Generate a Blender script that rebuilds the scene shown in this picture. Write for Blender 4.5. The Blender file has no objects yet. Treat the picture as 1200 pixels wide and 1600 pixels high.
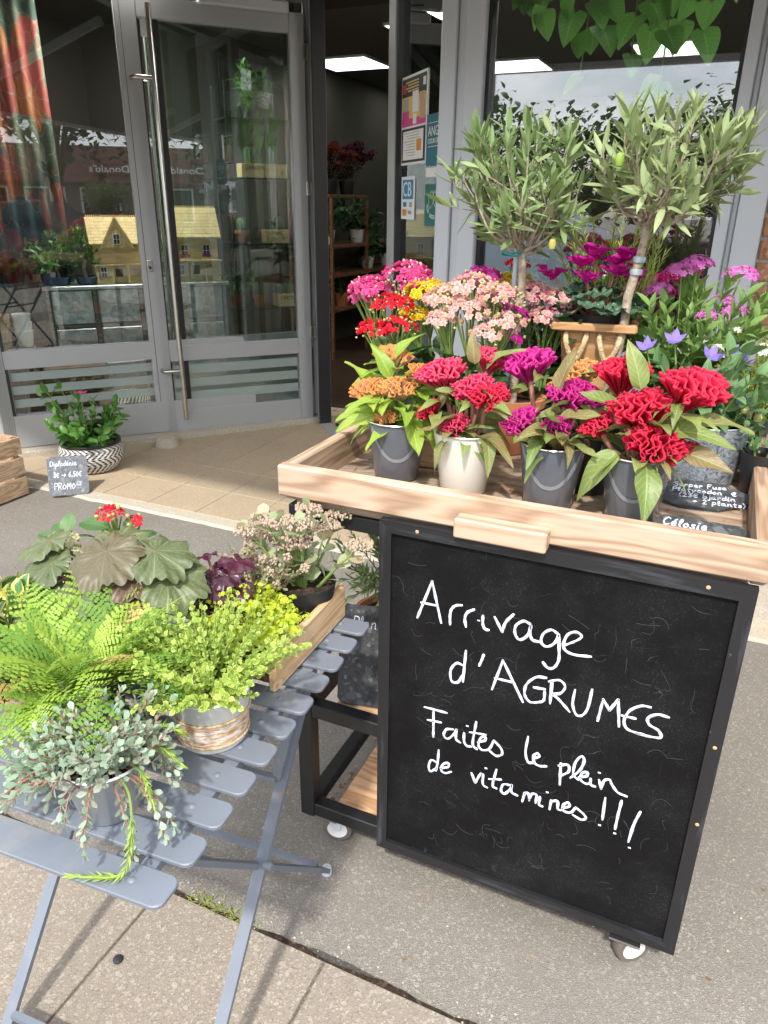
import bpy, math, random
import numpy as np
from mathutils import Vector, Matrix, noise as mn
S = bpy.context.scene
COL = S.collection
PI = math.pi
R_ = math.radians
rng = random.Random(7)
# ---------------------------------------------------------------- camera
# world axes: X along the shopfront, Y into the building, Z up (metres)
cam_d = bpy.data.cameras.new('camera'); cam = bpy.data.objects.new('camera', cam_d); COL.objects.link(cam)
YAW, PITCH, ROLL = R_(24), R_(22.6), R_(0.7)
_h = Vector((-math.sin(YAW), math.cos(YAW), 0)); _r = Vector((math.cos(YAW), math.sin(YAW), 0)); _z = Vector((0, 0, 1))
_f = _h * math.cos(PITCH) - _z * math.sin(PITCH); _u0 = _h * math.sin(PITCH) + _z * math.cos(PITCH)
_u = _u0 * math.cos(ROLL) - _r * math.sin(ROLL); _rt = _r * math.cos(ROLL) + _u0 * math.sin(ROLL)
cam.matrix_world = Matrix(((_rt.x, _u.x, -_f.x, 0), (_rt.y, _u.y, -_f.y, 0), (_rt.z, _u.z, -_f.z, 1.45), (0, 0, 0, 1)))
cam_d.sensor_fit = 'VERTICAL'; cam_d.sensor_height = 36; cam_d.lens = 36 * 1150 / 1600
cam_d.clip_start = 0.02; cam_d.clip_end = 600
S.camera = cam
# ---------------------------------------------------------------- sky and sun
SUN_EL = R_(52)
_sd = Vector((-0.20, 0.98, 0)).normalized() * math.cos(SUN_EL) + Vector((0, 0, -math.sin(SUN_EL)))   # way the light travels
W = bpy.data.worlds.new('World'); S.world = W; W.use_nodes = True
wn = W.node_tree.nodes; wl = W.node_tree.links; wn.clear()
w_out = wn.new('ShaderNodeOutputWorld'); w_bg = wn.new('ShaderNodeBackground'); w_sky = wn.new('ShaderNodeTexSky')
w_sky.sky_type = 'NISHITA'; w_sky.sun_disc = False; w_sky.sun_elevation = SUN_EL
w_sky.sun_rotation = math.atan2(-_sd.x, -_sd.y); w_sky.air_density = 1.0; w_sky.dust_density = 2.0
w_tc = wn.new('ShaderNodeTexCoord'); w_map = wn.new('ShaderNodeMapping'); w_map.inputs['Scale'].default_value = (1.6, 1.6, 5.0)
w_no = wn.new('ShaderNodeTexNoise'); w_no.inputs['Scale'].default_value = 1.7; w_no.inputs['Detail'].default_value = 7; w_no.inputs['Roughness'].default_value = .58
w_cr = wn.new('ShaderNodeValToRGB'); w_cr.color_ramp.elements[0].position = .36; w_cr.color_ramp.elements[1].position = .58
w_mx = wn.new('ShaderNodeMixRGB'); w_mx.inputs['Color2'].default_value = (11.0, 11.2, 11.6, 1)   # cloud radiance in the sky texture's own units
wl.new(w_tc.outputs['Generated'], w_map.inputs['Vector']); wl.new(w_map.outputs[0], w_no.inputs['Vector'])
wl.new(w_no.outputs['Fac'], w_cr.inputs['Fac']); wl.new(w_cr.outputs['Color'], w_mx.inputs['Fac'])
wl.new(w_sky.outputs[0], w_mx.inputs['Color1']); wl.new(w_mx.outputs[0], w_bg.inputs['Color'])
w_bg.inputs['Strength'].default_value = 0.15
wl.new(w_bg.outputs[0], w_out.inputs['Surface'])
sun_d = bpy.data.lights.new('sun', 'SUN'); sun_d.energy = 2.6; sun_d.angle = R_(3.0); sun_d.color = (1, .955, .89)
sun = bpy.data.objects.new('sun', sun_d); COL.objects.link(sun); sun.location = (0, -3, 8)
sun.rotation_euler = _sd.to_track_quat('-Z', 'Y').to_euler()
S.view_settings.view_transform = 'Standard'; S.view_settings.look = 'None'; S.view_settings.gamma = 1; S.view_settings.use_curve_mapping = False
S.view_settings.exposure = 0.92
S.cycles.max_bounces = 10; S.cycles.transparent_max_bounces = 24; S.cycles.glossy_bounces = 5; S.cycles.transmission_bounces = 6; S.cycles.diffuse_bounces = 4
S.cycles.use_denoising = True; S.cycles.sample_clamp_indirect = 6

# ---------------------------------------------------------------- mesh helpers
class MB:
    """collects geometry; build() links it as one mesh object"""
    def __init__(s): s.v = []; s.f = []; s.uv = {}; s.rn = None; s.uvs = None
    def box(s, a, b, bev=0.0):
        (x0, y0, z0), (x1, y1, z1) = a, b
        if bev <= 0:
            i = len(s.v); s.v += [(x, y, z) for z in (z0, z1) for y in (y0, y1) for x in (x0, x1)]
            s.f += [tuple(i + k for k in q) for q in ((0, 2, 3, 1), (4, 5, 7, 6), (0, 1, 5, 4), (2, 6, 7, 3), (0, 4, 6, 2), (1, 3, 7, 5))]
            return s
        b_ = bev; i = len(s.v); X = (x0, x1); Yy = (y0, y1); Zz = (z0, z1); idx = {}
        for cx in (0, 1):
            for cy in (0, 1):
                for cz in (0, 1):
                    for ax in range(3):
                        p = [X[cx], Yy[cy], Zz[cz]]
                        for k, c in enumerate((cx, cy, cz)):
                            if k != ax: p[k] += b_ if c == 0 else -b_
                        idx[(cx, cy, cz, ax)] = len(s.v); s.v.append(tuple(p))
        def fc(q, out):
            P = [Vector(s.v[k]) for k in q]; n = (P[1] - P[0]).cross(P[2] - P[0])
            s.f.append(tuple(q) if n.dot(Vector(out)) > 0 else tuple(reversed(q)))
        for ax in range(3):
            o = [k for k in range(3) if k != ax]
            for c in (0, 1):
                q = []
                for (p, r) in ((0, 0), (1, 0), (1, 1), (0, 1)):
                    k = [0, 0, 0]; k[ax] = c; k[o[0]] = p; k[o[1]] = r; q.append(idx[(*k, ax)])
                out = [0, 0, 0]; out[ax] = 1 if c else -1; fc(q, out)
            for p in (0, 1):       # edges along ax
                for r in (0, 1):
                    k0 = [0, 0, 0]; k0[o[0]] = p; k0[o[1]] = r; k1 = list(k0); k1[ax] = 1
                    q = [idx[(*k0, o[0])], idx[(*k1, o[0])], idx[(*k1, o[1])], idx[(*k0, o[1])]]
                    out = [0, 0, 0]; out[o[0]] = 1 if p else -1; out[o[1]] = 1 if r else -1; fc(q, out)
        for cx in (0, 1):
            for cy in (0, 1):
                for cz in (0, 1):
                    fc([idx[(cx, cy, cz, a)] for a in range(3)], [1 if c else -1 for c in (cx, cy, cz)])
        return s
    def tube(s, pts, r, n=8, caps=True):
        pts = [Vector(p) for p in pts]; m = len(pts); rr = r if isinstance(r, (list, tuple)) else [r] * m
        base = len(s.v); side = None
        for k, p in enumerate(pts):
            t = (pts[min(k + 1, m - 1)] - pts[max(k - 1, 0)]);  t = t.normalized() if t.length > 1e-9 else Vector((0, 0, 1))
            if side is None:
                side = t.cross(Vector((0, 0, 1)) if abs(t.z) < .9 else Vector((1, 0, 0))).normalized()
            else:
                side = (side - t * side.dot(t)); side = side.normalized() if side.length > 1e-6 else t.orthogonal().normalized()
            o = t.cross(side)
            for j in range(n):
                a = 2 * PI * j / n; q = p + (side * math.cos(a) + o * math.sin(a)) * rr[k]; s.v.append(tuple(q))
        for k in range(m - 1):
            for j in range(n):
                a = base + k * n + j; b = base + k * n + (j + 1) % n; s.f.append((a, b, b + n, a + n))
        if caps:
            s.f.append(tuple(base + j for j in reversed(range(n)))); s.f.append(tuple(base + (m - 1) * n + j for j in range(n)))
        return s
    def bar(s, a, b, w, h, up=(0, 0, 1)):
        """rectangular bar from a to b, w across, h along up"""
        a = Vector(a); b = Vector(b); t = (b - a).normalized(); u = Vector(up); x = t.cross(u).normalized(); y = x.cross(t)
        i = len(s.v)
        for p in (a, b):
            for (p1, p2) in ((-1, -1), (1, -1), (1, 1), (-1, 1)): s.v.append(tuple(p + x * (p1 * w / 2) + y * (p2 * h / 2)))
        s.f += [(i, i + 1, i + 2, i + 3)[::-1], (i + 4, i + 5, i + 6, i + 7)] + [(i + k, i + (k + 1) % 4, i + 4 + (k + 1) % 4, i + 4 + k) for k in range(4)]
        return s
    def lathe(s, prof, n=32, c=(0, 0, 0), sx=1, sy=1, close=False):
        base = len(s.v); m = len(prof)
        for (r, z) in prof:
            for j in range(n):
                a = 2 * PI * j / n; s.v.append((c[0] + r * math.cos(a) * sx, c[1] + r * math.sin(a) * sy, c[2] + z))
        for k in range(m - 1):
            for j in range(n):
                a = base + k * n + j; b = base + k * n + (j + 1) % n; s.f.append((a, b, b + n, a + n))
        if close:
            s.f.append(tuple(base + j for j in reversed(range(n)))); s.f.append(tuple(base + (m - 1) * n + j for j in range(n)))
        return s
    def prism(s, poly, z0, z1):
        i = len(s.v); n = len(poly); s.v += [(x, y, z0) for x, y in poly] + [(x, y, z1) for x, y in poly]
        s.f += [tuple(i + k for k in reversed(range(n))), tuple(i + n + k for k in range(n))] + [(i + k, i + (k + 1) % n, i + n + (k + 1) % n, i + n + k) for k in range(n)]
        return s
    def add(s, V, F, M=None):
        i = len(s.v)
        s.v += [tuple(M @ Vector(p)) for p in V] if M is not None else [tuple(p) for p in V]
        s.f += [tuple(i + k for k in f) for f in F]; return s
    def mesh(s, name, mat, smooth=False, angle=None):
        me = bpy.data.meshes.new(name); me.from_pydata(s.v, [], s.f)
        if mat: me.materials.append(mat)
        if smooth: me.shade_smooth()
        if angle is not None: 
            try: me.set_sharp_from_angle(angle=R_(angle))
            except Exception: pass
        me.update(); return me
    def build(s, name, mat, parent=None, smooth=False, angle=None, loc=None, rot=None):
        return link(name, s.mesh(name, mat, smooth, 40 if smooth and angle is None else angle), parent, loc, rot)

def link(name, me, parent=None, loc=None, rot=None, M=None):
    o = bpy.data.objects.new(name, me); COL.objects.link(o)
    if parent is not None: o.parent = parent
    if M is not None: o.matrix_local = M
    if loc is not None: o.location = loc
    if rot is not None: o.rotation_euler = rot
    return o
def tag(o, label=None, cat=None, group=None, kind=None):
    if label: o['label'] = label
    if cat: o['category'] = cat
    if group: o['group'] = group
    if kind: o['kind'] = kind
    return o
def thing(name, label, cat, loc=(0, 0, 0), rz=0, group=None):
    o = bpy.data.objects.new(name, None); COL.objects.link(o); o.location = loc; o.rotation_euler = (0, 0, rz); o.empty_display_size = .05
    return tag(o, label, cat, group)
def struct(name, mb, mat, **k): return tag(mb.build(name, mat, **k), kind='structure')
def bx(name, mat, parent, a, b, bev=0.0, **k): return MB().box(a, b, bev).build(name, mat, parent, **k)
def cyl(name, mat, parent, c, r, z0, z1, n=24): return MB().lathe([(r, z0), (r, z1)], n, (c[0], c[1], 0), close=True).build(name, mat, parent, smooth=True)

# templates: (V array, faces, UV array)
def T_leaf(L, Wd, prof='lance', ns=8, na=4, fold=.25, droop=.2, wave=0.0, tip=0.0, seed=0):
    r = random.Random(seed); V = []; UV = []
    for i in range(ns + 1):
        t = i / ns
        if prof == 'lance': w = math.sin(PI * min(1, max(0, t)) ** .85) ** .85
        elif prof == 'oval': w = math.sin(PI * t ** .9) ** .55
        elif prof == 'obov': w = math.sin(PI * t ** 1.5) ** .6
        elif prof == 'ovate': w = (math.sin(PI * t ** .62) ** .8)
        elif prof == 'heart': w = 1.15 * math.sin(PI * (t * .93 + .07) ** .55) ** .8
        elif prof == 'needle': w = min(1, 4 * (1 - t)) * min(1, .4 + 4 * t)
        else: w = math.sin(PI * t) ** .5
        if i in (0,): w = .06 if prof != 'heart' else .35
        if i == ns: w = .02
        z0 = -droop * L * t * t
        for j in range(na + 1):
            s = -1 + 2 * j / na; x = s * w * Wd / 2
            yy = t * L * (1 - .15 * droop * t)
            if prof == 'heart': yy -= .16 * L * abs(s) ** 1.2 * (1 - t) ** 2
            z = z0 + fold * abs(x) + wave * Wd * math.sin(t * 9 + s * 2 + seed) * abs(s)
            V.append((x, yy, z)); UV.append((.5 + .5 * s, t))
    F = []
    for i in range(ns):
        for j in range(na):
            a = i * (na + 1) + j; F.append((a, a + 1, a + na + 2, a + na + 1))
    return np.array(V), F, np.array(UV)
def T_lobed(R, lobes=7, depth=.18, teeth=3, ruffle=.05, cup=.15, nr=7, nth=70, seed=0, gap=.25):
    """round lobed leaf (coral bells, cyclamen); petiole at origin, blade spreads round it"""
    r = random.Random(seed); V = [(0, 0, 0)]; UV = [(.5, 0)]; F = []
    span = 2 * PI - gap
    for i in range(1, nr + 1):
        q = i / nr
        for j in range(nth + 1):
            a = -span / 2 + span * j / nth; lob = abs(math.sin((a + PI) * lobes / 2 + seed)) ; th = abs(math.sin((a + PI) * lobes * teeth / 2 + seed))
            rad = R * q * (1 - (depth * (1 - lob) + .07 * (1 - th)) * q ** 2) * (1 + .22 * math.cos(a))
            z = cup * rad * rad / R + ruffle * R * q ** 1.5 * math.sin(a * lobes + seed * 2) + .045 * R * (lob ** .5) * math.sin(q * 9 + th * 2.2) * q + .022 * R * q * q * math.sin(a * lobes * 3.3 + seed)
            V.append((rad * math.sin(a), rad * math.cos(a), z)); UV.append((j / nth, q))
    n = nth + 1
    for j in range(nth): F.append((0, 1 + j + 1, 1 + j))
    for i in range(nr - 1):
        for j in range(nth):
            a = 1 + i * n + j; F.append((a, a + 1, a + n + 1, a + n))
    return np.array(V), F, np.array(UV)
def T_join(lst):
    V = []; F = []; U = []; o = 0
    for v, f, u in lst:
        V.append(v); U.append(u); F += [tuple(o + k for k in q) for q in f]; o += len(v)
    return np.concatenate(V), F, np.concatenate(U)
def T_move(T, M):
    A = np.array(M.to_3x3()); t = np.array(M.translation); return T[0] @ A.T + t, T[1], T[2]
def T_mesh(name, T, mat, smooth=True, rnd=None):
    V, F, U = T
    me = bpy.data.meshes.new(name); me.from_pydata(V.tolist(), [], F)
    li = np.empty(len(me.loops), dtype=np.int32); me.loops.foreach_get('vertex_index', li)
    uvl = me.uv_layers.new(name='UVMap'); uvl.data.foreach_set('uv', U[li].astype(np.float32).ravel())
    if rnd is not None:
        at = me.attributes.new('rnd', 'FLOAT', 'POINT'); at.data.foreach_set('value', rnd.astype(np.float32))
    me.materials.append(mat)
    if smooth: me.shade_smooth()
    me.update(); return me
def merged(name, items, mat, parent, kind='stuff', smooth=True, seed=1):
    """items: list of (template, Matrix); one mesh, a random value per piece"""
    r = random.Random(seed); V = []; F = []; U = []; Rn = []; o = 0
    for T, M in items:
        A = np.array(M.to_3x3()); t = np.array(M.translation); V.append(T[0] @ A.T + t); U.append(T[2]); Rn.append(np.full(len(T[0]), r.random()))
        F += [tuple(o + k for k in q) for q in T[1]]; o += len(T[0])
    if not V: return None
    me = T_mesh(name, (np.concatenate(V), F, np.concatenate(U)), mat, smooth, np.concatenate(Rn))
    ob = link(name, me, parent)
    if kind: ob['kind'] = kind
    return ob
def frame(p, d, up=(0, 0, 1), s=1.0, roll=0.0):
    """matrix: local Y along d, local Z near up"""
    d = Vector(d).normalized(); u = Vector(up); x = d.cross(u)
    if x.length < 1e-4: x = d.orthogonal()
    x.normalize(); z = x.cross(d)
    if roll: q = Matrix.Rotation(roll, 3, d); x = q @ x; z = q @ z
    return Matrix(((x.x * s, d.x * s, z.x * s, p[0]), (x.y * s, d.y * s, z.y * s, p[1]), (x.z * s, d.z * s, z.z * s, p[2]), (0, 0, 0, 1)))
def each(name, meshes, mats4, parent, r=None):
    r = r or rng; out = []
    for M in mats4: out.append(link(name, r.choice(meshes) if isinstance(meshes, list) else meshes, parent, M=M))
    return out
def rv(r, a=1.0): return Vector((r.uniform(-a, a), r.uniform(-a, a), r.uniform(-a, a)))
def curve(p, d, L, bend, n=8, r=None, jit=0.0):
    """polyline from p along d, bending by vector bend over its length"""
    pts = [Vector(p)]; d = Vector(d).normalized(); b = Vector(bend)
    for i in range(n):
        dd = (d + b * ((i + .5) / n)).normalized()
        if jit and r: dd = (dd + rv(r, jit)).normalized()
        pts.append(pts[-1] + dd * (L / n))
    return pts
def along(pts, s):
    """point and tangent at arc fraction s"""
    n = len(pts) - 1; k = min(int(s * n), n - 1); f = s * n - k
    return pts[k].lerp(pts[k + 1], f), (pts[k + 1] - pts[k]).normalized()
def sprig(pts, step, L, ang, r, start=.1, pair=True, taper=.35, jit=.25, twist=PI / 2, up=0.0):
    """leaf matrices along a shoot; scale relative to a unit-length template"""
    tot = sum((pts[i + 1] - pts[i]).length for i in range(len(pts) - 1)); n = max(1, int(tot * (1 - start) / step)); out = []; ph = r.uniform(0, 6.28)
    for i in range(n + 1):
        s = start + (1 - start) * i / max(n, 1); s = min(s, .999); p, t = along(pts, s); o = t.orthogonal().normalized()
        for k in ((0, 1) if pair else (0,)):
            a = ph + i * (twist if pair else 2.4) + k * PI; side = Matrix.Rotation(a, 3, t) @ o
            an = ang * (1 - .55 * (i / max(n, 1))) + r.uniform(-jit, jit)
            d = t * math.cos(an) + side * math.sin(an) + rv(r, jit * .4); d.z += up
            nrm = t * math.sin(an) - side * math.cos(an) + Vector((0, 0, .35))
            out.append(frame(p, d, nrm, L * (1 - taper * i / max(n, 1)) * r.uniform(.75, 1.15), r.uniform(-.5, .5)))
    return out
def text_mesh(txt, size, mat, name, thick=.0006, align='LEFT'):
    cu = bpy.data.curves.new(name, 'FONT'); cu.body = txt; cu.size = size; cu.extrude = thick; cu.align_x = align; cu.resolution_u = 3
    ob = bpy.data.objects.new(name, cu); COL.objects.link(ob)
    me = bpy.data.meshes.new_from_object(ob.evaluated_get(bpy.context.evaluated_depsgraph_get())); me.materials.clear(); me.materials.append(mat)
    COL.objects.unlink(ob); bpy.data.objects.remove(ob); return me
def spline(P, n=6):
    P = [Vector((*p, 0)) if len(p) == 2 else Vector(p) for p in P]
    if len(P) < 3: return P
    out = []; Q = [P[0] * 2 - P[1]] + P + [P[-1] * 2 - P[-2]]
    for i in range(1, len(Q) - 2):
        a, b, c, d = Q[i - 1:i + 3]
        for k in range(n):
            t = k / n; out.append(.5 * ((2 * b) + (c - a) * t + (2 * a - 5 * b + 4 * c - d) * t * t + (3 * b - a - 3 * c + d) * t ** 3))
    return out + [P[-1]]
def strokes(mb, SL, w, zz=.0008, smooth=True, r=None):
    """marker strokes as thin rounded ribbons in the XY plane"""
    for P in SL:
        pts = spline(P) if smooth and len(P) > 2 else [Vector((*p, 0)) for p in P]
        if len(pts) == 1: pts = [pts[0], pts[0] + Vector((w * .3, 0, 0))]
        elif len(pts) == 2: pts = [pts[0].lerp(pts[1], k_ / 8) + Vector((0, 0, 0)) for k_ in range(9)]
        i0 = len(mb.v); n = len(pts)
        for k, p in enumerate(pts):
            t = (pts[min(k + 1, n - 1)] - pts[max(k - 1, 0)]).normalized(); o = Vector((-t.y, t.x, 0)); ww = w / 2 * (.98 + .32 * mn.noise(Vector((p.x * 70, p.y * 70, len(mb.v) * .001))) + .10 * math.sin(k * 1.3 + p.x * 90))
            e = t * w * .35 * (-1 if k == 0 else 1 if k == n - 1 else 0)
            if k in (0, n - 1):
                ww *= .7
            for q, h in ((-1, 0), (-.5, zz), (.5, zz), (1, 0)):
                mb.v.append(tuple(p + e + o * (q * ww) + Vector((0, 0, h))))
        for k in range(n - 1):
            for j in range(3): a = i0 + k * 4 + j; mb.f.append((a, a + 4, a + 5, a + 1))
        mb.f.append((i0, i0 + 1, i0 + 2, i0 + 3)); e = i0 + (n - 1) * 4; mb.f.append((e + 3, e + 2, e + 1, e))
    return mb
# ---------------------------------------------------------------- materials
MATS = {}
class NT:
    def __init__(s, name):
        s.m = bpy.data.materials.new(name); s.m.use_nodes = True; s.t = s.m.node_tree; s.b = s.t.nodes['Principled BSDF']; s.o = s.t.nodes['Material Output']; MATS[name] = s.m
    def n(s, typ, ins=None, **kw):
        nd = s.t.nodes.new('ShaderNode' + typ)
        for k, v in kw.items(): setattr(nd, k, v)
        for k, v in (ins or {}).items(): s.set(nd, k, v)
        return nd
    def set(s, nd, k, v):
        i = nd.inputs[k]
        if isinstance(v, bpy.types.NodeSocket): s.t.links.new(v, i)
        elif isinstance(v, bpy.types.Node): s.t.links.new(v.outputs[0], i)
        elif isinstance(v, (tuple, list)) and len(v) == 3 and i.type == 'RGBA': i.default_value = (*v, 1)
        else: i.default_value = v
    def math(s, op, a, b=None, c=None, clamp=False):
        nd = s.t.nodes.new('ShaderNodeMath'); nd.operation = op; nd.use_clamp = clamp
        for k, v in enumerate((a, b, c)):
            if v is not None: s.set(nd, k, v)
        return nd.outputs[0]
    def mix(s, f, a, b, bt='MIX'):
        nd = s.t.nodes.new('ShaderNodeMixRGB'); nd.blend_type = bt; s.set(nd, 'Fac', f); s.set(nd, 'Color1', a); s.set(nd, 'Color2', b); return nd.outputs[0]
    def ramp(s, f, stops):
        nd = s.t.nodes.new('ShaderNodeValToRGB'); e = nd.color_ramp.elements
        while len(e) < len(stops): e.new(.5)
        for k, (p, c) in enumerate(stops): e[k].position = p; e[k].color = (*c, 1) if len(c) == 3 else c
        s.set(nd, 'Fac', f); return nd.outputs['Color']
    def coord(s, sc=(1, 1, 1), rnd=True, kind='Object'):
        tc = s.n('TexCoord').outputs[kind]; mp = s.n('Mapping', {'Vector': tc, 'Scale': sc})
        if rnd:
            oi = s.n('ObjectInfo').outputs['Random']; s.set(mp, 'Location', s.n('CombineXYZ', {'X': s.math('MULTIPLY', oi, 37.0), 'Y': s.math('MULTIPLY', oi, 91.0), 'Z': s.math('MULTIPLY', oi, 53.0)}).outputs[0])
        return mp.outputs[0]
    def noise(s, vec, scale, detail=4, rough=.55, dist=0.0, out='Fac'): return s.n('TexNoise', {'Vector': vec, 'Scale': scale, 'Detail': detail, 'Roughness': rough, 'Distortion': dist}).outputs[out]
    def bump(s, h, st=.3, dist=.002): s.set(s.b, 'Normal', s.n('Bump', {'Height': h, 'Strength': st, 'Distance': dist}).outputs[0]); return s
    def P(s, **k):
        al = dict(col='Base Color', rough='Roughness', metal='Metallic', spec='Specular IOR Level', coat='Coat Weight', coatr='Coat Roughness', sheen='Sheen Weight', ior='IOR', sss='Subsurface Weight')
        for a, v in k.items(): s.set(s.b, al[a], v)
        return s
def plain(name, col, rough=.5, metal=0.0, var=.12, scale=8.0, bump=.0, spec=.5, coat=0.0, rvar=.1):
    """solid colour with faint uneven tone and gloss"""
    t = NT(name); c = t.coord(); n = t.noise(c, scale, 5); d = tuple(max(0, x * (1 - var)) for x in col); l = tuple(min(1, x * (1 + var)) for x in col)
    oi = t.n('ObjectInfo').outputs['Random']
    t.P(col=t.mix(n, d, l), rough=t.math('ADD', rough - rvar / 2, t.math('MULTIPLY', t.noise(c, scale * 2.7, 3), rvar)), metal=metal, spec=spec, coat=coat)
    if bump: t.bump(t.noise(c, scale * 12, 3), bump, .001)
    return t.m
def granular(name, base, dark, light, sc=260, bump=.5, big=.25, rough=.9, stain=None):
    t = NT(name); c = t.coord(rnd=False); v = t.n('TexVoronoi', {'Vector': c, 'Scale': sc}); cell = v.outputs['Color']; h = t.n('SeparateColor', {'Color': cell}).outputs[0]
    v2 = t.n('TexVoronoi', {'Vector': c, 'Scale': sc * .45}).outputs['Color']; h2 = t.n('SeparateColor', {'Color': v2}).outputs[0]
    col = t.ramp(h, [(0, dark), (.30, base), (.86, base), (1, light)])
    col = t.mix(t.ramp(h2, [(.86, (0, 0, 0)), (.97, (.7, .7, .7))]), col, light)
    b = t.noise(c, 1.7, 6, .6); col = t.mix(t.ramp(b, [(.35, (0, 0, 0)), (.7, (big, big, big))]), col, dark)
    col = t.mix(t.math('MULTIPLY', t.noise(c, 14, 5, .65), .30), col, tuple(x * 1.25 for x in base))
    if stain:
        col = t.mix(t.ramp(t.noise(c, 5.3, 6, .7), [(.6, (0, 0, 0)), (.72, (.5, .5, .5))]), col, stain)
    t.P(col=col, rough=rough, spec=.3); hh = t.math('ADD', t.math('MULTIPLY', v.outputs['Distance'], .8), t.math('MULTIPLY', t.noise(c, 30, 4), .5))
    t.bump(hh, bump, .002); return t.m
def wood(name, light, mid, dark, sc=1.0, rough=.6, knots=True, weather=0.0, bump=.35):
    """boards with the grain along local X"""
    t = NT(name); c = t.coord((1.1 * sc, 8 * sc, 8 * sc)); n = t.noise(c, 1.0, 3, .5, .6)
    kv = t.n('TexVoronoi', {'Vector': t.coord((2.6 * sc, 11 * sc, 11 * sc)), 'Scale': 1.0}).outputs['Distance']; kn = t.ramp(kv, [(.02, (1, 1, 1)), (.22, (0, 0, 0))])
    n = t.math('ADD', n, t.math('MULTIPLY', kn, .35))
    rings = t.math('SINE', t.math('MULTIPLY', n, 62.0)); rr = t.math('MULTIPLY_ADD', rings, .5, .5)
    fine = t.noise(t.coord((6 * sc, 170 * sc, 170 * sc)), 1.0, 3)
    pat = t.math('ADD', t.math('MULTIPLY', rr, .62), t.math('MULTIPLY', fine, .42))
    col = t.ramp(pat, [(.12, dark), (.42, mid), (.8, light)])
    col = t.mix(t.ramp(kv, [(.025, (.8, .8, .8)), (.075, (0, 0, 0))]), col, tuple(q * .6 for q in dark))
    broad = t.noise(t.coord((1.5, 5, 5)), 1.6, 4)
    col = t.mix(t.math('MULTIPLY', broad, .45), col, mid)
    if weather: col = t.mix(t.ramp(t.noise(t.coord((3, 20, 20)), 1.3, 5, .65), [(.35, (0, 0, 0)), (.7, (weather,) * 3)]), col, (.30, .27, .24))
    t.P(col=col, rough=t.math('MULTIPLY_ADD', fine, .2, rough - .1), spec=.35); t.bump(t.math('ADD', t.math('MULTIPLY', rr, .4), fine), bump, .0012); return t.m
def leafmat(name, dark, light, vein=.3, rough=.42, trans=.28, edge=None, tint=None, tintf=.55, nv=8, veincol=None, spec=.45, radial=0):
    t = NT(name); uv = t.n('UVMap').outputs[0]; sp = t.n('SeparateXYZ', {'Vector': uv}); x, y = sp.outputs[0], sp.outputs[1]
    at = t.n('Attribute', attribute_name='rnd').outputs['Fac']; rn = t.math('FRACT', t.math('ADD', t.n('ObjectInfo').outputs['Random'], at))
    ax = t.math('ABSOLUTE', t.math('SUBTRACT', x, .5)); c = t.coord(); no = t.noise(c, 22, 4)
    f = t.math('ADD', t.math('MULTIPLY', rn, .65), t.math('MULTIPLY', no, .45), clamp=True)
    col = t.mix(f, dark, light)
    if tint:
        tm = t.ramp(t.math('ADD', t.noise(c, 14, 3), t.math('MULTIPLY', t.math('SUBTRACT', t.math('FRACT', t.math('MULTIPLY', rn, 7.3)), .5), .5)), [(.46, (0, 0, 0)), (.66, (tintf,) * 3)]); col = t.mix(tm, col, tint)
    if edge: 
        w = t.math('ADD', t.math('MULTIPLY', ax, 2.0), t.math('MULTIPLY', t.math('SUBTRACT', t.noise(t.n('UVMap').outputs[0], 5, 3), .5), .55))
        col = t.mix(t.ramp(w, [(.55, (0, 0, 0)), (.68, (1, 1, 1))]), col, edge)
    if radial:
        k = t.math('ABSOLUTE', t.math('SUBTRACT', t.math('FRACT', t.math('MULTIPLY', x, float(radial))), .5)); mid = t.math('MULTIPLY', t.math('LESS_THAN', k, .045), .9)
        k2 = t.math('ABSOLUTE', t.math('SUBTRACT', t.math('FRACT', t.math('ADD', t.math('MULTIPLY', y, 6.0), t.math('MULTIPLY', k, 3.0))), .5)); side = t.math('MULTIPLY', t.math('LESS_THAN', k2, .07), .5)
    else:
        mid = t.ramp(ax, [(.012, (1, 1, 1)), (.04, (0, 0, 0))])
        k = t.math('ABSOLUTE', t.math('SUBTRACT', t.math('FRACT', t.math('SUBTRACT', t.math('MULTIPLY', y, float(nv)), t.math('MULTIPLY', ax, 4.0))), .5)); side = t.ramp(k, [(.03, (.55, .55, .55)), (.13, (0, 0, 0))])
    vm = t.math('MAXIMUM', mid, side); vc = veincol or tuple(min(1, q * 1.5 + .06) for q in light)
    col = t.mix(t.math('MULTIPLY', vm, vein), col, vc)
    t.P(col=col, rough=rough, spec=spec)
    t.bump(t.math('ADD', t.math('MULTIPLY', vm, -.6), t.math('MULTIPLY', no, .5)), .35, .0015)
    tr = t.n('BsdfTranslucent', {'Color': t.mix(.5, col, tuple(min(1, q * 1.6) for q in light))}); ms = t.n('MixShader', {'Fac': trans}); t.t.links.new(t.b.outputs[0], ms.inputs[1]); t.t.links.new(tr.outputs[0], ms.inputs[2]); t.t.links.new(ms.outputs[0], t.o.inputs['Surface'])
    return t.m
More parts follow.
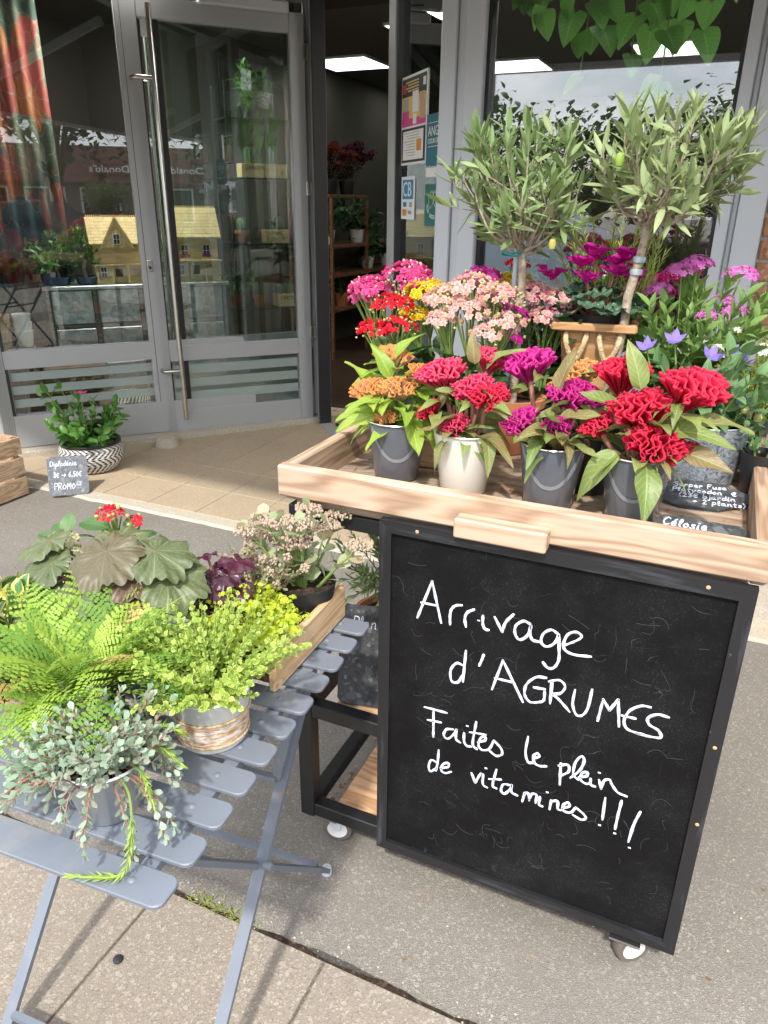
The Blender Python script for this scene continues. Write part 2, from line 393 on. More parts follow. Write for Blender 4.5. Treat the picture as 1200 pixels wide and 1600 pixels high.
def petal(name, a, b, trans=.3, rough=.55, tip=None, zr=None, crestl=None):
    t = NT(name); at = t.n('Attribute', attribute_name='rnd').outputs['Fac']; rn = t.math('FRACT', t.math('ADD', t.n('ObjectInfo').outputs['Random'], at)); no = t.noise(t.coord(), 60, 3)
    col = t.mix(t.math('ADD', t.math('MULTIPLY', rn, .7), t.math('MULTIPLY', no, .4), clamp=True), a, b)
    if tip:
        y = t.n('SeparateXYZ', {'Vector': t.n('UVMap').outputs[0]}).outputs[1]; col = t.mix(t.ramp(y, [(zr[0], (0, 0, 0)), (zr[1], (1, 1, 1))]), tip, col)
    if crestl:
        y = t.n('SeparateXYZ', {'Vector': t.n('UVMap').outputs[0]}).outputs[1]; col = t.mix(t.ramp(y, [(.955, (0, 0, 0)), (1.0, (.35, .35, .35))]), col, crestl)
    t.P(col=col, rough=rough, spec=.25)
    t.bump(t.noise(t.coord(), 55 if crestl else 140, 6, .75), .5, .004 if not crestl else .012)
    tr = t.n('BsdfTranslucent', {'Color': col}); ms = t.n('MixShader', {'Fac': trans}); t.t.links.new(t.b.outputs[0], ms.inputs[1]); t.t.links.new(tr.outputs[0], ms.inputs[2]); t.t.links.new(ms.outputs[0], t.o.inputs['Surface'])
    return t.m
def glassmat(name, tint=(.86, .92, .90), k=1.0, rough=0.0):
    t = NT(name); t.t.nodes.remove(t.b); fr = t.n('Fresnel', {'IOR': 1.5}); tr = t.n('BsdfTransparent', {'Color': tint}); gl = t.n('BsdfGlossy', {'Color': (1, 1, 1), 'Roughness': rough})
    w = t.noise(t.coord(rnd=False), 1.4, 1); gl.inputs['Normal'].default_value = (0, 0, 0); t.set(gl, 'Normal', t.n('Bump', {'Height': w, 'Strength': .05, 'Distance': .004}).outputs[0])
    ms = t.n('MixShader', {'Fac': t.math('MULTIPLY', fr.outputs[0], k, clamp=True)}); t.t.links.new(tr.outputs[0], ms.inputs[1]); t.t.links.new(gl.outputs[0], ms.inputs[2]); t.t.links.new(ms.outputs[0], t.o.inputs['Surface']); return t.m
def emit(name, col, st):
    t = NT(name); t.P(col=(.9, .9, .9)); t.set(t.b, 'Emission Color', (*col, 1)); t.set(t.b, 'Emission Strength', st); return t.m

m_asphalt = granular('asphalt', (.225, .205, .178), (.14, .127, .11), (.42, .385, .335), 430, 1.0, .55, .92, stain=(.27, .26, .245))
m_slab = granular('aggregate_slab', (.255, .218, .175), (.165, .138, .11), (.43, .385, .32), 340, .5, .5, .88)
m_tile = granular('stoneware_tile', (.41, .325, .225), (.27, .205, .135), (.56, .47, .36), 420, .25, .3, .7)
m_bed = granular('dirty_joint', (.13, .108, .085), (.07, .058, .046), (.25, .22, .18), 300, .6, .4, .95)
m_damp = granular('damp_asphalt', (.075, .068, .06), (.04, .036, .032), (.20, .185, .165), 430, 1.0, .4, .8)
m_grout = granular('grout', (.46, .41, .33), (.30, .26, .2), (.6, .55, .46), 300, .4, .2, .9)
m_conc = granular('concrete', (.43, .39, .32), (.28, .25, .2), (.6, .56, .48), 300, .5, .3, .9)
m_alu = plain('grey_aluminium', (.36, .37, .375), .38, 0, .06, 3, .03, .5)
m_alud = plain('dark_gasket', (.018, .018, .02), .5, 0, .1, 20)
m_alul = plain('pale_grey_aluminium', (.57, .59, .62), .38, 0, .05, 3, .03)
m_steel = plain('brushed_steel', (.62, .60, .56), .24, 1.0, .08, 30)
m_zinc = plain('zinc_metal', (.55, .56, .57), .34, 1.0, .15, 40)
m_glass = glassmat('shop_glass', (.90, .945, .93), 2.1)
m_glass2 = glassmat('window_glass', (.92, .95, .95), 3.4)
t = NT('frosted_film'); t.P(col=(.55, .62, .60), rough=.5); tr = t.n('BsdfTransparent', {'Color': (.75, .82, .8)}); ms = t.n('MixShader', {'Fac': .42}); t.t.links.new(tr.outputs[0], ms.inputs[1]); t.t.links.new(t.b.outputs[0], ms.inputs[2]); t.t.links.new(ms.outputs[0], t.o.inputs['Surface']); m_frost = t.m
m_lip = wood('larch_lip', (.56, .415, .295), (.43, .29, .19), (.25, .13, .07), 1.0, .65, weather=.28)
m_rail = wood('weathered_rail', (.52, .37, .25), (.37, .235, .145), (.20, .11, .06), 1.2, .7, weather=.35)
m_deck = wood('weathered_deck', (.40, .285, .195), (.29, .19, .12), (.15, .085, .05), 1.3, .72, weather=.5)
m_shelfw = wood('pine_shelf', (.66, .44, .27), (.55, .33, .18), (.36, .18, .08), 1.0, .6)
m_oak = wood('oak_board', (.66, .47, .28), (.56, .37, .20), (.38, .22, .11), 1.6, .6)
m_oak2 = wood('orange_oak', (.52, .32, .15), (.42, .235, .10), (.26, .125, .05), 1.6, .6)
m_cratew = wood('crate_wood', (.56, .40, .25), (.44, .29, .165), (.22, .12, .06), 1.3, .75, weather=.3)
m_brownw = wood('brown_furniture', (.24, .12, .06), (.17, .08, .04), (.08, .035, .02), 1.2, .5)
m_bark = granular('bark', (.16, .085, .05), (.05, .028, .018), (.34, .22, .14), 90, 1.0, .4, .95)
def worn_black(name):
    t = NT(name); c = t.coord((1, 1, 1)); n = t.noise(t.coord((6, 60, 60)), 1, 4); ge = t.n('NewGeometry').outputs['Pointiness']
    col = t.mix(t.ramp(n, [(.55, (0, 0, 0)), (.75, (.55, .55, .55))]), (.012, .012, .014), (.075, .082, .10)); col = t.mix(t.ramp(t.noise(c, 45, 6, .7), [(.70, (0, 0, 0)), (.73, (1, 1, 1))]), col, (.20, .14, .09))
    t.P(col=col, rough=t.math('MULTIPLY_ADD', n, .25, .36), spec=.5); t.bump(n, .25, .001); return t.m
m_black = worn_black('worn_black_paint')
m_blackm = plain('black_steel', (.014, .014, .015), .42, 0, .3, 25, .1)
# chalkboard: matt black with ghosts of wiped writing
t = NT('chalkboard'); c = t.coord(rnd=False); cl = t.noise(c, 5.2, 6, .65); sp = t.noise(c, 420, 2); wv = t.n('TexVoronoi', {'Vector': t.n('VectorMath', {0: c, 1: t.n('VectorMath', {0: t.noise(c, 9, 3, .5, 0, 'Color'), 1: (.12, .12, .12)}, operation='MULTIPLY').outputs[0]}, operation='ADD').outputs[0], 'Scale': 19}, feature='DISTANCE_TO_EDGE').outputs['Distance']
gh = t.math('MULTIPLY', t.ramp(wv, [(.0, (1, 1, 1)), (.012, (0, 0, 0))]), t.ramp(t.noise(c, 13, 3), [(.56, (0, 0, 0)), (.74, (.15, .15, .15))]))
du = t.math('MULTIPLY', t.ramp(sp, [(.58, (0, 0, 0)), (.75, (1, 1, 1))]), t.ramp(cl, [(.42, (.01, .01, .01)), (.75, (.10, .10, .10))]))
sm = t.ramp(cl, [(.45, (0, 0, 0)), (.9, (.022, .022, .022))])
f = t.math('ADD', t.math('ADD', gh, du), sm, clamp=True)
t.P(col=t.mix(f, (.0065, .0062, .0065), (.55, .57, .60)), rough=.75, spec=.10); t.bump(sp, .1, .0005); m_board = t.m
t = NT('white_marker'); c = t.coord(rnd=False); n1 = t.noise(c, 70, 5, .7); n2 = t.noise(c, 900, 2)
t.P(col=t.mix(t.ramp(t.math('ADD', t.math('MULTIPLY', n1, .7), t.math('MULTIPLY', n2, .35)), [(.36, (0, 0, 0)), (.58, (1, 1, 1))]), (.34, .37, .44), (.74, .79, .90)), rough=.7); m_chalk = t.m
m_slate = granular('slate', (.062, .064, .070), (.035, .036, .04), (.16, .17, .18), 120, .5, .3, .7)
m_slateg = granular('grey_slate', (.15, .16, .18), (.09, .095, .11), (.30, .31, .33), 120, .5, .3, .75)
def paintmetal(name, col, rust=.2):
    t = NT(name); c = t.coord(); n = t.noise(c, 9, 5); col_ = t.mix(n, tuple(x * .86 for x in col), tuple(x * 1.12 for x in col)); col_ = t.mix(t.ramp(t.noise(c, 24, 6, .7), [(.62, (0, 0, 0)), (.70, (rust,) * 3)]), col_, (.26, .15, .08)); col_ = t.mix(t.ramp(t.noise(c, 6, 6, .7), [(.52, (0, 0, 0)), (.75, (.45, .45, .45))]), col_, (.30, .29, .27)); col_ = t.mix(t.ramp(t.noise(c, 210, 3), [(.70, (0, 0, 0)), (.74, (.7, .7, .7))]), col_, (.07, .06, .05))
    t.P(col=col_, rough=t.math('MULTIPLY_ADD', n, .2, .36), spec=.5); t.bump(t.noise(c, 130, 2), .06, .0006); return t.m
m_blue = paintmetal('blue_grey_paint', (.152, .172, .208), .5)
m_potg = plain('blue_grey_enamel', (.118, .130, .155), .22, 0, .06, 6, 0, .55, .35)
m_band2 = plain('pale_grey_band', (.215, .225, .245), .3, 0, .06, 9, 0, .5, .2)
m_potw = plain('cream_enamel', (.72, .70, .62), .25, 0, .05, 6, 0, .5, .3)
m_potk = plain('black_plastic', (.02, .02, .021), .45, 0, .2, 20)
m_rim = plain('pale_rim_metal', (.62, .62, .60), .25, .9, .1, 20)
m_terra = plain('terracotta', (.46, .17, .075), .8, 0, .14, 9, .1)
m_soil = granular('potting_soil', (.035, .022, .014), (.012, .008, .006), (.12, .08, .05), 160, 1.0, .3, .95)
t = NT('galvanised'); c = t.coord(); v = t.n('TexVoronoi', {'Vector': c, 'Scale': 42, 'Randomness': 1.0}); h = t.n('SeparateColor', {'Color': v.outputs['Color']}).outputs[0]
t.P(col=t.ramp(h, [(0, (.34, .37, .38)), (1, (.58, .61, .62))]), metal=.75, rough=t.math('MULTIPLY_ADD', h, .22, .30)); t.bump(h, .12, .0006); m_galv = t.m
t = NT('brushed_zinc_trough'); c = t.coord(); w = t.noise(t.n('VectorMath', {0: c, 1: t.n('VectorMath', {0: t.noise(c, 16, 2, .5, 0, 'Color'), 1: (.05, .05, .05)}, operation='MULTIPLY').outputs[0]}, operation='ADD').outputs[0], 95, 4, .7, 1.5)
t.P(col=t.ramp(w, [(.36, (.10, .115, .14)), (.52, (.33, .36, .40)), (.68, (.60, .63, .66))]), rough=.5, metal=.25); t.bump(w, .3, .0008); m_trough = t.m
m_bucket = plain('whitewashed_bucket', (.62, .63, .62), .5, .1, .18, 30, .15)
t = NT('bucket_band'); c = t.coord(rnd=False); z = t.n('SeparateXYZ', {'Vector': c}).outputs[2]
w = t.noise(t.n('Mapping', {'Vector': c, 'Scale': (1, 1, 6)}).outputs[0], 38, 4, .6, 1.2); t.P(col=t.ramp(w, [(.36, (.34, .17, .075)), (.47, (.50, .33, .19)), (.56, (.62, .58, .53)), (.8, (.70, .69, .66))]), rough=.75); t.bump(w, .4, .001); m_band = t.m
m_jute = granular('jute_rope', (.50, .36, .20), (.28, .18, .09), (.68, .54, .36), 220, .8, .2, .9)
t = NT('mirror_zinc'); t.P(col=(.74, .75, .76), metal=.85, rough=.30); m_mirror = t.m
m_stripec = plain('tan_band', (.50, .32, .18), .6, 0, .12, 60)
# brick
m_brick = granular('brick', (.44, .22, .125), (.20, .095, .06), (.58, .38, .25), 70, .6, .35, .85)
m_mortar = granular('mortar', (.45, .40, .34), (.3, .27, .23), (.55, .5, .45), 300, .4, .2, .9)
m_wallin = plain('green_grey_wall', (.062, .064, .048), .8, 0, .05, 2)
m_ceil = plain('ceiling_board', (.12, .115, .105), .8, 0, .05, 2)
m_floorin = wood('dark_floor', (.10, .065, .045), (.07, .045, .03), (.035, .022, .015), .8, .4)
m_lamp = emit('lit_ceiling_panel', (1, .97, .90), 1.7)
m_fill = emit('added_fill_panel', (1, .96, .88), 26.0)  # strong glow for the two added fill panels out of view
m_plyw = wood('laser_cut_ply', (.74, .58, .30), (.68, .51, .25), (.58, .41, .18), .8, .6, bump=.1)
m_burn = plain('burnt_line', (.05, .032, .02), .7)
m_white = plain('white_paint', (.74, .74, .72), .5, 0, .05, 9)
t = NT('awning_canvas'); t.P(col=(.085, .085, .075), rough=.85); tr = t.n('BsdfTranslucent', {'Color': (.20, .20, .15)}); ms = t.n('MixShader', {'Fac': .25}); t.t.links.new(t.b.outputs[0], ms.inputs[1]); t.t.links.new(tr.outputs[0], ms.inputs[2]); t.t.links.new(ms.outputs[0], t.o.inputs['Surface']); m_awn = t.m
m_ties = plain('green_tie', (.02, .22, .19), .5)
m_stake = plain('grey_blue_stake', (.30, .36, .38), .5, 0, .1, 30)
m_trunk = granular('olive_bark', (.34, .28, .21), (.18, .14, .10), (.48, .42, .34), 130, .7, .3, .9)
m_stem = plain('green_stem', (.17, .26, .06), .55, 0, .2, 30)
m_stemr = plain('red_brown_stem', (.30, .13, .085), .55, 0, .25, 30)
m_twig = plain('brown_twig', (.23, .16, .10), .7, 0, .2, 40)
# foliage
L_olive = leafmat('olive_leaf', (.095, .165, .055), (.27, .37, .145), .3, .48, .22)
L_olive2 = leafmat('olive_leaf_pale', (.16, .225, .085), (.37, .44, .21), .3, .48, .22)
L_cel_g = leafmat('celosia_leaf_lime', (.17, .31, .03), (.36, .47, .08), .45, .4, .36)
L_cel_r = leafmat('celosia_leaf_bronzed', (.105, .18, .035), (.27, .34, .10), .5, .4, .32, tint=(.28, .11, .09), tintf=.6)
L_kal = leafmat('kalanchoe_leaf', (.028, .085, .022), (.085, .17, .045), .12, .32, .12)
L_dark = leafmat('dark_glossy_leaf', (.015, .055, .018), (.04, .11, .035), .25, .28, .12)
L_cyc = leafmat('cyclamen_leaf', (.025, .075, .04), (.06, .13, .075), .6, .45, .14, veincol=(.24, .32, .24), radial=7)
L_rose = leafmat('rosemary_needle', (.27, .36, .07), (.54, .60, .17), .15, .5, .25)
L_pent = leafmat('pentas_leaf', (.09, .19, .035), (.22, .34, .09), .3, .45, .3)
L_plat = leafmat('bellflower_leaf', (.07, .16, .055), (.17, .29, .12), .4, .42, .25)
L_whit = leafmat('yellow_green_leaf', (.24, .34, .04), (.46, .52, .10), .2, .45, .35)
L_dip = leafmat('mandevilla_leaf', (.028, .115, .018), (.10, .25, .035), .3, .28, .22)
L_fern = leafmat('fern_leaflet', (.20, .34, .03), (.42, .55, .10), .1, .5, .33)
L_fernd = leafmat('fern_leaflet_deep', (.10, .22, .025), (.24, .40, .07), .1, .5, .33)
L_ferno = leafmat('fern_leaflet_tan', (.42, .33, .09), (.58, .46, .16), .1, .5, .4)
L_thy = leafmat('thyme_leaf', (.20, .36, .045), (.44, .58, .10), .1, .45, .35, edge=(.60, .64, .20))
L_lime = leafmat('lime_sedum_leaf', (.40, .53, .02), (.62, .70, .07), .05, .45, .38)
L_heu = leafmat('bronze_coral_bell_leaf', (.060, .058, .030), (.135, .110, .060), .45, .42, .14, tint=(.115, .052, .042), tintf=.8, veincol=(.20, .19, .11), radial=7)
L_heug = leafmat('olive_coral_bell_leaf', (.055, .085, .035), (.135, .155, .065), .45, .42, .18, veincol=(.26, .30, .15), radial=7)
L_heup = leafmat('purple_coral_bell_leaf', (.030, .008, .016), (.075, .016, .034), .3, .25, .14, veincol=(.16, .03, .07), radial=5)
L_sedg = leafmat('grey_sedum_leaf', (.20, .31, .21), (.42, .53, .40), .05, .5, .24, tint=(.38, .26, .22), tintf=.35)
L_sedp = leafmat('stonecrop_leaf', (.22, .30, .15), (.40, .46, .26), .1, .45, .25, tint=(.45, .22, .16), tintf=.5)
L_rup = leafmat('trailing_stonecrop_needle', (.24, .40, .03), (.48, .60, .09), .05, .45, .35)
L_ivy = leafmat('variegated_ivy_leaf', (.05, .16, .05), (.12, .27, .08), .3, .4, .25, edge=(.72, .62, .16))
L_phil = leafmat('heart_leaf_vine', (.04, .17, .03), (.17, .38, .07), .45, .28, .17)
L_grass = leafmat('weed_grass', (.14, .24, .03), (.36, .36, .10), .1, .5, .3)
L_tree = leafmat('plane_tree_leaf', (.035, .075, .018), (.10, .15, .04), .1, .5, .25)
F_crim = petal('crimson_crest', (.66, .004, .028), (.84, .018, .075), .22, tip=(.50, .006, .03), zr=(.1, .8), crestl=(.86, .10, .20))
F_mag = petal('magenta_crest', (.54, .004, .18), (.74, .025, .34), .22, tip=(.46, .03, .20), zr=(.1, .8), crestl=(.72, .10, .38))
F_rose = petal('rose_crest', (.76, .012, .08), (.88, .06, .18), .24, tip=(.74, .08, .15), zr=(.1, .85), crestl=(.88, .22, .32))
F_oran = petal('orange_crest', (.80, .30, .06), (.88, .44, .15), .28, tip=(.84, .55, .40), zr=(.78, 1.0))
F_pink = petal('hot_pink_floret', (.70, .03, .22), (.80, .15, .38), .3)
F_red = petal('scarlet_floret', (.62, .006, .018), (.78, .02, .05), .25)
F_yel = petal('yellow_floret', (.80, .52, .012), (.86, .66, .05), .3)
F_pale = petal('blush_floret', (.76, .38, .33), (.82, .58, .53), .3)
F_magf = petal('magenta_floret', (.52, .012, .27), (.70, .05, .42), .3)
F_cyc = petal('cyclamen_petal', (.48, .006, .23), (.66, .02, .36), .3)
F_pent = petal('lilac_pink_floret', (.66, .10, .50), (.80, .28, .66), .3)
F_blue = petal('bellflower_petal', (.22, .15, .62), (.36, .26, .78), .35)
F_white = petal('white_floret', (.82, .82, .76), (.90, .90, .86), .3)
F_cream = petal('cream_floret', (.76, .72, .42), (.84, .80, .56), .3)
F_dust = petal('dusty_pink_bud', (.40, .34, .22), (.56, .41, .33), .2)
F_bud = petal('green_bud', (.34, .40, .12), (.55, .52, .22), .2)

m_nook = plain('dark_brown_wall', (.045, .038, .032), .8)

m_ghost = plain('wiped_marker', (.017, .0175, .019), .75, 0, .6, 90)
# ---------------------------------------------------------------- ground
def sheet(x0, y0, x1, y1, z, nx=1, ny=1):
    mb = MB()
    for j in range(ny + 1):
        for i in range(nx + 1): mb.v.append((x0 + (x1 - x0) * i / nx, y0 + (y1 - y0) * j / ny, z))
    for j in range(ny):
        for i in range(nx): a = j * (nx + 1) + i; mb.f.append((a, a + 1, a + nx + 2, a + nx + 1))
    return mb
struct('asphalt_pavement', sheet(-120, -120, 120, 120, 0, 8, 8), m_asphalt)
# foreground paving slabs, kerb side
sl = tag(thing('slab_paving', None, None), kind='structure')
bx('bedding', m_bed, sl, (-4, -.9, -.04), (2.4, .912, .0035))
us = [-2.63, -2.21, -1.79, -1.37, -.948, -.528, -.108, .312, .732, 1.152]
for i in range(len(us) - 1):
    for (v0, v1) in ((.508, .914), (.10, .502), (-.31, .094)):
        bx('slab', m_slab, sl, (us[i] + .003, v0, -.03), (us[i + 1] - .003, v1 - .003, .008 + rng.uniform(-.0012, .0012)), .002)
# dark gap and worn edge along the slabs
gm = MB(); r = random.Random(3)
N = 160
for k in range(N + 1):
    x = -2.4 + 4.2 * k / N; gm.v += [(x, .912, .0042), (x, .9185 + max(-.004, .012 * mn.noise(Vector((x * 9, 3, 0)))) + .005 * r.random(), .0042)]
for k in range(N): gm.f.append((2 * k, 2 * k + 2, 2 * k + 3, 2 * k + 1))
struct('dirt_joint', gm, m_soil)
dm = MB(); N = 220
for k in range(N + 1):
    x = -2.2 + 3.4 * k / N; w_ = .030 * max(0, mn.noise(Vector((x * 3.1, 5, 0))) + .18) + .010 * max(0, mn.noise(Vector((x * 17, 8, 0)))); dm.v += [(x, .913, .0020), (x, .914 + w_, .0020)]
for k in range(N): dm.f.append((2 * k, 2 * k + 2, 2 * k + 3, 2 * k + 1))
struct('damp_stain', dm, m_damp)
# tiled entrance
tl = tag(thing('tiled_entrance', None, None), kind='structure')
em = MB(); N = 120
for k in range(N + 1):
    x = -4.4 + 5.4 * k / N; e = 2.652 + .022 * mn.noise(Vector((x * 2.3, 9, 0))) + .012 * mn.noise(Vector((x * 11, 4, 0)))
    em.v += [(x, e, .0), (x, e + .012, .012), (x, 4.9, .012)]
for k in range(N):
    for j in range(2): a = 3 * k + j; em.f.append((a, a + 3, a + 4, a + 1))
em.build('mortar_bed', m_grout, tl)
ts = .302
for i in range(14):
    for j in range(7):
        x = -4.07 + i * ts; y = 2.73 + j * ts
        if x > .2: continue
        z = .0155 + rng.uniform(-.0006, .0006)
        bx('tile', m_tile, tl, (x + .003, y + .003, .0), (x + ts - .003, y + ts - .003, z), .0015)
# crack in the asphalt by the caster, with weeds, and the weedy joint under the table
def crack(pts, w):
    mb = MB(); P = [Vector((*p, 0)) for p in pts]
    for k, p in enumerate(P):
        t = (P[min(k + 1, len(P) - 1)] - P[max(k - 1, 0)]).normalized(); o = Vector((-t.y, t.x, 0)) * w * (.5 + .5 * abs(math.sin(k * 1.7)))
        mb.v += [tuple(p - o + Vector((0, 0, .004))), tuple(p + o + Vector((0, 0, .004)))]
    for k in range(len(P) - 1): mb.f.append((2 * k, 2 * k + 2, 2 * k + 3, 2 * k + 1))
    return mb
struct('crack', crack([(.092, 1.00), (.088, .985), (.092, .97), (.087, .955), (.090, .94), (.086, .925), (.089, .91), (.085, .89)], .004), m_soil)
def weeds(name, spots, n, h, label, seed, loc=(0, 0, 0)):
    r = random.Random(seed); T = T_leaf(1, .16, 'lance', 4, 2, .3, .5); it = []
    for _ in range(n):
        (x, y, s) = r.choice(spots); a = r.uniform(0, 6.28); d = Vector((math.cos(a), math.sin(a), r.uniform(.4, 1.8)))
        it.append((T, frame((x + r.gauss(0, s), y + r.gauss(0, s * .45), .004), d, (0, 0, 1), h * r.uniform(.4, 1.1))))
    o = merged(name, it, L_grass, None); return tag(o, label, 'weeds', None, 'stuff')
weeds('weed_tuft', [(.080, .935, .012), (.076, .915, .012), (.072, .895, .012), (.083, .95, .008)], 190, .026, 'small yellow green weeds in the asphalt crack below the caster', 5)
weeds('weed_tuft', [(-.84, .925, .02), (-.80, .925, .022), (-.76, .924, .02), (-.73, .92, .014)], 120, .020, 'small green weeds along the slab joint beneath the table', 6)
# gravel bits and a spot of old chewing gum
for (x, y, s) in ((-.915, .735, .0105),):
    mb = MB().lathe([(.0, .0052), (.55 * s, .0052), (s, .003), (s, .0)], 14, (0, 0, 0)); o = mb.build('gum_spot', m_potk, None, True, loc=(x, y, .0085)); tag(o, 'dark flat gum spot stuck on a foreground paving slab', 'gum')
r = random.Random(11); pb = MB()
for _ in range(240):
    x = r.uniform(-1.0, .9); y = r.uniform(.92, 2.6) if r.random() < .7 else r.gauss(.935, .012); s = r.uniform(.0012, .0035)
    pb.lathe([(s * .6, 0), (s, s * .5), (s * .5, s)], 5, (x, y, .002), close=True)
tag(pb.build('grit', m_conc, None, False), 'loose pale grit scattered on the asphalt', 'grit', None, 'stuff')

# ---------------------------------------------------------------- shop building
FV = 2.95           # plane of the shopfront
# left splayed glazing: local x runs from the door corner to the street, y faces outdoors
GA = math.atan2(-.777, -.629); GO = (-2.531, 4.574, 0); GL = 2.085
gz = thing('glazed_side_screen', 'fixed grey framed glazing left of the open door, with frosted stripes low down', 'glazing', GO, GA)
FT = .06
bx('sill', m_conc, gz, (-.05, -.16, .0), (GL + .05, .09, .05), .004)
bx('bottom_rail', m_alu, gz, (.06, -FT, .052), (GL - .08, 0, .252), .004)
bx('middle_rail', m_alu, gz, (.06, -FT + .003, .53), (GL - .08, -.003, .642), .004)
bx('stile', m_alu, gz, (GL - .08, -FT - .003, .052), (GL, .003, 2.66), .004)
bx('stile', m_alu, gz, (-.02, -FT - .003, .052), (.06, .003, 2.66), .004)
bx('stile', m_alud, gz, (.93, -FT - .002, .252), (.975, -.012, 2.62), .004)
bx('head_rail', m_alu, gz, (.06, -FT, 2.56), (GL - .08, 0, 2.66), .004)
bx('gasket', m_alud, gz, (GL - .098, -.045, .252), (GL - .0805, -.004, 2.56))
for (z0, z1) in ((.254, .528), (.644, 2.558)): bx('pane', m_glass, gz, (.06, -.036, z0), (GL - .098, -.030, z1))
for k, z in enumerate((.455, .375, .295)): bx('frosted_stripe', m_frost, gz, (.064, -.0295, z), (GL - .1, -.0285, z + .05))
# corner post between the two glazings, at the pavement
jp = thing('facade_post', 'stepped grey metal post at the left edge behind the wooden crate', 'post', (-3.845, 2.95, 0))
for k, (x0, x1, y0, y1) in enumerate(((-.14, -.035, -.03, .10), (-.034, .012, -.055, .10), (.0125, .05, -.02, .10), (-.30, -.141, -.06, .1), (-.55, -.301, -.02, .1))):
    bx('profile', m_alu, jp, (x0, y0, .02), (x1, y1, 2.66), .006)
bx('base', m_conc, jp, (-.56, -.075, 0), (.055, .1, .045), .006)
# open door leaf: local x runs from the hinge to the free edge
DA = math.atan2(-.799, -.713); DL = 1.071
dr = thing('glass_door', 'open grey aluminium shop door with long steel pull handle', 'door', (-2.554, 4.475, 0), DA)
bx('bottom_rail', m_alu, dr, (.09, -.052, .03), (DL - .115, 0, .185), .004)
bx('middle_rail', m_alu, dr, (.09, -.049, .504), (DL - .115, -.003, .606), .004)
bx('top_rail', m_alu, dr, (.09, -.052, 2.385), (DL - .115, 0, 2.49), .004)
bx('hinge_stile', m_alu, dr, (0, -.055, .03), (.09, .003, 2.49), .004)
st = bx('lock_stile', m_alu, dr, (DL - .115, -.055, .03), (DL, .003, 2.49), .004)
bx('groove', m_alud, st, (DL - .030, .0032, .03), (DL - .0275, .0042, 2.49))
bx('gasket', m_alud, st, (DL - .124, -.045, .187), (DL - .1155, -.006, 2.384))
for (z0, z1) in ((.187, .502), (.608, 2.383)): bx('pane', m_glass, dr, (.092, -.031, z0), (DL - .124, -.025, z1))
for z in (.418, .330, .242): bx('frosted_stripe', m_frost, dr, (.096, -.0245, z), (DL - .128, -.0235, z + .058))
hx = DL - .17
for sgn, y in ((1, .075), (-1, -.125)):
    h = MB().tube([(hx, y, .14), (hx, y, 2.44)], .0165, 16).build('pull_handle', m_steel, dr, True)
    for z in (.46, 2.09):
        MB().tube([(hx, y, z), (hx + .10, y, z), (hx + .115, y - .02 * sgn, z), (hx + .115, (.0 if sgn > 0 else -.052), z)], .0125, 10).build('bracket', m_steel, h, True)
lk = bx('lock_plate', m_steel, dr, (DL - .066, .003, 1.06), (DL - .034, .009, 1.13), .003)
MB().tube([(DL - .05, .009, 1.085), (DL - .05, .012, 1.085)], .009, 12).build('keyhole', m_alud, lk)
bx('closer_body', m_alul, dr, (.10, .003, 2.475), (.62, .05, 2.53), .006)
MB().bar((.13, .06, 2.53), (.55, .12, 2.55), .022, .008).build('closer_arm', m_steel, dr)
for z in (.6, 1.5, 2.25): bx('hinge', m_steel, dr, (-.028, .004, z), (.012, .02, z + .085), .003)
bx('sticker', m_white, dr, (DL - .175, -.0245, 2.30), (DL - .135, -.0235, 2.38))
ds = thing('door_stop', 'low round concrete door stop on the entrance tiles', 'door stop', (-3.105, 3.555, .0155))
MB().lathe([(0, .055), (.05, .055), (.062, .048), (.072, .02), (.075, 0), (0, 0)], 24).build('block', m_conc, ds, True)
# doorway frame and right sidelight: local x from the facade inwards, y outdoors
EA = math.atan2(.730, -.683); EO = (-1.07, 2.97, 0)
en = thing('doorway_frame', 'grey frame round the open doorway with a narrow glazed sidelight', 'door frame', EO, EA)
bx('post', m_alu, en, (.60, -.06, 0), (.69, .01, 2.66), .004); bx('post', m_alul, en, (.0, -.06, 0), (.045, .02, 2.66), .004)
bx('gasket', m_alud, en, (.585, -.045, .1), (.5995, .003, 2.56)); bx('hinge_post', m_alu, en, (2.045, -.06, 0), (2.13, .02, 2.66), .004); bx('gasket', m_alud, en, (2.015, -.05, 0), (2.0445, .03, 2.6))
bx('bottom_rail', m_alu, en, (.045, -.055, .02), (.60, .0, .16), .004); bx('head_rail', m_alu, en, (.045, -.055, 2.6), (2.045, .0, 2.66), .004)
bx('pane', m_glass, en, (.046, -.030, .16), (.585, -.024, 2.6)); bx('threshold', m_alu, en, (.69, -.05, .0), (2.04, .03, .022), .004)
mat_ = thing('door_mat', 'black ribbed mat on the floor just inside the doorway', 'mat', EO, EA)
for k in range(24): bx('rib', m_potk, mat_, (.75, -.85 + k * .033, .016), (1.98, -.828 + k * .033, .027), .003)
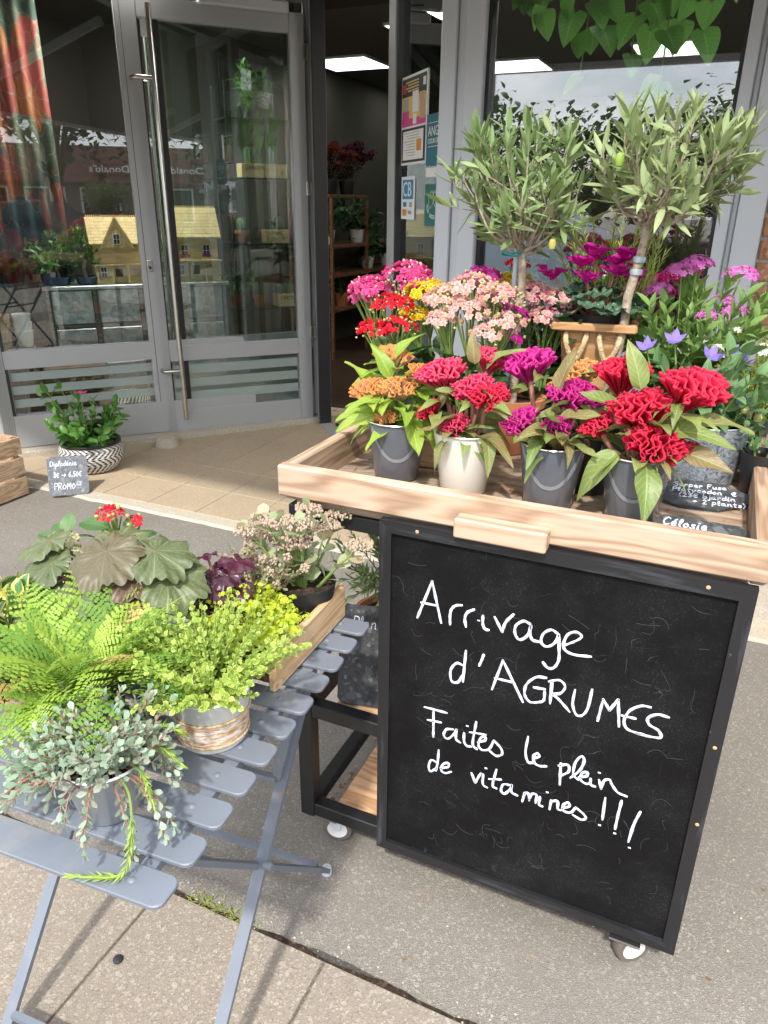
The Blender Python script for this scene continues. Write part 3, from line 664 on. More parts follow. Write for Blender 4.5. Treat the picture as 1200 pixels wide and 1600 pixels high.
# posters on the sidelight, inside the glass
def quad(name, mat, parent, x0, z0, x1, z1, y): return MB().box((x0, y - .0006, z0), (x1, y, z1)).build(name, mat, parent)
def lettering(txt, size, mat, parent, x, z, y, name='lettering', align='LEFT'):
    me = text_mesh(txt, size, mat, name, .0004, align); o = link(name, me, parent); o.matrix_local = Matrix.Translation((x, y, z)) @ Matrix.Rotation(PI, 4, 'Z') @ Matrix.Rotation(PI / 2, 4, 'X'); return o
pm = {n: plain('print_' + n, c, .45, 0, .04, 40) for n, c in dict(teal=(.012, .14, .20), green=(.008, .14, .115), black=(.015, .015, .015), pinkp=(.62, .05, .25), yellowp=(.72, .52, .16), tan=(.55, .36, .22), bluep=(.02, .22, .42), red=(.55, .04, .03), grey=(.36, .36, .35), orange=(.7, .25, .03), white=(.80, .80, .78)).items()}
po = thing('poster', 'tall white poster with two photo collages taped on the sidelight glass', 'poster', EO, EA)
quad('sheet', pm['white'], po, .285, 1.618, .583, 1.965, -.0195); Yp = -.0188
quad('collage', pm['black'], po, .293, 1.885, .576, 1.955, Yp); quad('collage', pm['yellowp'], po, .293, 1.80, .576, 1.885, Yp); quad('collage', pm['pinkp'], po, .293, 1.770, .576, 1.80, Yp)
for (a, b, c, d, m) in ((.30, 1.79, .36, 1.86, 'tan'), (.38, 1.82, .45, 1.90, 'white'), (.50, 1.83, .56, 1.88, 'grey'), (.49, 1.775, .57, 1.83, 'pinkp'), (.31, 1.86, .37, 1.89, 'tan'), (.40, 1.775, .44, 1.815, 'white'), (.53, 1.90, .57, 1.935, 'red'), (.30, 1.91, .33, 1.94, 'white')): quad('photo', pm[m], po, a, b, c, d, Yp + .0007)
for k in range(4): quad('text_line', pm['yellowp'], po, .38, 1.936 - k * .011, .53 - .02 * (k % 2), 1.941 - k * .011, Yp + .0007)
quad('screen_frame', pm['black'], po, .293, 1.628, .576, 1.762, Yp); quad('screen', pm['white'], po, .315, 1.638, .558, 1.752, Yp + .0007); quad('photo', pm['orange'], po, .335, 1.67, .39, 1.715, Yp + .0014)
for k in range(9): quad('text_line', pm['grey'], po, .41 if k > 2 else .36, 1.742 - k * .011, .54 - .02 * (k % 3), 1.745 - k * .011, Yp + .0014)
an = thing('poster', 'dark teal poster lettered ANGERS half hidden by the window post', 'poster', EO, EA)
quad('sheet', pm['teal'], an, .02, 1.605, .277, 1.795, -.0195); quad('strip', pm['white'], an, .02, 1.562, .277, 1.598, -.0195)
lettering('ANGERS', .052, pm['white'], an, .262, 1.715, Yp); lettering('CŒUR DE', .026, pm['white'], an, .262, 1.688, Yp); quad('rule', pm['white'], an, .03, 1.675, .262, 1.677, Yp); quad('rule', pm['white'], an, .03, 1.762, .262, 1.764, Yp); quad('mark', pm['white'], an, .10, 1.632, .135, 1.66, Yp)
lettering('Alter', .026, pm['teal'], an, .14, 1.572, Yp)
cb = thing('payment_sticker', 'white bank card sticker with blue square on the sidelight glass', 'sticker', EO, EA)
quad('sheet', pm['white'], cb, .402, 1.394, .570, 1.571, -.0195); quad('blue_square', pm['bluep'], cb, .418, 1.478, .552, 1.558, Yp)
lettering('CB', .086, pm['white'], cb, .548, 1.490, Yp + .0007); quad('card', pm['orange'], cb, .50, 1.408, .552, 1.436, Yp); lettering('VISA', .024, pm['bluep'], cb, .482, 1.415, Yp); quad('card', pm['bluep'], cb, .50, 1.446, .545, 1.466, Yp); quad('card', pm['grey'], cb, .43, 1.446, .465, 1.466, Yp)
tg = thing('shop_sticker', 'green sticker with white looped emblem low on the sidelight glass', 'sticker', EO, EA)
quad('sheet', pm['green'], tg, .06, 1.371, .278, 1.535, -.0195)
em_ = MB(); strokes(em_, [[(.150 + .034 * math.cos(a) , 1.475 + .028 * math.sin(a) + .3 * .034 * math.cos(a)) for a in [k * PI / 8 for k in range(17)]], [(.205 + .028 * math.cos(a), 1.475 + .030 * math.sin(a) - .3 * .028 * math.cos(a)) for a in [k * PI / 8 for k in range(17)]]], .006)
o = em_.build('emblem', pm['white'], tg); o.matrix_local = Matrix.Translation((0, Yp, 0)) @ Matrix.Rotation(PI / 2, 4, 'X')
for k, ch in enumerate('TOO GOOD TO GO'):
    a = PI + .35 + k * (PI - .7) / 13; me = text_mesh(ch, .022, pm['white'], 'letter', .0004, 'CENTER'); o = link('letter', me, tg)
    x, z = .178 - .085 * math.cos(a) * 1.0, 1.475 + .075 * math.sin(a); o.matrix_local = Matrix.Translation((x, Yp, z)) @ Matrix.Rotation(PI, 4, 'Z') @ Matrix.Rotation(PI / 2, 4, 'X') @ Matrix.Rotation(a - 1.5 * PI, 4, 'Z')
# display window on the facade plane
dw = thing('display_window', 'large shop window in a pale grey frame behind the olive trees', 'window', (0, FV, 0))
for (a, b, y0, m) in ((-1.09, -1.03, -.05, m_alul), (-1.029, -.995, -.035, m_alul), (-.994, -.925, -.055, m_alul), (-.075, -.035, -.04, m_alul), (-.034, -.015, -.025, m_alul), (-.014, .068, -.055, m_alul)): bx('frame_post', m, dw, (a, y0, .0 if b < -.9 or a > -.02 else .99), (b, .08, 2.72), .004)
bx('gasket', m_alud, dw, (-.9245, -.02, 1.03), (-.912, .05, 2.6)); bx('gasket', m_alud, dw, (-.088, -.02, 1.03), (-.0755, .05, 2.6))
bx('pane', m_glass2, dw, (-.912, .02, 1.03), (-.088, .028, 2.6)); bx('head_rail', m_alul, dw, (-.9245, -.04, 2.6), (-.0755, .08, 2.72), .004)
bx('window_sill', m_alul, dw, (-.924, -.05, .96), (-.0755, .08, 1.03), .004); bx('apron_panel', m_alul, dw, (-.924, -.03, 0), (-.0145, .06, .959), .004)
# brick pier right of the window
bw = thing('brick_wall', 'orange brick wall to the right of the shop window', 'wall', (0, FV, 0))
bx('mortar', m_mortar, bw, (.069, -.02, 0), (1.9, .2, 3.2))
me_b = [MB().box((0, -.012, 0), (.205, .02, .060), .003).mesh('brick', m_brick) for _ in range(1)][0]
for row in range(40):
    for c_ in range(5):
        x = .075 + c_ * .216 - (.108 if row % 2 else 0)
        if x < .07:
            o = MB().box((.074, -.012, 0), (x + .205, .02, .060), .003).build('brick', m_brick, bw, loc=(0, -.018 + rng.uniform(-.003, .003), .01 + row * .0715)); continue
        link('brick', me_b, bw, loc=(x, -.018 + rng.uniform(-.003, .003), .01 + row * .0715 + rng.uniform(-.001, .001)))
ld = thing('stone_ledge', 'pale stone ledge running along the foot of the brick wall', 'ledge', (0, FV, 0)); bx('ledge', m_alul, ld, (.10, -.17, .98), (1.9, -.025, 1.045), .006); bx('support', m_mortar, ld, (.10, -.14, 0), (1.9, -.026, .98))
# upper wall and side walls of the shop
fb = thing('shop_building', 'shop building shell above and behind the glazed shopfront', 'building')
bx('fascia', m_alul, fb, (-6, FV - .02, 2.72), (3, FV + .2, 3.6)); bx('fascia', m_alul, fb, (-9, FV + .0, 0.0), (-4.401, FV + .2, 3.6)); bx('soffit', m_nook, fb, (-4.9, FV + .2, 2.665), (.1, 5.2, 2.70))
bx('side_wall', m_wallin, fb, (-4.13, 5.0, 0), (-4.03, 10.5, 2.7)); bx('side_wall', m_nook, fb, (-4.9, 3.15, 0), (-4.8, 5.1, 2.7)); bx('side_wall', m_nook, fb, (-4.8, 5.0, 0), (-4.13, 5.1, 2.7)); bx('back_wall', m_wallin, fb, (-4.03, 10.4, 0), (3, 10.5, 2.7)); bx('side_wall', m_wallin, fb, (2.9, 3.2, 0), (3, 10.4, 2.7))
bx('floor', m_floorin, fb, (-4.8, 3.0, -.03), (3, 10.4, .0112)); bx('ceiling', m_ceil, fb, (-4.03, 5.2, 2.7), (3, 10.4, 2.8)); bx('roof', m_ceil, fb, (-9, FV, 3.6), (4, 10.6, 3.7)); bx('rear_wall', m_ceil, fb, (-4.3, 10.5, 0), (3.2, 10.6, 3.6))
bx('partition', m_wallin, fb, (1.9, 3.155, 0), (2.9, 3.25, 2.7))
for i, (x, y) in enumerate(((-3.62, 7.2), (-2.35, 6.15), (-2.2, 7.85), (-.75, 7.5), (-3.5, 8.9), (.6, 6.2), (-3.44, 3.93), (-.15, 4.1))):
    lp = thing('ceiling_light', ['square lit ceiling panel seen through the open doorway', 'lit ceiling panel seen past the sidelight posters', 'lit ceiling panel seen left of the hanging vine', 'lit ceiling panel seen behind the hanging vine', 'small far lit ceiling panel seen through the sidelight', 'lit ceiling panel at the right of the shop ceiling', 'added fill light panel out of view above the drawer cabinet', 'added fill light panel out of view, brightening the hanging vine'][i], 'ceiling light', (x, y, 2.68 if y > 5.2 else 2.645), 0, 'square ceiling light panels')
    bx('frame', m_white, lp, (-.31, -.31, 0), (.31, .31, .0195)); bx('diffuser', m_lamp if i < 6 else m_fill, lp, (-.295, -.295, -.004), (.295, .295, -.0005))  # last two panels are added, unseen, to brighten cabinet display and vine
# awning over the pavement
aw = thing('awning', 'grey green canvas awning over the shopfront, seen mirrored in the glass', 'awning')
A0 = (FV - .03, 2.80); A1 = (1.55, 2.14)
mb = MB(); n = 10
for k in range(n + 1):
    f = k / n; y = A0[0] + (A1[0] - A0[0]) * f; z = A0[1] + (A1[1] - A0[1]) * f - .04 * math.sin(PI * f); mb.v += [(-5.4, y, z), (3.2, y, z), (3.2, y, z + .006), (-5.4, y, z + .006)]
for k in range(n):
    for j in range(4): a = 4 * k + j; b = 4 * k + (j + 1) % 4; mb.f.append((a, b, b + 4, a + 4))
mb.build('canvas', m_awn, aw); bx('front_bar', m_alul, aw, (-5.4, A1[0] - .05, A1[1] - .03), (3.2, A1[0] - .002, A1[1] + .03), .008)
for x in (-4.9, -2.1, .4, 2.9): MB().bar((x, A0[0], 2.62), (x, A1[0] + .02, A1[1] - .01), .04, .05).build('arm', m_alul, aw)

# ---------------------------------------------------------------- display cart
CU0, CU1, CV0, CV1, CZ = -.742, .132, 1.150, 1.985, .915
ca = thing('display_cart', 'black steel cart on casters with a weathered wooden tray of flowers', 'cart')
def plank(name, mat, parent, a, b, bev=.003, axis='X', M=None):
    """box with its own origin so the grain follows its length (local X)"""
    c = [(p + q) / 2 for p, q in zip(a, b)]; h = [(q - p) / 2 for p, q in zip(a, b)]
    if axis == 'Y': o = MB().box((-h[1], -h[0], -h[2]), (h[1], h[0], h[2]), bev).build(name, mat, parent, loc=c, rot=(0, 0, PI / 2))
    elif axis == 'Z': o = MB().box((-h[2], -h[1], -h[0]), (h[2], h[1], h[0]), bev).build(name, mat, parent, loc=c, rot=(0, PI / 2, 0))
    else: o = MB().box([-k for k in h], h, bev).build(name, mat, parent, loc=c)
    return o
for k in range(6):
    w = (CV1 - CV0 - .05) / 6; y = CV0 + .025 + k * w
    plank('deck_plank', m_deck, ca, (CU0 + .026, y + .002, CZ - .02), (CU1 - .026, y + w - .002, CZ + rng.uniform(-.0015, .0005)), .003)
plank('front_lip', m_lip, ca, (CU0, CV0, .920), (CU1, CV0 + .026, .984), .004)
plank('side_rail', m_rail, ca, (CU0, CV0 + .0265, .905), (CU0 + .026, CV1 - .0265, .982), .004, 'Y')
plank('side_rail', m_rail, ca, (CU1 - .026, CV0 + .0265, .905), (CU1, CV1 - .0265, .982), .004, 'Y')
plank('back_rail', m_rail, ca, (CU0, CV1 - .026, .905), (CU1, CV1, .982), .004)
hb = plank('lip_block', m_lip, ca, (-.366, CV0 - .032, .916), (-.204, CV0 - .0005, .953), .003)
Lw = .036
def steel(name, a, b, parent=None): return bx(name, m_blackm, parent or ca, a, b, .002)
f0, f1 = CV0 + .024, CV1 - .02; g0, g1 = CU0 + .008, CU1 - .022
for x in (g0, g1 - Lw):
    for y in (f0, f1 - Lw): steel('leg', (x, y, .085), (x + Lw, y + Lw, .8945))
for y in (f0 + .001, f1 - Lw - .001): steel('top_bar', (g0 + Lw, y, .862), (g1 - Lw, y + Lw - .002, .893))
for x in (g0 + .001, g1 - Lw + .001): steel('top_bar', (x, f0 + Lw, .862), (x + Lw - .002, f1 - Lw, .893))
for zt in (.415, .125):
    for y in (f0 + .002, f1 - Lw): steel('shelf_bar', (g0 + Lw, y, zt - .036), (g1 - Lw, y + Lw - .004, zt))
    for x in (g0 + .002, g1 - Lw + .002): steel('shelf_bar', (x, f0 + Lw, zt - .036), (x + Lw - .004, f1 - Lw, zt))
    for k in range(4):
        w = (f1 - f0 - 2 * Lw) / 4; y = f0 + Lw + k * w
        plank('shelf_board', m_shelfw, ca, (g0 + Lw + .045, y + .001, zt - .03), (g1 - Lw, y + w - .001, zt - .008 + rng.uniform(-.001, .001)), .002)
MB().lathe([(0, .012), (.006, .012), (.008, .006), (.008, 0)], 10, (g0 + Lw + .02, f0 + Lw + .012, .09)).build('bolt', m_zinc, ca, True)
def caster(x, y, az, white):
    c_ = bx('caster_plate', m_zinc, ca, (x - .03, y - .03, .079), (x + .03, y + .03, .0848))
    M = Matrix.Translation((x, y, 0)) @ Matrix.Rotation(az, 4, 'Z')
    rad = .037
    tw = MB().lathe([(rad - .012, -.012), (rad - .002, -.012), (rad, -.008), (rad, .008), (rad - .002, .012), (rad - .012, .012)], 28); w = tw.build('tyre', plainbrown, c_, True); MW = M @ Matrix.Translation((.018, 0, rad)) @ Matrix.Rotation(PI / 2, 4, 'X'); w.matrix_local = MW
    hub = MB().lathe([(0, .0115), (.006, .0125), (.009, .009), (.018, .0085), (rad - .012, .0125), (rad - .0115, -.0125), (.018, -.0085), (.009, -.009), (.006, -.0125), (0, -.0115)], 28).build('hub', m_white, c_, True); hub.matrix_local = MW
    for s in (-1, 1):
        fk = MB(); fk.prism([(-.006, .0), (.030, -.0), (.0245, -.042), (.0115, -.042)], -.0012, .0012); o = fk.build('fork', m_alul, c_); o.matrix_local = M @ Matrix.Translation((0, s * .0165, .079)) @ Matrix.Rotation(PI / 2, 4, 'X')
plainbrown = plain('grey_brown_rubber', (.13, .105, .09), .8, 0, .2, 40)
caster(-.672, 1.212, .25, True); caster(.030, 1.180, .65, True); caster(-.66, 1.9, .4, True); caster(.05, 1.9, .9, True)
# chalkboard hung on the cart front
cbd = thing('chalkboard_sign', 'black framed chalkboard lettered in white, hung on the cart front', 'chalkboard', (-.515, 1.149, .113))
BW, BH, BF = .635, .803, .024
pn = MB().box((.006, -.004, .006), (BW - .006, .004, BH - .006)).build('panel', m_board, cbd)
def mitre(name, p, d, L_, flip):
    """frame bar with 45 degree ends, along local X from p"""
    mb = MB(); t = .016
    for y in (-.012, .005):
        mb.v += [(0, y, 0), (L_, y, 0), (L_ - BF, y, BF), (BF, y, BF)]
    mb.f += [(0, 1, 2, 3), (7, 6, 5, 4), (0, 4, 5, 1), (1, 5, 6, 2), (2, 6, 7, 3), (3, 7, 4, 0)]
    o = mb.build(name, m_black, cbd); o.matrix_local = Matrix.Translation(p) @ Matrix.Rotation(d, 4, 'Y'); return o
mitre('frame_bar', (0, 0, 0), 0, BW, 0); mitre('frame_bar', (BW, 0, BH), PI, BW, 0)
mitre('frame_bar', (0, 0, BH), PI / 2, BH, 0); mitre('frame_bar', (BW, 0, 0), -PI / 2, BH, 0)
for (x, z) in ((.075, BH - .011), (BW - .07, BH - .011), (BW - .011, .33), (BW - .011, .50)):
    o = MB().lathe([(0, .001), (.0028, .0008), (.0036, 0)], 10).build('screw', m_stripec, cbd, True); o.matrix_local = Matrix.Translation((x, -.0121, z)) @ Matrix.Rotation(PI / 2, 4, 'X')
BOARD = {'Arrivage':[[(-4370,7230),(-4100,8070)],[(-4100,8070),(-3890,7240)],[(-4300,7570),(-3980,7580)],[(-3710,7250),(-3720,7430),(-3700,7570),(-3620,7670),(-3500,7710)],[(-3400,7280),(-3430,7440),(-3390,7580),(-3260,7680)],[(-3090,7590),(-3080,7410),(-3030,7320),(-2960,7320)],[(-3170,7470)],[(-2870,7620),(-2710,7350)],[(-2710,7350),(-2660,7560),(-2530,7760)],[(-2220,7640),(-2340,7670),(-2470,7540),(-2470,7370),(-2380,7270),(-2250,7390),(-2200,7610)],[(-2200,7610),(-2200,7440),(-2150,7330),(-2040,7320)],[(-1700,7560),(-1840,7620),(-1970,7500),(-1990,7320),(-1880,7260),(-1750,7380),(-1700,7550)],[(-1700,7550),(-1670,7310),(-1650,7040),(-1720,6860),(-1830,6830),(-1920,6920)],[(-1570,7380),(-1410,7500),(-1310,7620),(-1400,7690),(-1540,7610),(-1600,7400),(-1550,7270),(-1380,7230),(-1110,7270)]],"d'AGRUMES":[[(-3370,6760),(-3380,6420),(-3390,6060)],[(-3410,6420),(-3540,6430),(-3650,6240),(-3620,6000),(-3490,6010),(-3400,6210)],[(-3020,6770),(-3050,6650),(-3090,6510)],[(-2810,6060),(-2650,6750)],[(-2650,6750),(-2210,5960)],[(-2770,6320),(-2430,6330)],[(-1830,6610),(-2010,6570),(-2170,6370),(-2190,6140),(-2080,6000),(-1910,6050),(-1830,6120),(-1830,6310)],[(-2030,6340),(-1830,6360)],[(-1720,6580),(-1710,6090)],[(-1770,6550),(-1590,6630),(-1480,6530),(-1540,6370),(-1680,6300)],[(-1680,6300),(-1540,6200),(-1350,6020)],[(-1300,6510),(-1310,6210),(-1230,6000),(-1120,6010),(-1040,6200),(-1010,6610)],[(-840,5990),(-800,6470)],[(-800,6470),(-670,6270)],[(-670,6270),(-550,6540)],[(-550,6540),(-470,5990)],[(-10,6550),(-160,6530),(-330,6380),(-400,6150),(-340,5990),(-180,5950),(-40,5960)],[(-450,6230),(-220,6240)],[(300,6440),(120,6440),(-20,6320),(20,6190),(180,6120),(240,5990),(80,5950),(-170,5940)]],'Faites':[[(-4150,5210),(-3680,5220)],[(-3960,5190),(-3940,4550)],[(-4070,4920),(-3790,4950)],[(-3530,4870),(-3670,4820),(-3720,4660),(-3630,4600),(-3510,4760),(-3460,4890)],[(-3460,4890),(-3460,4660),(-3370,4600)],[(-3300,4860),(-3290,4660),(-3230,4570),(-3140,4580)],[(-3250,5050)],[(-3070,5210),(-3110,4670),(-3020,4560)],[(-3180,4920),(-2860,4970)],[(-3000,4740),(-2870,4830),(-2880,4920),(-2960,4850),(-2990,4660),(-2900,4580),(-2770,4660),(-2690,4890)],[(-2690,4890),(-2540,4750),(-2510,4620),(-2620,4540),(-2760,4610)]],'le':[[(-2040,5210),(-2060,4840),(-1990,4620),(-1870,4650)],[(-1900,4740),(-1800,4820),(-1830,4890),(-1900,4800),(-1870,4650),(-1760,4610),(-1640,4650)]],'plein':[[(-1380,4820),(-1350,4320)],[(-1410,4750),(-1250,4830),(-1220,4680),(-1340,4540)],[(-1170,4550),(-1020,4790),(-970,5030),(-1030,5110),(-1120,4930),(-1130,4650),(-1030,4560)],[(-1020,4620),(-890,4700),(-890,4790),(-970,4740),(-990,4580),(-870,4520),(-800,4580)],[(-810,4670),(-790,4530),(-710,4520)],[(-680,4860)],[(-660,4700),(-600,4510)],[(-600,4510),(-570,4710),(-480,4770),(-420,4670),(-300,4540),(-140,4510)]],'de':[[(-3810,4250),(-3820,3930),(-3850,3710)],[(-3840,3920),(-3960,3940),(-4010,3770),(-3970,3640),(-3840,3770)],[(-3750,3810),(-3590,3900),(-3600,4000),(-3710,3910),(-3730,3750),(-3640,3720),(-3520,3800)]],'vitamines':[[(-3090,3930),(-3000,3720)],[(-3000,3720),(-2900,4000)],[(-2850,3990),(-2840,3740),(-2750,3690)],[(-2810,4160)],[(-2590,4210),(-2640,3800),(-2560,3740)],[(-2720,3920),(-2480,4000)],[(-2300,3930),(-2430,3890),(-2460,3720),(-2380,3680),(-2280,3840),(-2260,3950)],[(-2260,3950),(-2250,3770),(-2130,3730)],[(-2020,3630),(-1990,3860)],[(-1990,3840),(-1920,3870),(-1890,3710)],[(-1890,3730),(-1850,3880),(-1760,3890),(-1760,3700)],[(-1690,3880),(-1690,3680),(-1620,3660)],[(-1570,4040)],[(-1480,3650),(-1470,3880)],[(-1470,3850),(-1350,3900),(-1330,3730),(-1270,3710)],[(-1240,3780),(-1120,3870),(-1150,3950),(-1230,3860),(-1220,3720),(-1080,3730),(-1000,3890)],[(-1000,3890),(-840,3790),(-790,3710),(-870,3640),(-1030,3690)]],'exclamation':[[(-500,4330),(-490,3810)],[(-530,3650)],[(-210,4380),(-230,4040),(-240,3680)],[(-240,3570)],[(140,4260),(70,3930),(30,3480)],[(60,3340)]]}
for word, SL in BOARD.items():
    mb = strokes(MB(), [[(x / 1e4 + .515, z / 1e4 - .113) for x, z in s] for s in SL], .0052)
    o = mb.build('handwritten_word', m_chalk, pn); o.matrix_local = Matrix.Translation((0, -.0042, 0)) @ Matrix.Rotation(PI / 2, 4, 'X')

r = random.Random(77); gs = []
for _ in range(85):
    x, y = r.uniform(.05, BW - .05), r.uniform(.05, BH - .06); a = r.uniform(-.5, .5); c_ = r.uniform(.006, .022); k_ = r.uniform(-1.6, 1.6); a += r.choice((0, 1.4))
    gs.append([(x + c_ * q * math.cos(a) - k_ * c_ * .5 * q * q * math.sin(a), y + c_ * q * math.sin(a) + k_ * c_ * .5 * q * q) for q in (-1, -.4, .2, .7, 1.0)])
o = strokes(MB(), gs, .0013, .0003).build('wiped_marks', m_ghost, pn); o['kind'] = 'stuff'; o.matrix_local = Matrix.Translation((0, -.0041, 0)) @ Matrix.Rotation(PI / 2, 4, 'X')
# ---------------------------------------------------------------- folding table
TA = R_(4)
tb = thing('folding_table', 'blue grey slatted metal folding table crowded with potted plants', 'table', (-.80, .765, 0), TA)
TZ = .70
def slat_mesh(w, L0, L1):
    mb = MB(); rr = .013; pts = []
    for (cx, cy, a0) in ((L1 - rr, w / 2 - rr, 0), (L0 + rr, w / 2 - rr, PI / 2), (L0 + rr, -w / 2 + rr, PI), (L1 - rr, -w / 2 + rr, 1.5 * PI)):
        for k in range(5): a = a0 + k * PI / 8; pts.append((cx + rr * math.cos(a), cy + rr * math.sin(a)))
    n = len(pts)
    for (s, z) in ((.0035, -.0075), (0, -.0055), (0, -.0012), (.0012, 0)):
        for (x, y) in pts: mb.v.append((x - math.copysign(s, x), y - math.copysign(s, y), z))
    for k in range(3):
        for j in range(n): a = k * n + j; b = k * n + (j + 1) % n; mb.f.append((a, b, b + n, a + n))
    mb.f.append(tuple(3 * n + j for j in range(n))); mb.f.append(tuple(reversed(range(n)))); return mb
sm = slat_mesh(.047, -.30, .30).mesh('slat', m_blue)
rv_m = MB().lathe([(0, .0022), (.003, .0018), (.0052, 0)], 10).mesh('rivet', m_blue, True)
for k in range(11):
    s = link('slat', sm, tb, loc=(0, -.315 + .063 * k, TZ))
    for x in (-.245, .245): link('rivet', rv_m, s, loc=(x, 0, 0))
for x in (-.245, .245):
    bx('under_bar', m_blue, tb, (x - .011, -.325, TZ - .022), (x + .011, .335, TZ - .008), .001)
for sx in (-1, 1):
    MB().bar((sx * .207, -.235, .012), (sx * .207, .29, TZ - .03), .010, .022, (sx, 0, 0)).build('leg', m_blue, tb)
    MB().bar((sx * .193, .33, .012), (sx * .193, -.27, TZ - .03), .010, .022, (sx, 0, 0)).build('leg', m_blue, tb)
    o = MB().lathe([(0, .016), (.006, .016), (.008, .012), (.008, 0)], 10).build('pivot_bolt', m_blue, tb, True); o.matrix_local = Matrix.Translation((sx * .213, .032, .35)) @ Matrix.Rotation(sx * PI / 2, 4, 'Y')
    for (x, y) in ((.207, -.237), (.193, .333)): MB().lathe([(0, .02), (.011, .018), (.013, .006), (.012, 0), (0, 0)], 12, (sx * x, y, 0)).build('foot_cap', m_alul, tb, True)
for (y, z, h) in ((-.205, .055, .199), (.298, .055, .186), (.115, .47, .199), (-.09, .47, .186), (.255, .648, .2)): MB().bar((-h, y, z), (h, y, z), .012, .012).build('stretcher', m_blue, tb)
MB().bar((.20, .115, .47), (.20, .27, TZ - .035), .008, .016, (1, 0, 0)).build('lock_hook', m_blue, tb)

# ---------------------------------------------------------------- small glyph set for hand lettered signs
G = {
'D': [[(0, 0), (0, 1)], [(0, 1), (.45, .85), (.55, .5), (.4, .1), (0, 0)]], 'i': [[(.1, .55), (.1, .05), (.22, 0)], [(.1, .8)]], 'p': [[(.05, .55), (.05, -.4)], [(.05, .45), (.3, .58), (.42, .3), (.25, .03), (.05, .12)]],
'l': [[(.05, .1), (.25, .7), (.18, 1), (.08, .75), (.1, .15), (.25, 0)]], 'a': [[(.4, .5), (.15, .55), (.03, .25), (.15, .02), (.35, .15), (.4, .5)], [(.4, .5), (.4, .1), (.52, 0)]], 'd': [[(.42, 1), (.42, .05)], [(.42, .45), (.15, .52), (.03, .22), (.18, 0), (.42, .15)]],
'é': [[(.05, .28), (.35, .32), (.3, .55), (.1, .5), (.05, .2), (.2, 0), (.42, .1)], [(.2, .72), (.35, .9)]], 'e': [[(.05, .28), (.35, .32), (.3, .55), (.1, .5), (.05, .2), (.2, 0), (.42, .1)]], 'n': [[(.05, .55), (.05, 0)], [(.05, .35), (.25, .56), (.38, .4), (.38, .1), (.48, 0)]],
'8': [[(.25, .5), (.08, .7), (.2, 1), (.4, .8), (.25, .5), (.06, .25), (.2, 0), (.42, .2), (.25, .5)]], '€': [[(.48, .85), (.25, .95), (.08, .5), (.25, .04), (.48, .12)], [(0, .58), (.38, .6)], [(0, .4), (.34, .42)]], '>': [[(0, .4), (.8, .4)], [(.55, .65), (.8, .4)], [(.8, .4), (.5, .12)]],
'6': [[(.4, 1), (.12, .6), (.05, .25), (.22, 0), (.42, .2), (.3, .45), (.08, .35)]], '5': [[(.45, 1), (.12, .98)], [(.12, .98), (.1, .6), (.35, .6), (.42, .25), (.2, 0), (.02, .12)]], '0': [[(.25, .95), (.05, .5), (.22, 0), (.45, .45), (.25, .95)]], ',': [[(.15, .1), (.08, -.15)]],
'P': [[(.02, 0), (.02, 1)], [(.02, 1), (.42, .9), (.4, .55), (.02, .5)]], 'R': [[(.02, 0), (.02, 1)], [(.02, 1), (.4, .9), (.38, .58), (.04, .5)], [(.1, .5), (.48, 0)]], 'O': [[(.25, .7), (.03, .38), (.22, 0), (.5, .35), (.25, .7)]], 'M': [[(.02, 0), (.06, .85)], [(.06, .85), (.28, .35)], [(.28, .35), (.5, .85)], [(.5, .85), (.55, 0)]],
'!': [[(.12, 1), (.1, .3)], [(.1, .03)]], 'C': [[(.5, .85), (.25, 1), (.03, .5), (.2, .02), (.52, .1)]], 'o': [[(.25, .55), (.05, .3), (.2, 0), (.42, .28), (.25, .55)]], 's': [[(.36, .5), (.15, .55), (.12, .36), (.34, .2), (.25, .0), (.03, .05)]], 't': [[(.15, .9), (.15, .1), (.3, 0)], [(0, .58), (.35, .6)]],
'r': [[(.05, .55), (.05, 0)], [(.05, .3), (.2, .55), (.35, .5)]], 'u': [[(.05, .55), (.08, .08), (.3, .1), (.4, .55)], [(.4, .55), (.42, 0)]], 'S': [[(.45, .9), (.2, 1), (.08, .72), (.42, .4), (.3, .02), (.02, .1)]], 'b': [[(.05, 1), (.05, .05)], [(.05, .4), (.3, .55), (.42, .28), (.25, 0), (.05, .1)]], 'j': [[(.2, .55), (.2, -.3), (.0, -.3)], [(.2, .8)]], '2': [[(.05, .8), (.25, 1), (.4, .75), (.05, .02)], [(.05, .02), (.45, .02)]], '3': [[(.05, .9), (.3, 1), (.35, .65), (.15, .52)], [(.15, .52), (.42, .35), (.25, 0), (.03, .1)]], '(': [[(.25, 1.05), (.05, .5), (.25, -.1)]], ')': [[(.05, 1.05), (.25, .5), (.05, -.1)]], '+': [[(.0, .4), (.4, .4)], [(.2, .6), (.2, .2)]], '-': [[(.05, .35), (.35, .37)]], 'F': [[(.02, 0), (.02, 1)], [(.02, 1), (.42, .98)], [(.02, .55), (.3, .56)]], 'g': [[(.4, .5), (.15, .55), (.03, .25), (.2, .05), (.4, .2)], [(.4, .5), (.4, -.3), (.2, -.42), (.05, -.3)]], 'm': [[(.02, .55), (.02, 0)], [(.02, .4), (.15, .56), (.24, .4), (.24, .0)], [(.24, .4), (.4, .56), (.5, .4), (.52, 0)]], 'c': [[(.4, .48), (.2, .56), (.05, .28), (.2, 0), (.42, .1)]], 'v': [[(.02, .55), (.18, 0)], [(.18, 0), (.38, .55)]], 'y': [[(.02, .55), (.2, .1)], [(.42, .55), (.2, .1), (.05, -.4)]], ' ': []}
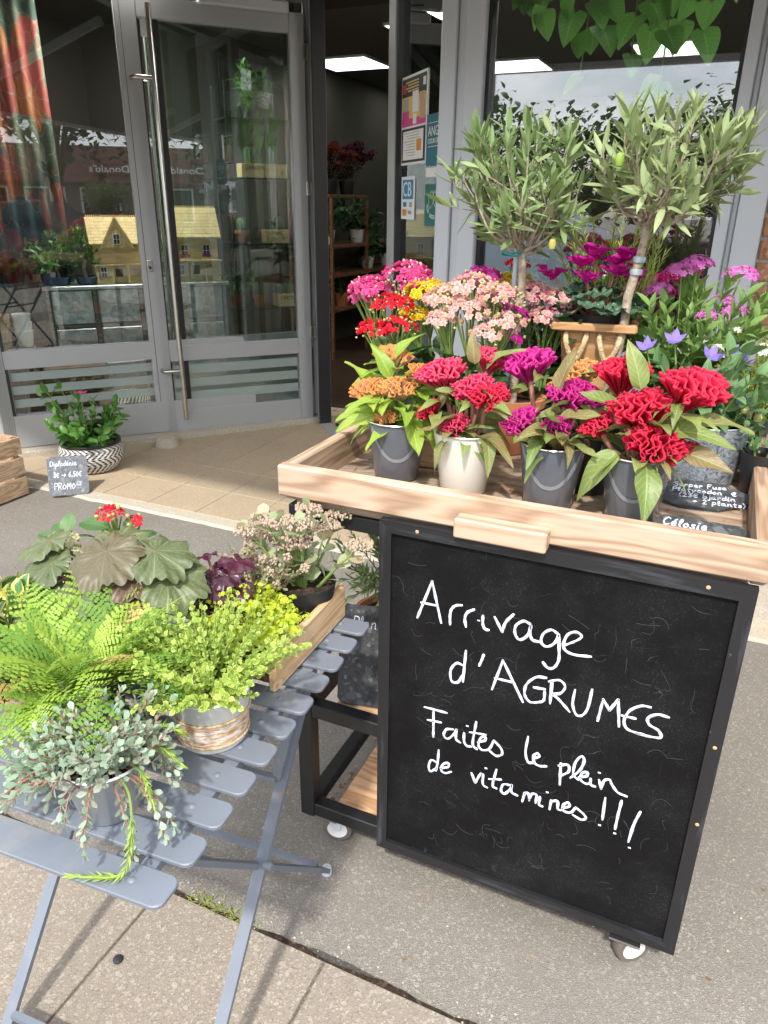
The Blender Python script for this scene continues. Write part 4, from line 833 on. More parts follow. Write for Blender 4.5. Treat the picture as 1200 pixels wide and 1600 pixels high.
def script_lines(parent, lines, w, M, mat=None, seed=1):
    """lines: (text, x, y, height); handwriting laid on the sign's face"""
    r = random.Random(seed)
    for (txt, x, y, h) in lines:
        SL = []; cx = x
        for k, ch in enumerate(txt):
            g = G.get(ch, []); wd = max([p[0] for s in g for p in s] or [.3]); dy = r.uniform(-.04, .04)
            for s in g: SL.append([(cx + (p[0] + .12 * p[1]) * h * .92, y + (p[1] + dy) * h) for p in s])
            cx += (wd + .16) * h * .92
        o = strokes(MB(), SL, w).build('handwriting', mat or m_chalk, parent); o.matrix_local = M
def slate(name, label, poly, loc, M3, lines, mat, w=.004, thick=.005, seed=1):
    """slate plaque: polygon in its own XY plane, face towards +Z"""
    t_ = thing(name, label, 'slate sign', loc); mb = MB(); r = random.Random(seed); P = []
    n = len(poly)
    for k in range(n):
        a = Vector((*poly[k], 0)); b = Vector((*poly[(k + 1) % n], 0)); m = max(2, int((b - a).length / .012))
        for j in range(m): q = a.lerp(b, j / m); P.append((q.x + r.gauss(0, .0007), q.y + r.gauss(0, .0007)))
    mb.prism(P, -thick, 0); o = mb.build('plaque', mat, t_); o.matrix_local = M3
    script_lines(o, lines, w, Matrix.Translation((0, 0, .0003)), seed=seed); return t_
def rect(w, h, r=.008): return [(r, 0), (w - r, 0), (w, r), (w, h - r), (w - r, h), (r, h), (0, h - r), (0, r)]
az = math.atan2(.635, .77)
slate('slate_sign', 'grey slate price sign leaning on the woven basket', rect(.198, .205, .012), (-3.074, 2.575, .016), Matrix.Rotation(az, 4, 'Z') @ Matrix.Rotation(R_(70), 4, 'X'), [('Dipladénia', .016, .155, .026), ('8€ > 6,50€', .028, .095, .026), ('PROMO!!!', .026, .032, .036)], m_slateg, .0042, seed=2)
slate('slate_label', 'dark irregular slate label lying beside the zinc trough', [(0, .02), (.03, .002), (.10, 0), (.165, .045), (.17, .075), (.12, .118), (.05, .125), (.01, .09)], (-.045, 1.435, CZ + .006), Matrix.Rotation(R_(8), 4, 'Z') @ Matrix.Rotation(R_(6), 4, 'X'), [('Surper Fuse', .024, .090, .018), ('Platycodon 7€', .020, .066, .018), ('(23€ bjardin', .030, .042, .018), ('+ 2 plants)', .055, .018, .018)], m_slate, .0026, .006, 3)
slate('slate_label', 'dark slate label lying just behind the front lip of the tray', rect(.155, .075, .014), (-.052, 1.262, CZ + .006), Matrix.Rotation(R_(-1), 4, 'Z') @ Matrix.Rotation(R_(14), 4, 'X'), [('Célosie', .014, .045, .022), ('5€ la plante', .020, .013, .020)], m_slate, .0032, .006, 4)
slate('slate_board', 'black slate board leaning on the middle shelf of the cart', rect(.26, .235, .012), (-.650, 1.212, .412), Matrix.Rotation(R_(12), 4, 'Z') @ Matrix.Rotation(R_(80), 4, 'X'), [('Plantes', .03, .185, .026)], m_slate, .0018, .008, 5)
# ---------------------------------------------------------------- plant kit
def pot(parent, name, mat, r0, r1, h, z=0.0, th=.004, rim=None, rimr=.003, soil=True, n=32, lip=0.0):
    pr = [(0, z), (r0 - .004, z), (r0, z + .004), (r1 - (r1 - r0) * lip / h if lip else r1, z + h - lip)]
    if lip: pr += [(r1 + .005, z + h - lip), (r1 + .006, z + h)]
    pr += [(r1 - th, z + h), (r1 - th - (r1 - r0) * .25, z + h * .75), (r0 - th, z + .01), (0, z + .01)]
    o = MB().lathe(pr, n).build(name, mat, parent, True)
    if rim:
        q = [(r1 + .001 + rimr * math.cos(a), z + h + rimr * .6 * math.sin(a)) for a in [k * PI / 4 for k in range(9)]]
        MB().lathe(q, n).build('rim', rim, o, True)
    if soil: MB().lathe([(r1 - th - .001 - (r1 - r0) * .15, z + h * .86), (r1 * .5, z + h * .88), (0, z + h * .89)], 20).build('soil', m_soil, parent, True)
    return o
def crest(seed, w, d, h, ns=400, nt=9):
    """cockscomb head: a thick fan folded back and forth, frilled along its crest; base at the origin"""
    r = random.Random(seed); n = r.uniform(6.2, 7.8); ph = r.uniform(0, 6.28); off = Vector((seed * 7.3, seed * 3.1, 1.7)); V = []; UV = []; F = []; th = .017 * w
    def edge(s):
        e = math.sqrt(max(0, 1 - (2 * s - 1) ** 2 * .92)); nz = mn.noise(Vector((s * 5, seed, 0)))
        x = w / 2 * (2 * s - 1) + (.055 * math.sin(4 * PI * n * s + ph) + .09 * mn.noise(Vector((s * 17, 3, seed)))) * w * e; n2_ = mn.noise(Vector((s * 13, seed, 7))); y = d / 2 * e ** .7 * (.78 + .5 * n2_) * math.sin(2 * PI * n * s + ph + 1.6 * nz) + .16 * d * nz
        return x, y, h * (.60 + .36 * e + .10 * nz + .10 * n2_) * (1 - .38 * min(1, abs(y) / (d * .5)) ** 2)
    rows = []
    for i in range(ns + 1):
        s_ = i / ns; x, y, z = edge(s_); x2, y2, _ = edge(min(1, s_ + .004)); x1, y1, _ = edge(max(0, s_ - .004)); tx, ty = x2 - x1, y2 - y1; l = math.hypot(tx, ty) or 1; nx, ny = -ty / l, tx / l
        frill = .95 * math.sin(s_ * 2 * PI * n * 7.7 + 2 * mn.noise(Vector((s_ * 30, seed, 3)))); row = []
        prof = [(t_, -1) for t_ in [k / (nt - 1) for k in range(nt)]] + [(1.035, -.55), (1.05, 0), (1.035, .55)] + [(t_, 1) for t_ in [k / (nt - 1) for k in reversed(range(nt))]]
        for (t_, sd) in prof:
            q = min(t_, 1) ** .95; tt = t_; bx_, by_ = x * (.10 + .90 * q), y * (.08 + .92 * q ** 1.4); bz = z * (tt ** .92)
            thk = th * (.35 + .9 * min(tt, 1) ** 2) * sd; cur = .075 * w * frill * max(0, tt - .45) ** 1.3 * 1.6
            p = Vector((bx_ + nx * (thk + cur), by_ + ny * (thk + cur), bz))
            g = mn.noise(p * (26 / w) + off); g2 = mn.noise(p * (60 / w) + off); k = .035 * w * max(0, tt - .5) * 2
            p += Vector((nx * sd * g * k + g2 * k * .5, ny * sd * g * k, (g * .8 + g2 * .6) * k)); row.append(p)
            UV.append((s_, min(1, max(0, tt * .95 + .05 * (tt > 1) + .06 * g))))
        rows.append(row)
    m = len(rows[0])
    for row in rows: V += [tuple(p) for p in row]
    for i in range(ns):
        for j in range(m - 1): a = i * m + j; F.append((a, a + 1, a + m + 1, a + m))
    F.append(tuple(reversed(range(m)))); F.append(tuple(ns * m + j for j in range(m)))
    return np.array(V), F, np.array(UV)
def up_dir(r, spread): a = r.uniform(0, 2 * PI); return Vector((math.cos(a) * spread, math.sin(a) * spread, 1)).normalized()
CEL_LEAF = None
def celosia(loc, label, heads, hmat, lmat, potm, leaves, seed, nleaf=18, rim=m_rim, pr=(.046, .0635, .128), leafL=.085, big=None):
    """heads: (x, y, z, width, tilt_x, tilt_y) relative to the pot's base"""
    global CEL_LEAF
    r = random.Random(seed); t_ = thing('potted_celosia', label, 'potted flower', loc, 0, 'cockscomb plants in enamel pots'); po_ = pot(t_, 'pot', potm, *pr, rim=rim)
    if potm is m_potg:      # thin pale band curving across the front of the pot
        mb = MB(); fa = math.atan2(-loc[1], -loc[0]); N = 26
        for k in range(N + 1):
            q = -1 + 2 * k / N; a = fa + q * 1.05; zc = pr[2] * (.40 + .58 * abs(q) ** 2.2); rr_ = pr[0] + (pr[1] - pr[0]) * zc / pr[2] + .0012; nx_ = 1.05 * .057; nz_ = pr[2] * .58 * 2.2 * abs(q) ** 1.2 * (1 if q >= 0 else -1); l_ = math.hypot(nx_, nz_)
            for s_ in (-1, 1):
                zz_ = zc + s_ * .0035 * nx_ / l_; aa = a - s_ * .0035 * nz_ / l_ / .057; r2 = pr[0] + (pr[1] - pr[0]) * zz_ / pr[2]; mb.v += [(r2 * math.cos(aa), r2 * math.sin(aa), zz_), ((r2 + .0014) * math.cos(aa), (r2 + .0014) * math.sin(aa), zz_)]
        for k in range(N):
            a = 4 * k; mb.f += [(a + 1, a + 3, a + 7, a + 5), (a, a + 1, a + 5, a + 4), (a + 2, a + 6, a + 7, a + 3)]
        mb.build('arc_band', m_band2, po_, True)
    hz = pr[2] * .86; stems = MB()
    hm = [T_mesh('flower_head', crest(seed * 3 + k, 1.0, .80, .80), hmat if not isinstance(hmat, list) else hmat[k % len(hmat)]) for k in range(min(3, len(heads)))]
    for k, (x, y, z, w, tx, ty) in enumerate(heads):
        ax = Vector((tx * .8 + .12, ty - .28, 1)).normalized(); z -= .018; p = Vector((x, y, z)) - ax * w * .5
        M = Matrix.Translation(p) @ Vector((0, 0, 1)).rotation_difference(ax).to_matrix().to_4x4() @ Matrix.Rotation(r.uniform(-.5, .5) + (R_(24)), 4, 'Z') @ Matrix.Scale(w * .93, 4)
        link('flower_head', hm[k % len(hm)], t_, M=M)
        b = Vector((x * .25 + r.uniform(-.01, .01), y * .25, hz)); stems.tube([b, b.lerp(p, .5) + Vector((x * .08, y * .08, 0)), p + ax * .01], [.0045, .0045, .005], 7)
    for k in range(4): b = Vector((r.uniform(-.02, .02), r.uniform(-.02, .02), hz)); stems.tube([b, b + Vector((r.uniform(-.03, .03), r.uniform(-.03, .03), .06))], .003, 6)
    stems.build('stem', m_stem if lmat is L_cel_g else m_stemr, t_, True)
    lm = [T_mesh('leaf', T_leaf(1, .42, 'ovate', 10, 6, .34, dr, .09, seed=seed + q), lmat) for q, dr in enumerate((.15, .4, .75))]
    Ms = []
    for (x, y, z, w, tx, ty) in heads:
        for q in range(4):
            a = r.uniform(0, 6.28); Ms.append(frame((x * .8 + math.cos(a) * w * .12, y * .8 + math.sin(a) * w * .12, z - w * r.uniform(.35, .75)), (math.cos(a) + x * 6, math.sin(a) + y * 6 - .5, r.uniform(.0, .9)), (0, 0, 1), leafL * r.uniform(.5, .85), r.uniform(-.6, .6)))
    for k in range(nleaf):
        a = k * 2.4 + r.uniform(-.3, .3); el = r.uniform(-.15, .95); zz = hz + r.uniform(.0, .075); rad = r.uniform(.015, .04); p = Vector((math.cos(a) * rad, math.sin(a) * rad, zz)); d = Vector((math.cos(a), math.sin(a), el)); L_ = leafL * r.uniform(.6, 1.15)
        Ms.append(frame(p, d, (0, 0, 1), L_, r.uniform(-.6, .6)))
    for (x, y, z, dx, dy, dz, L_) in (big or []): Ms.append(frame((x, y, z - .012), (dx, dy, dz), (0, -.4, 1), L_ * .84, r.uniform(-.4, .4)))
    each('leaf', lm, Ms, t_, r); return t_
Y0 = CZ + .001
fr_ = 1.345
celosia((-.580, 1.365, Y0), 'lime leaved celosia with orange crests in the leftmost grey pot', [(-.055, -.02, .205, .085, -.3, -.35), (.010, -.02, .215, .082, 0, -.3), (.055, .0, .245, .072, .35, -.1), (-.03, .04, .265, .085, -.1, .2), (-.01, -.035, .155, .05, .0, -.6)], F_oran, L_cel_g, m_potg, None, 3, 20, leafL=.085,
        big=[(-.03, -.02, .15, -.8, -.5, -.1, .12), (-.02, .01, .22, -.35, -.25, .95, .095), (-.05, .0, .2, -.8, -.1, .75, .10), (.0, -.03, .13, -.3, -.8, -.25, .10), (.04, -.03, .15, .5, -.7, -.35, .12), (.03, .0, .19, .75, -.4, .7, .10), (-.035, .0, .14, -1, -.1, .12, .14), (-.02, .02, .25, .25, .0, 1, .09)])
celosia((-.425, 1.348, Y0), 'deep pink celosia in the cream pot at the front of the tray', [(-.055, -.01, .255, .10, -.3, -.2), (.015, -.02, .235, .085, 0, -.35), (.050, -.03, .225, .082, .3, -.4), (.030, .03, .285, .075, .1, .1), (-.01, -.045, .165, .062, 0, -.7), (-.07, -.03, .185, .055, -.6, -.4)], [F_rose, F_rose, F_crim], L_cel_r, m_potw, None, 5, 12, big=[(.01, .0, .27, -.1, -.2, 1, .075), (.03, .01, .26, .4, -.2, .9, .09), (.05, -.03, .14, .5, -.8, -.2, .085), (-.02, -.05, .13, -.4, -.8, -.3, .07)])
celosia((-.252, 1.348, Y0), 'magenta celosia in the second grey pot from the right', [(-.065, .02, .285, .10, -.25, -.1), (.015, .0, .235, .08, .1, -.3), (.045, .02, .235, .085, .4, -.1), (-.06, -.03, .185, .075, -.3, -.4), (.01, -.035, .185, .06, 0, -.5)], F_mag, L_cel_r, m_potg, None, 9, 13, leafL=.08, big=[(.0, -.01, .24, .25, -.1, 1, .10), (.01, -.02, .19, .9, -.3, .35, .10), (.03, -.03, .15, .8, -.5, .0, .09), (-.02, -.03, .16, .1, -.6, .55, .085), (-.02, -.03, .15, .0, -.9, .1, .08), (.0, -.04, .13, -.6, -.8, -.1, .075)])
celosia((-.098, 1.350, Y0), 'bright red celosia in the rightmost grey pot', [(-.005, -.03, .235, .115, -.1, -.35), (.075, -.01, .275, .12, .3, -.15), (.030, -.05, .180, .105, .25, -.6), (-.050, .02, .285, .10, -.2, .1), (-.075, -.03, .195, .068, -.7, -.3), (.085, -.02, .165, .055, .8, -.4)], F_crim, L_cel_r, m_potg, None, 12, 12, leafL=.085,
        big=[(-.01, -.03, .26, -.25, -.1, 1, .105), (-.02, -.02, .21, -.9, -.2, .5, .12), (-.03, -.05, .15, -.7, -.6, -.5, .125), (.02, -.06, .14, .2, -.75, -.75, .135), (.05, -.03, .19, .7, -.3, .35, .11), (.08, .0, .2, .9, .1, .3, .12), (.07, -.03, .16, .9, -.3, -.1, .11), (-.03, -.05, .18, .2, -.7, .35, .07), (.03, -.04, .2, .3, -.5, .8, .07)])
celosia((-.200, 1.475, Y0), 'orange celosia in the dark pot behind the front row', [(-.035, .0, .255, .085, -.1, -.2), (.035, .0, .262, .07, .2, -.1), (-.07, .0, .23, .065, -.4, -.2)], F_oran, L_cel_r, m_potk, None, 15, 12, rim=None, leafL=.085, pr=(.05, .066, .13))

# kalanchoes
def floret_T():
    L = []
    for ring, (n, rad, zz, el) in enumerate(((6, 1.0, 0, .15), (5, .72, .22, .7), (4, .42, .42, 1.2))):
        for k in range(n):
            a = 2 * PI * k / n + ring * .5; c, s = math.cos(a), math.sin(a); e = el
            tipx = rad * math.cos(e * .8); tipz = zz + rad * math.sin(e * .8) * .6; w = .36 * rad
            V = np.array([(c * .1, s * .1, zz * .5), (c * tipx * .6 - s * w, s * tipx * .6 + c * w, zz + (tipz - zz) * .5), (c * tipx, s * tipx, tipz), (c * tipx * .6 + s * w, s * tipx * .6 - c * w, zz + (tipz - zz) * .5)])
            L.append((V, [(0, 3, 2, 1)], np.array([(.5, .3), (0, .7), (.5, 1), (1, .7)])))
    return T_join(L)
def star_T(n=5, w=.3):
    L = []
    for k in range(n):
        a = 2 * PI * k / n; c, s = math.cos(a), math.sin(a)
        V = np.array([(0, 0, 0), (c * .55 - s * w, s * .55 + c * w, .12), (c, s, .05), (c * .55 + s * w, s * .55 - c * w, .12)]); L.append((V, [(0, 3, 2, 1)], np.array([(.5, .3), (0, .7), (.5, 1), (1, .7)])))
    return T_join(L)
def bud_T():
    V = []; F = []
    for (rr, z) in ((.35, 0), (.5, .4), (.3, .85), (.05, 1.0)):
        for k in range(5): a = k * 1.2566; V.append((rr * math.cos(a), rr * math.sin(a), z))
    for i in range(3):
        for k in range(5): a = i * 5 + k; b = i * 5 + (k + 1) % 5; F.append((a, b, b + 5, a + 5))
    return np.array(V), F, np.full((20, 2), .6)
FLO, STAR5, STAR4, BUD = floret_T(), star_T(5), star_T(4, .34), bud_T()
def zframe(p, d, s, r):
    q = Vector((0, 0, 1)).rotation_difference(Vector(d).normalized()).to_matrix().to_4x4(); return Matrix.Translation(p) @ q @ Matrix.Rotation(r.uniform(0, 6.28), 4, 'Z') @ Matrix.Scale(s, 4)
def domeflowers(clusters, T, s, dens, r, cone=1.35, flat=.75):
    """clusters: (centre, radius); florets over each dome facing out"""
    it = []
    for (c, R) in clusters:
        n = int(dens * R * R)
        for _ in range(n):
            z = r.uniform(math.cos(cone), 1); a = r.uniform(0, 6.28); q = math.sqrt(1 - z * z); d = Vector((q * math.cos(a), q * math.sin(a), z)); p = Vector(c) + Vector((d.x * R, d.y * R, d.z * R * flat)) * r.uniform(.9, 1.05)
            it.append((T, zframe(p, d + rv(r, .25) + Vector((0, 0, .2)), s * r.uniform(.75, 1.15), r)))
    return it
def kalanchoe(loc, label, clusters, fm, seed, name='potted_kalanchoe', s=.0098, dens=30000, leaves=17, leafL=.085, second=None, potm=m_potk, lm_=None, z0=.10, T=None, group='kalanchoes on the cart'):
    r = random.Random(seed); t_ = thing(name, label, 'potted flower', loc, 0, group); pot(t_, 'pot', potm, .042, .055, .10)
    st = MB()
    for (c, R) in clusters:
        c = Vector(c); b = Vector((c.x * .3, c.y * .3, .095)); mid = b.lerp(c, .6)
        st.tube([b, mid, c - Vector((0, 0, R * .2))], [.004, .0035, .003], 6)
        for k in range(6): a = k * 1.05 + r.random(); st.tube([mid, c + Vector((math.cos(a) * R * .7, math.sin(a) * R * .7, R * .1))], .0018, 5)
    st.build('stem', m_stem, t_, True)
    clusters = [(c, R * (1.12 if group.startswith('kal') else 1)) for c, R in clusters]
    it = domeflowers(clusters, T or FLO, s, dens, r); merged('flowers', it, fm, t_)
    bi = domeflowers(clusters, BUD, s * .75, dens * .35, r, 1.7); merged('buds', bi, F_bud if not second else second, t_)
    lm = [T_mesh('leaf', T_leaf(1, .62, 'oval', 8, 4, .2, dr, .03, seed=seed + q), lm_ or L_kal) for q, dr in enumerate((.1, .3))]; Ms = []
    for k in range(leaves):
        a = k * 2.4 + r.uniform(-.3, .3); el = r.uniform(.0, 1.3); zz = z0 + r.uniform(.0, .11); p = Vector((math.cos(a) * .018, math.sin(a) * .018, zz)); Ms.append(frame(p, (math.cos(a), math.sin(a), el), (0, 0, 1), leafL * r.uniform(.65, 1.1), r.uniform(-.4, .4)))
    each('leaf', lm, Ms, t_, r); return t_
kalanchoe((-.725, 1.70, Y0), 'hot pink double kalanchoe at the back left of the tray', [((-.06, -.03, .335), .05), ((.02, .0, .365), .055), ((.06, -.03, .35), .038), ((-.09, .0, .31), .035)], F_pink, 21, second=F_pale)
kalanchoe((-.675, 1.585, Y0), 'scarlet kalanchoe below the hot pink one', [((-.005, -.02, .315), .045), ((.02, -.05, .275), .04), ((-.03, -.06, .265), .04)], F_red, 22, s=.0075, dens=36000)
kalanchoe((-.60, 1.665, Y0), 'yellow kalanchoe between the pink and blush ones', [((-.03, -.02, .335), .05), ((.02, -.04, .33), .045), ((-.05, -.05, .29), .035)], F_yel, 23)
kalanchoe((-.495, 1.575, Y0), 'big blush pink kalanchoe in the middle of the back row', [((-.06, -.01, .335), .046), ((.0, .0, .36), .05), ((.055, .0, .345), .046), ((.0, -.04, .315), .045), ((-.05, -.05, .30), .035), ((.085, -.03, .30), .035), ((.05, -.06, .275), .035)], F_pale, 24, leaves=14, leafL=.095)
kalanchoe((-.485, 1.69, Y0), 'magenta kalanchoe rising behind the blush pink one', [((-.03, .0, .37), .045), ((.01, -.01, .34), .042), ((.045, -.03, .30), .04), ((.05, -.04, .25), .035)], F_magf, 25, s=.008)
kalanchoe((-.455, 1.80, Y0), 'small yellow kalanchoe tucked behind the magenta one', [((-.03, .0, .36), .03), ((.0, -.02, .36), .035)], F_yel, 26)
kalanchoe((-.500, 1.87, Y0), 'small red kalanchoe barely showing behind the yellow one', [((.02, .0, .395), .028)], F_red, 28, s=.008)
kalanchoe((-.385, 1.745, Y0), 'blush pink kalanchoe to the right of the first olive stem', [((-.03, .0, .335), .048), ((.03, .0, .325), .042), ((.02, -.03, .29), .04), ((.05, -.02, .285), .03)], F_pale, 27, leaves=12, second=F_pink)

# olive standards
def olive(loc, label, trunk, crown_c, crown_r, nshoot, seed, potm, lmat, stake=False, leafL=.060):
    r = random.Random(seed); t_ = thing('olive_tree', label, 'olive tree', loc, 0, 'olive standards on the cart'); pot(t_, 'pot', potm, .055, .075, .13, lip=.02)
    tr = [Vector(p) for p in trunk]; MB().tube(tr, [.0115 - .004 * k / len(tr) for k in range(len(tr))], 10).build('trunk', m_trunk, t_, True)
    top = tr[-1]; C_ = Vector(crown_c); wood_ = MB(); Ms = []
    for k in range(nshoot):
        a = k * 2.399 + r.uniform(-.3, .3); zz = r.uniform(-.85, 1.0); q = math.sqrt(max(0, 1 - zz * zz)); tgt = C_ + Vector((q * math.cos(a) * crown_r[0], q * math.sin(a) * crown_r[1], zz * crown_r[2])) * r.uniform(.8, 1.0)
        b0 = top + (tgt - top) * r.uniform(0, .25) + rv(r, .008); mid = b0.lerp(tgt, .5) + Vector((0, 0, -.012)) + rv(r, .012)
        end = tgt + (tgt - mid).normalized() * .02 + Vector((0, 0, .02))
        pts = spline([tuple(b0), tuple(mid), tuple(tgt), tuple(end)], 5); wood_.tube(pts, [.0034 - .0024 * i / len(pts) for i in range(len(pts))], 6)
        Ms += sprig(pts, .0135, leafL, 1.0, r, start=.36, taper=.12, jit=.45, up=.04)
        if r.random() < .75:
            sidep, st_ = along(pts, r.uniform(.35, .7)); sd_ = (st_ + rv(r, .9) + Vector((0, 0, .1))).normalized(); p2 = curve(sidep, sd_, r.uniform(.05, .085), Vector((0, 0, .2)), 4, r, .1); wood_.tube(p2, .0012, 5); Ms += sprig(p2, .0135, leafL, 1.0, r, .2, True, .12, .35)
    wood_.build('branches', m_trunk, t_, True)
    lm = [T_mesh('leaf', T_leaf(1, .225, 'lance', 7, 4, .3, dr, .03, seed=q), m_) for q, (dr, m_) in enumerate(((.03, lmat), (.18, lmat), (-.12, lmat), (.08, L_olive2)))]
    if len(Ms) > 560: Ms = r.sample(Ms, 560)
    Ms.sort(key=lambda m: m.translation.y); rest = Ms[300:]; Ms = Ms[:300]; merged('far_leaves', [(T_leaf(1, .225, 'lance', 6, 2, .3, .08), m) for m in rest], lmat, t_)
    each('leaf', lm, Ms, t_, r)
    if stake:
        MB().tube([(-.014, .002, .05), Vector(trunk[-1]) + Vector((-.013, 0, .01))], .006, 10).build('stake', m_stake, t_, True)
        for z in (.24, .44): MB().tube([(-.026 + .02 * math.cos(a_), .013 * math.sin(a_), z + .004 * math.sin(a_ * 2)) for a_ in [i * PI / 5 for i in range(11)]], .0022, 6).build('tie', m_ties, t_, True)
    return t_
o1 = olive((-.418, 1.66, Y0), 'olive tree with straight staked stem, left of the two', [(0, 0, .08), (.004, .0, .2), (-.004, .01, .3), (.0, .015, .38), (-.006, .02, .44)], (-.020, .03, .560), (.138, .125, .105), 38, 31, m_terra, L_olive, True)
o2 = olive((-.205, 1.70, Y0), 'olive tree with crooked leaning stem and an olive, right of the two', [(-.01, 0, .08), (.0, .0, .2), (.012, .0, .30), (.012, .005, .36), (.024, .005, .43), (.030, .01, .48), (.028, .01, .505)], (.060, .02, .598), (.132, .12, .088), 36, 33, m_potk, L_olive2)
g = MB().lathe([(0, -.013), (.006, -.011), (.0095, 0), (.007, .010), (0, .014)], 14).build('olive_fruit', plain('green_olive', (.22, .34, .05), .35), o2, True, loc=(-.025, -.10, .62))
g2 = MB().lathe([(0, -.011), (.006, -.009), (.008, 0), (.006, .009), (0, .011)], 14).build('olive_fruit', plain('yellow_olive', (.38, .34, .08), .4), o1, True, loc=(.075, -.06, .465))
for k, z in enumerate((.405, .43)): MB().lathe([(.0125, 0), (.0135, .006), (.0125, .012)], 12, (.022 + .003 * k, .005, z)).build('grafting_tape', m_stake, o2, True)

# cyclamen in a wooden bucket with rope
cy = thing('potted_cyclamen', 'magenta cyclamen in a square wooden planter with rope handles', 'potted flower', (-.262, 1.765, Y0 + .112), R_(6))
for s, (nx, ny) in enumerate(((0, -1), (0, 1), (1, 0), (-1, 0))):
    mb = MB(); b0, b1, hh, th = .052, .072, .155, .010; z0 = .02
    poly = [(-b0, z0), (b0, z0), (b1, z0 + hh), (-b1, z0 + hh)]
    mb.v += [(x, -b0 - (b1 - b0) * (z - z0) / hh, z) for x, z in poly] + [(x, -b0 - (b1 - b0) * (z - z0) / hh + th, z) for x, z in poly]; mb.f += [(0, 1, 2, 3), (7, 6, 5, 4), (0, 4, 5, 1), (1, 5, 6, 2), (2, 6, 7, 3), (3, 7, 4, 0)]
    mb.build('side_board', m_oak2, cy, rot=(0, 0, (0, PI, PI / 2, -PI / 2)[s]))
    plank('rim_board', m_oak2, cy, *(((-.09, -.092, .172), (.09, -.074, .190)), ((-.09, .074, .172), (.09, .092, .190)), ((.0742, -.0738, .1725), (.0915, .0738, .1895)), ((-.0915, -.0738, .1725), (-.0742, .0738, .1895)))[s], .003, 'X' if s < 2 else 'Y')
for sx in (-1, 1):
    pts = [Vector((sx * .058, -.072 , .168)), Vector((sx * .056, -.088, .150)), Vector((sx * .046, -.084, .122)), Vector((sx * .030, -.080, .112)), Vector((sx * .016, -.086, .150)), Vector((sx * .014, -.072, .168))]
    rp = MB().tube(spline([tuple(p) for p in pts], 6), .006, 8).build('rope_handle', m_jute, cy, True)
MB().lathe([(0, .175), (.06, .175)], 20).build('soil', m_soil, cy)
MB().lathe([(.06, .15), (.068, .205), (.064, .205), (.058, .15)], 24).build('inner_pot', m_potk, cy, True)
r = random.Random(41); lm = [T_mesh('leaf', T_lobed(1, 7, .10, 2, .10, .30, 6, 56, seed=q, gap=.5), L_cyc) for q in (1, 2, 3)]; st = MB(); Ms = []
for k in range(26):
    a = k * 2.4; rad = .02 + .075 * math.sqrt(k / 26); p = Vector((math.cos(a) * rad, math.sin(a) * rad, .255 - .9 * rad * rad * 6 + r.uniform(-.012, .012))); nrm = Vector((math.cos(a) * .8 * rad * 9, math.sin(a) * .8 * rad * 9, 1)); d = Vector((math.cos(a), math.sin(a), -.35)); st.tube([(0, 0, .18), p * .6 + Vector((0, 0, .1)), p], .0016, 5); Ms.append(frame(p, d, nrm, r.uniform(.024, .036), r.uniform(-.3, .3)))
each('leaf', lm, Ms, cy, r)
PT = T_leaf(1, .95, 'obov', 8, 6, -.25, -.3, .16); its = []
for (x, y, z, n) in ((-.045, -.02, .318, 5), (-.020, -.01, .338, 5), (.028, .0, .322, 5), (.052, .01, .335, 5), (.065, -.01, .292, 4), (-.03, -.03, .288, 4), (-.105, -.03, .292, 5), (.03, -.02, .305, 4)):
    st.tube([(x * .2, y * .2, .19), (x * .7, y * .7, z - .05), (x, y, z)], .0018, 5)
    for k in range(n): a = 2 * PI * k / n + r.random(); its.append((PT, frame((x, y, z - .018), (math.cos(a) * .75, math.sin(a) * .75, r.uniform(.5, 1.1)), (math.cos(a), math.sin(a), .3), r.uniform(.034, .045), 0)))
merged('petals', its, F_cyc, cy); st.build('stem', m_stemr, cy, True)

# rosemary behind
def bushy(name, label, cat, loc, nst, h, spread, T, L_, step, ang, lmat, seed, potm=m_potk, pr=(.05, .065, .12), stemm=None, bend=.3, start=.2, pair=True, kind='stuff', group=None, zb=None, jit=.3, taper=.3, up=0.0, stemr=.0018, sp0=.015, onlypot=True):
    r = random.Random(seed); t_ = thing(name, label, cat, loc, 0, group)
    if onlypot: pot(t_, 'pot', potm, *pr)
    st = MB(); it = []; zb = pr[2] * .86 if zb is None else zb; tips = []
    for k in range(nst):
        d = up_dir(r, r.random() ** .6 * spread); p = Vector((d.x * sp0 * 3, d.y * sp0 * 3, zb)); pts = curve(p, d, h * r.uniform(.6, 1.05), Vector((d.x, d.y, 0)) * bend, 7, r, .08)
        st.tube(pts, [stemr * (1.2 - .7 * i / 7) for i in range(8)], 5); it += [(T, M) for M in sprig(pts, step, L_, ang, r, start, pair, taper, jit, up=up)]; tips.append((pts[-1], (pts[-1] - pts[-2]).normalized()))
    st.build('stem', stemm or m_stem, t_, True); merged('foliage', it, lmat, t_, seed=seed); return t_, tips, r
NEED = T_leaf(1, .13, 'needle', 2, 2, .2, .1)
bushy('potted_rosemary', 'pale green needle leaved rosemary behind the cyclamen', 'potted herb', (-.262, 1.90, Y0), 34, .42, .42, NEED, .030, .0065, .8, L_rose, 51, bend=.1, start=.3, taper=.2)
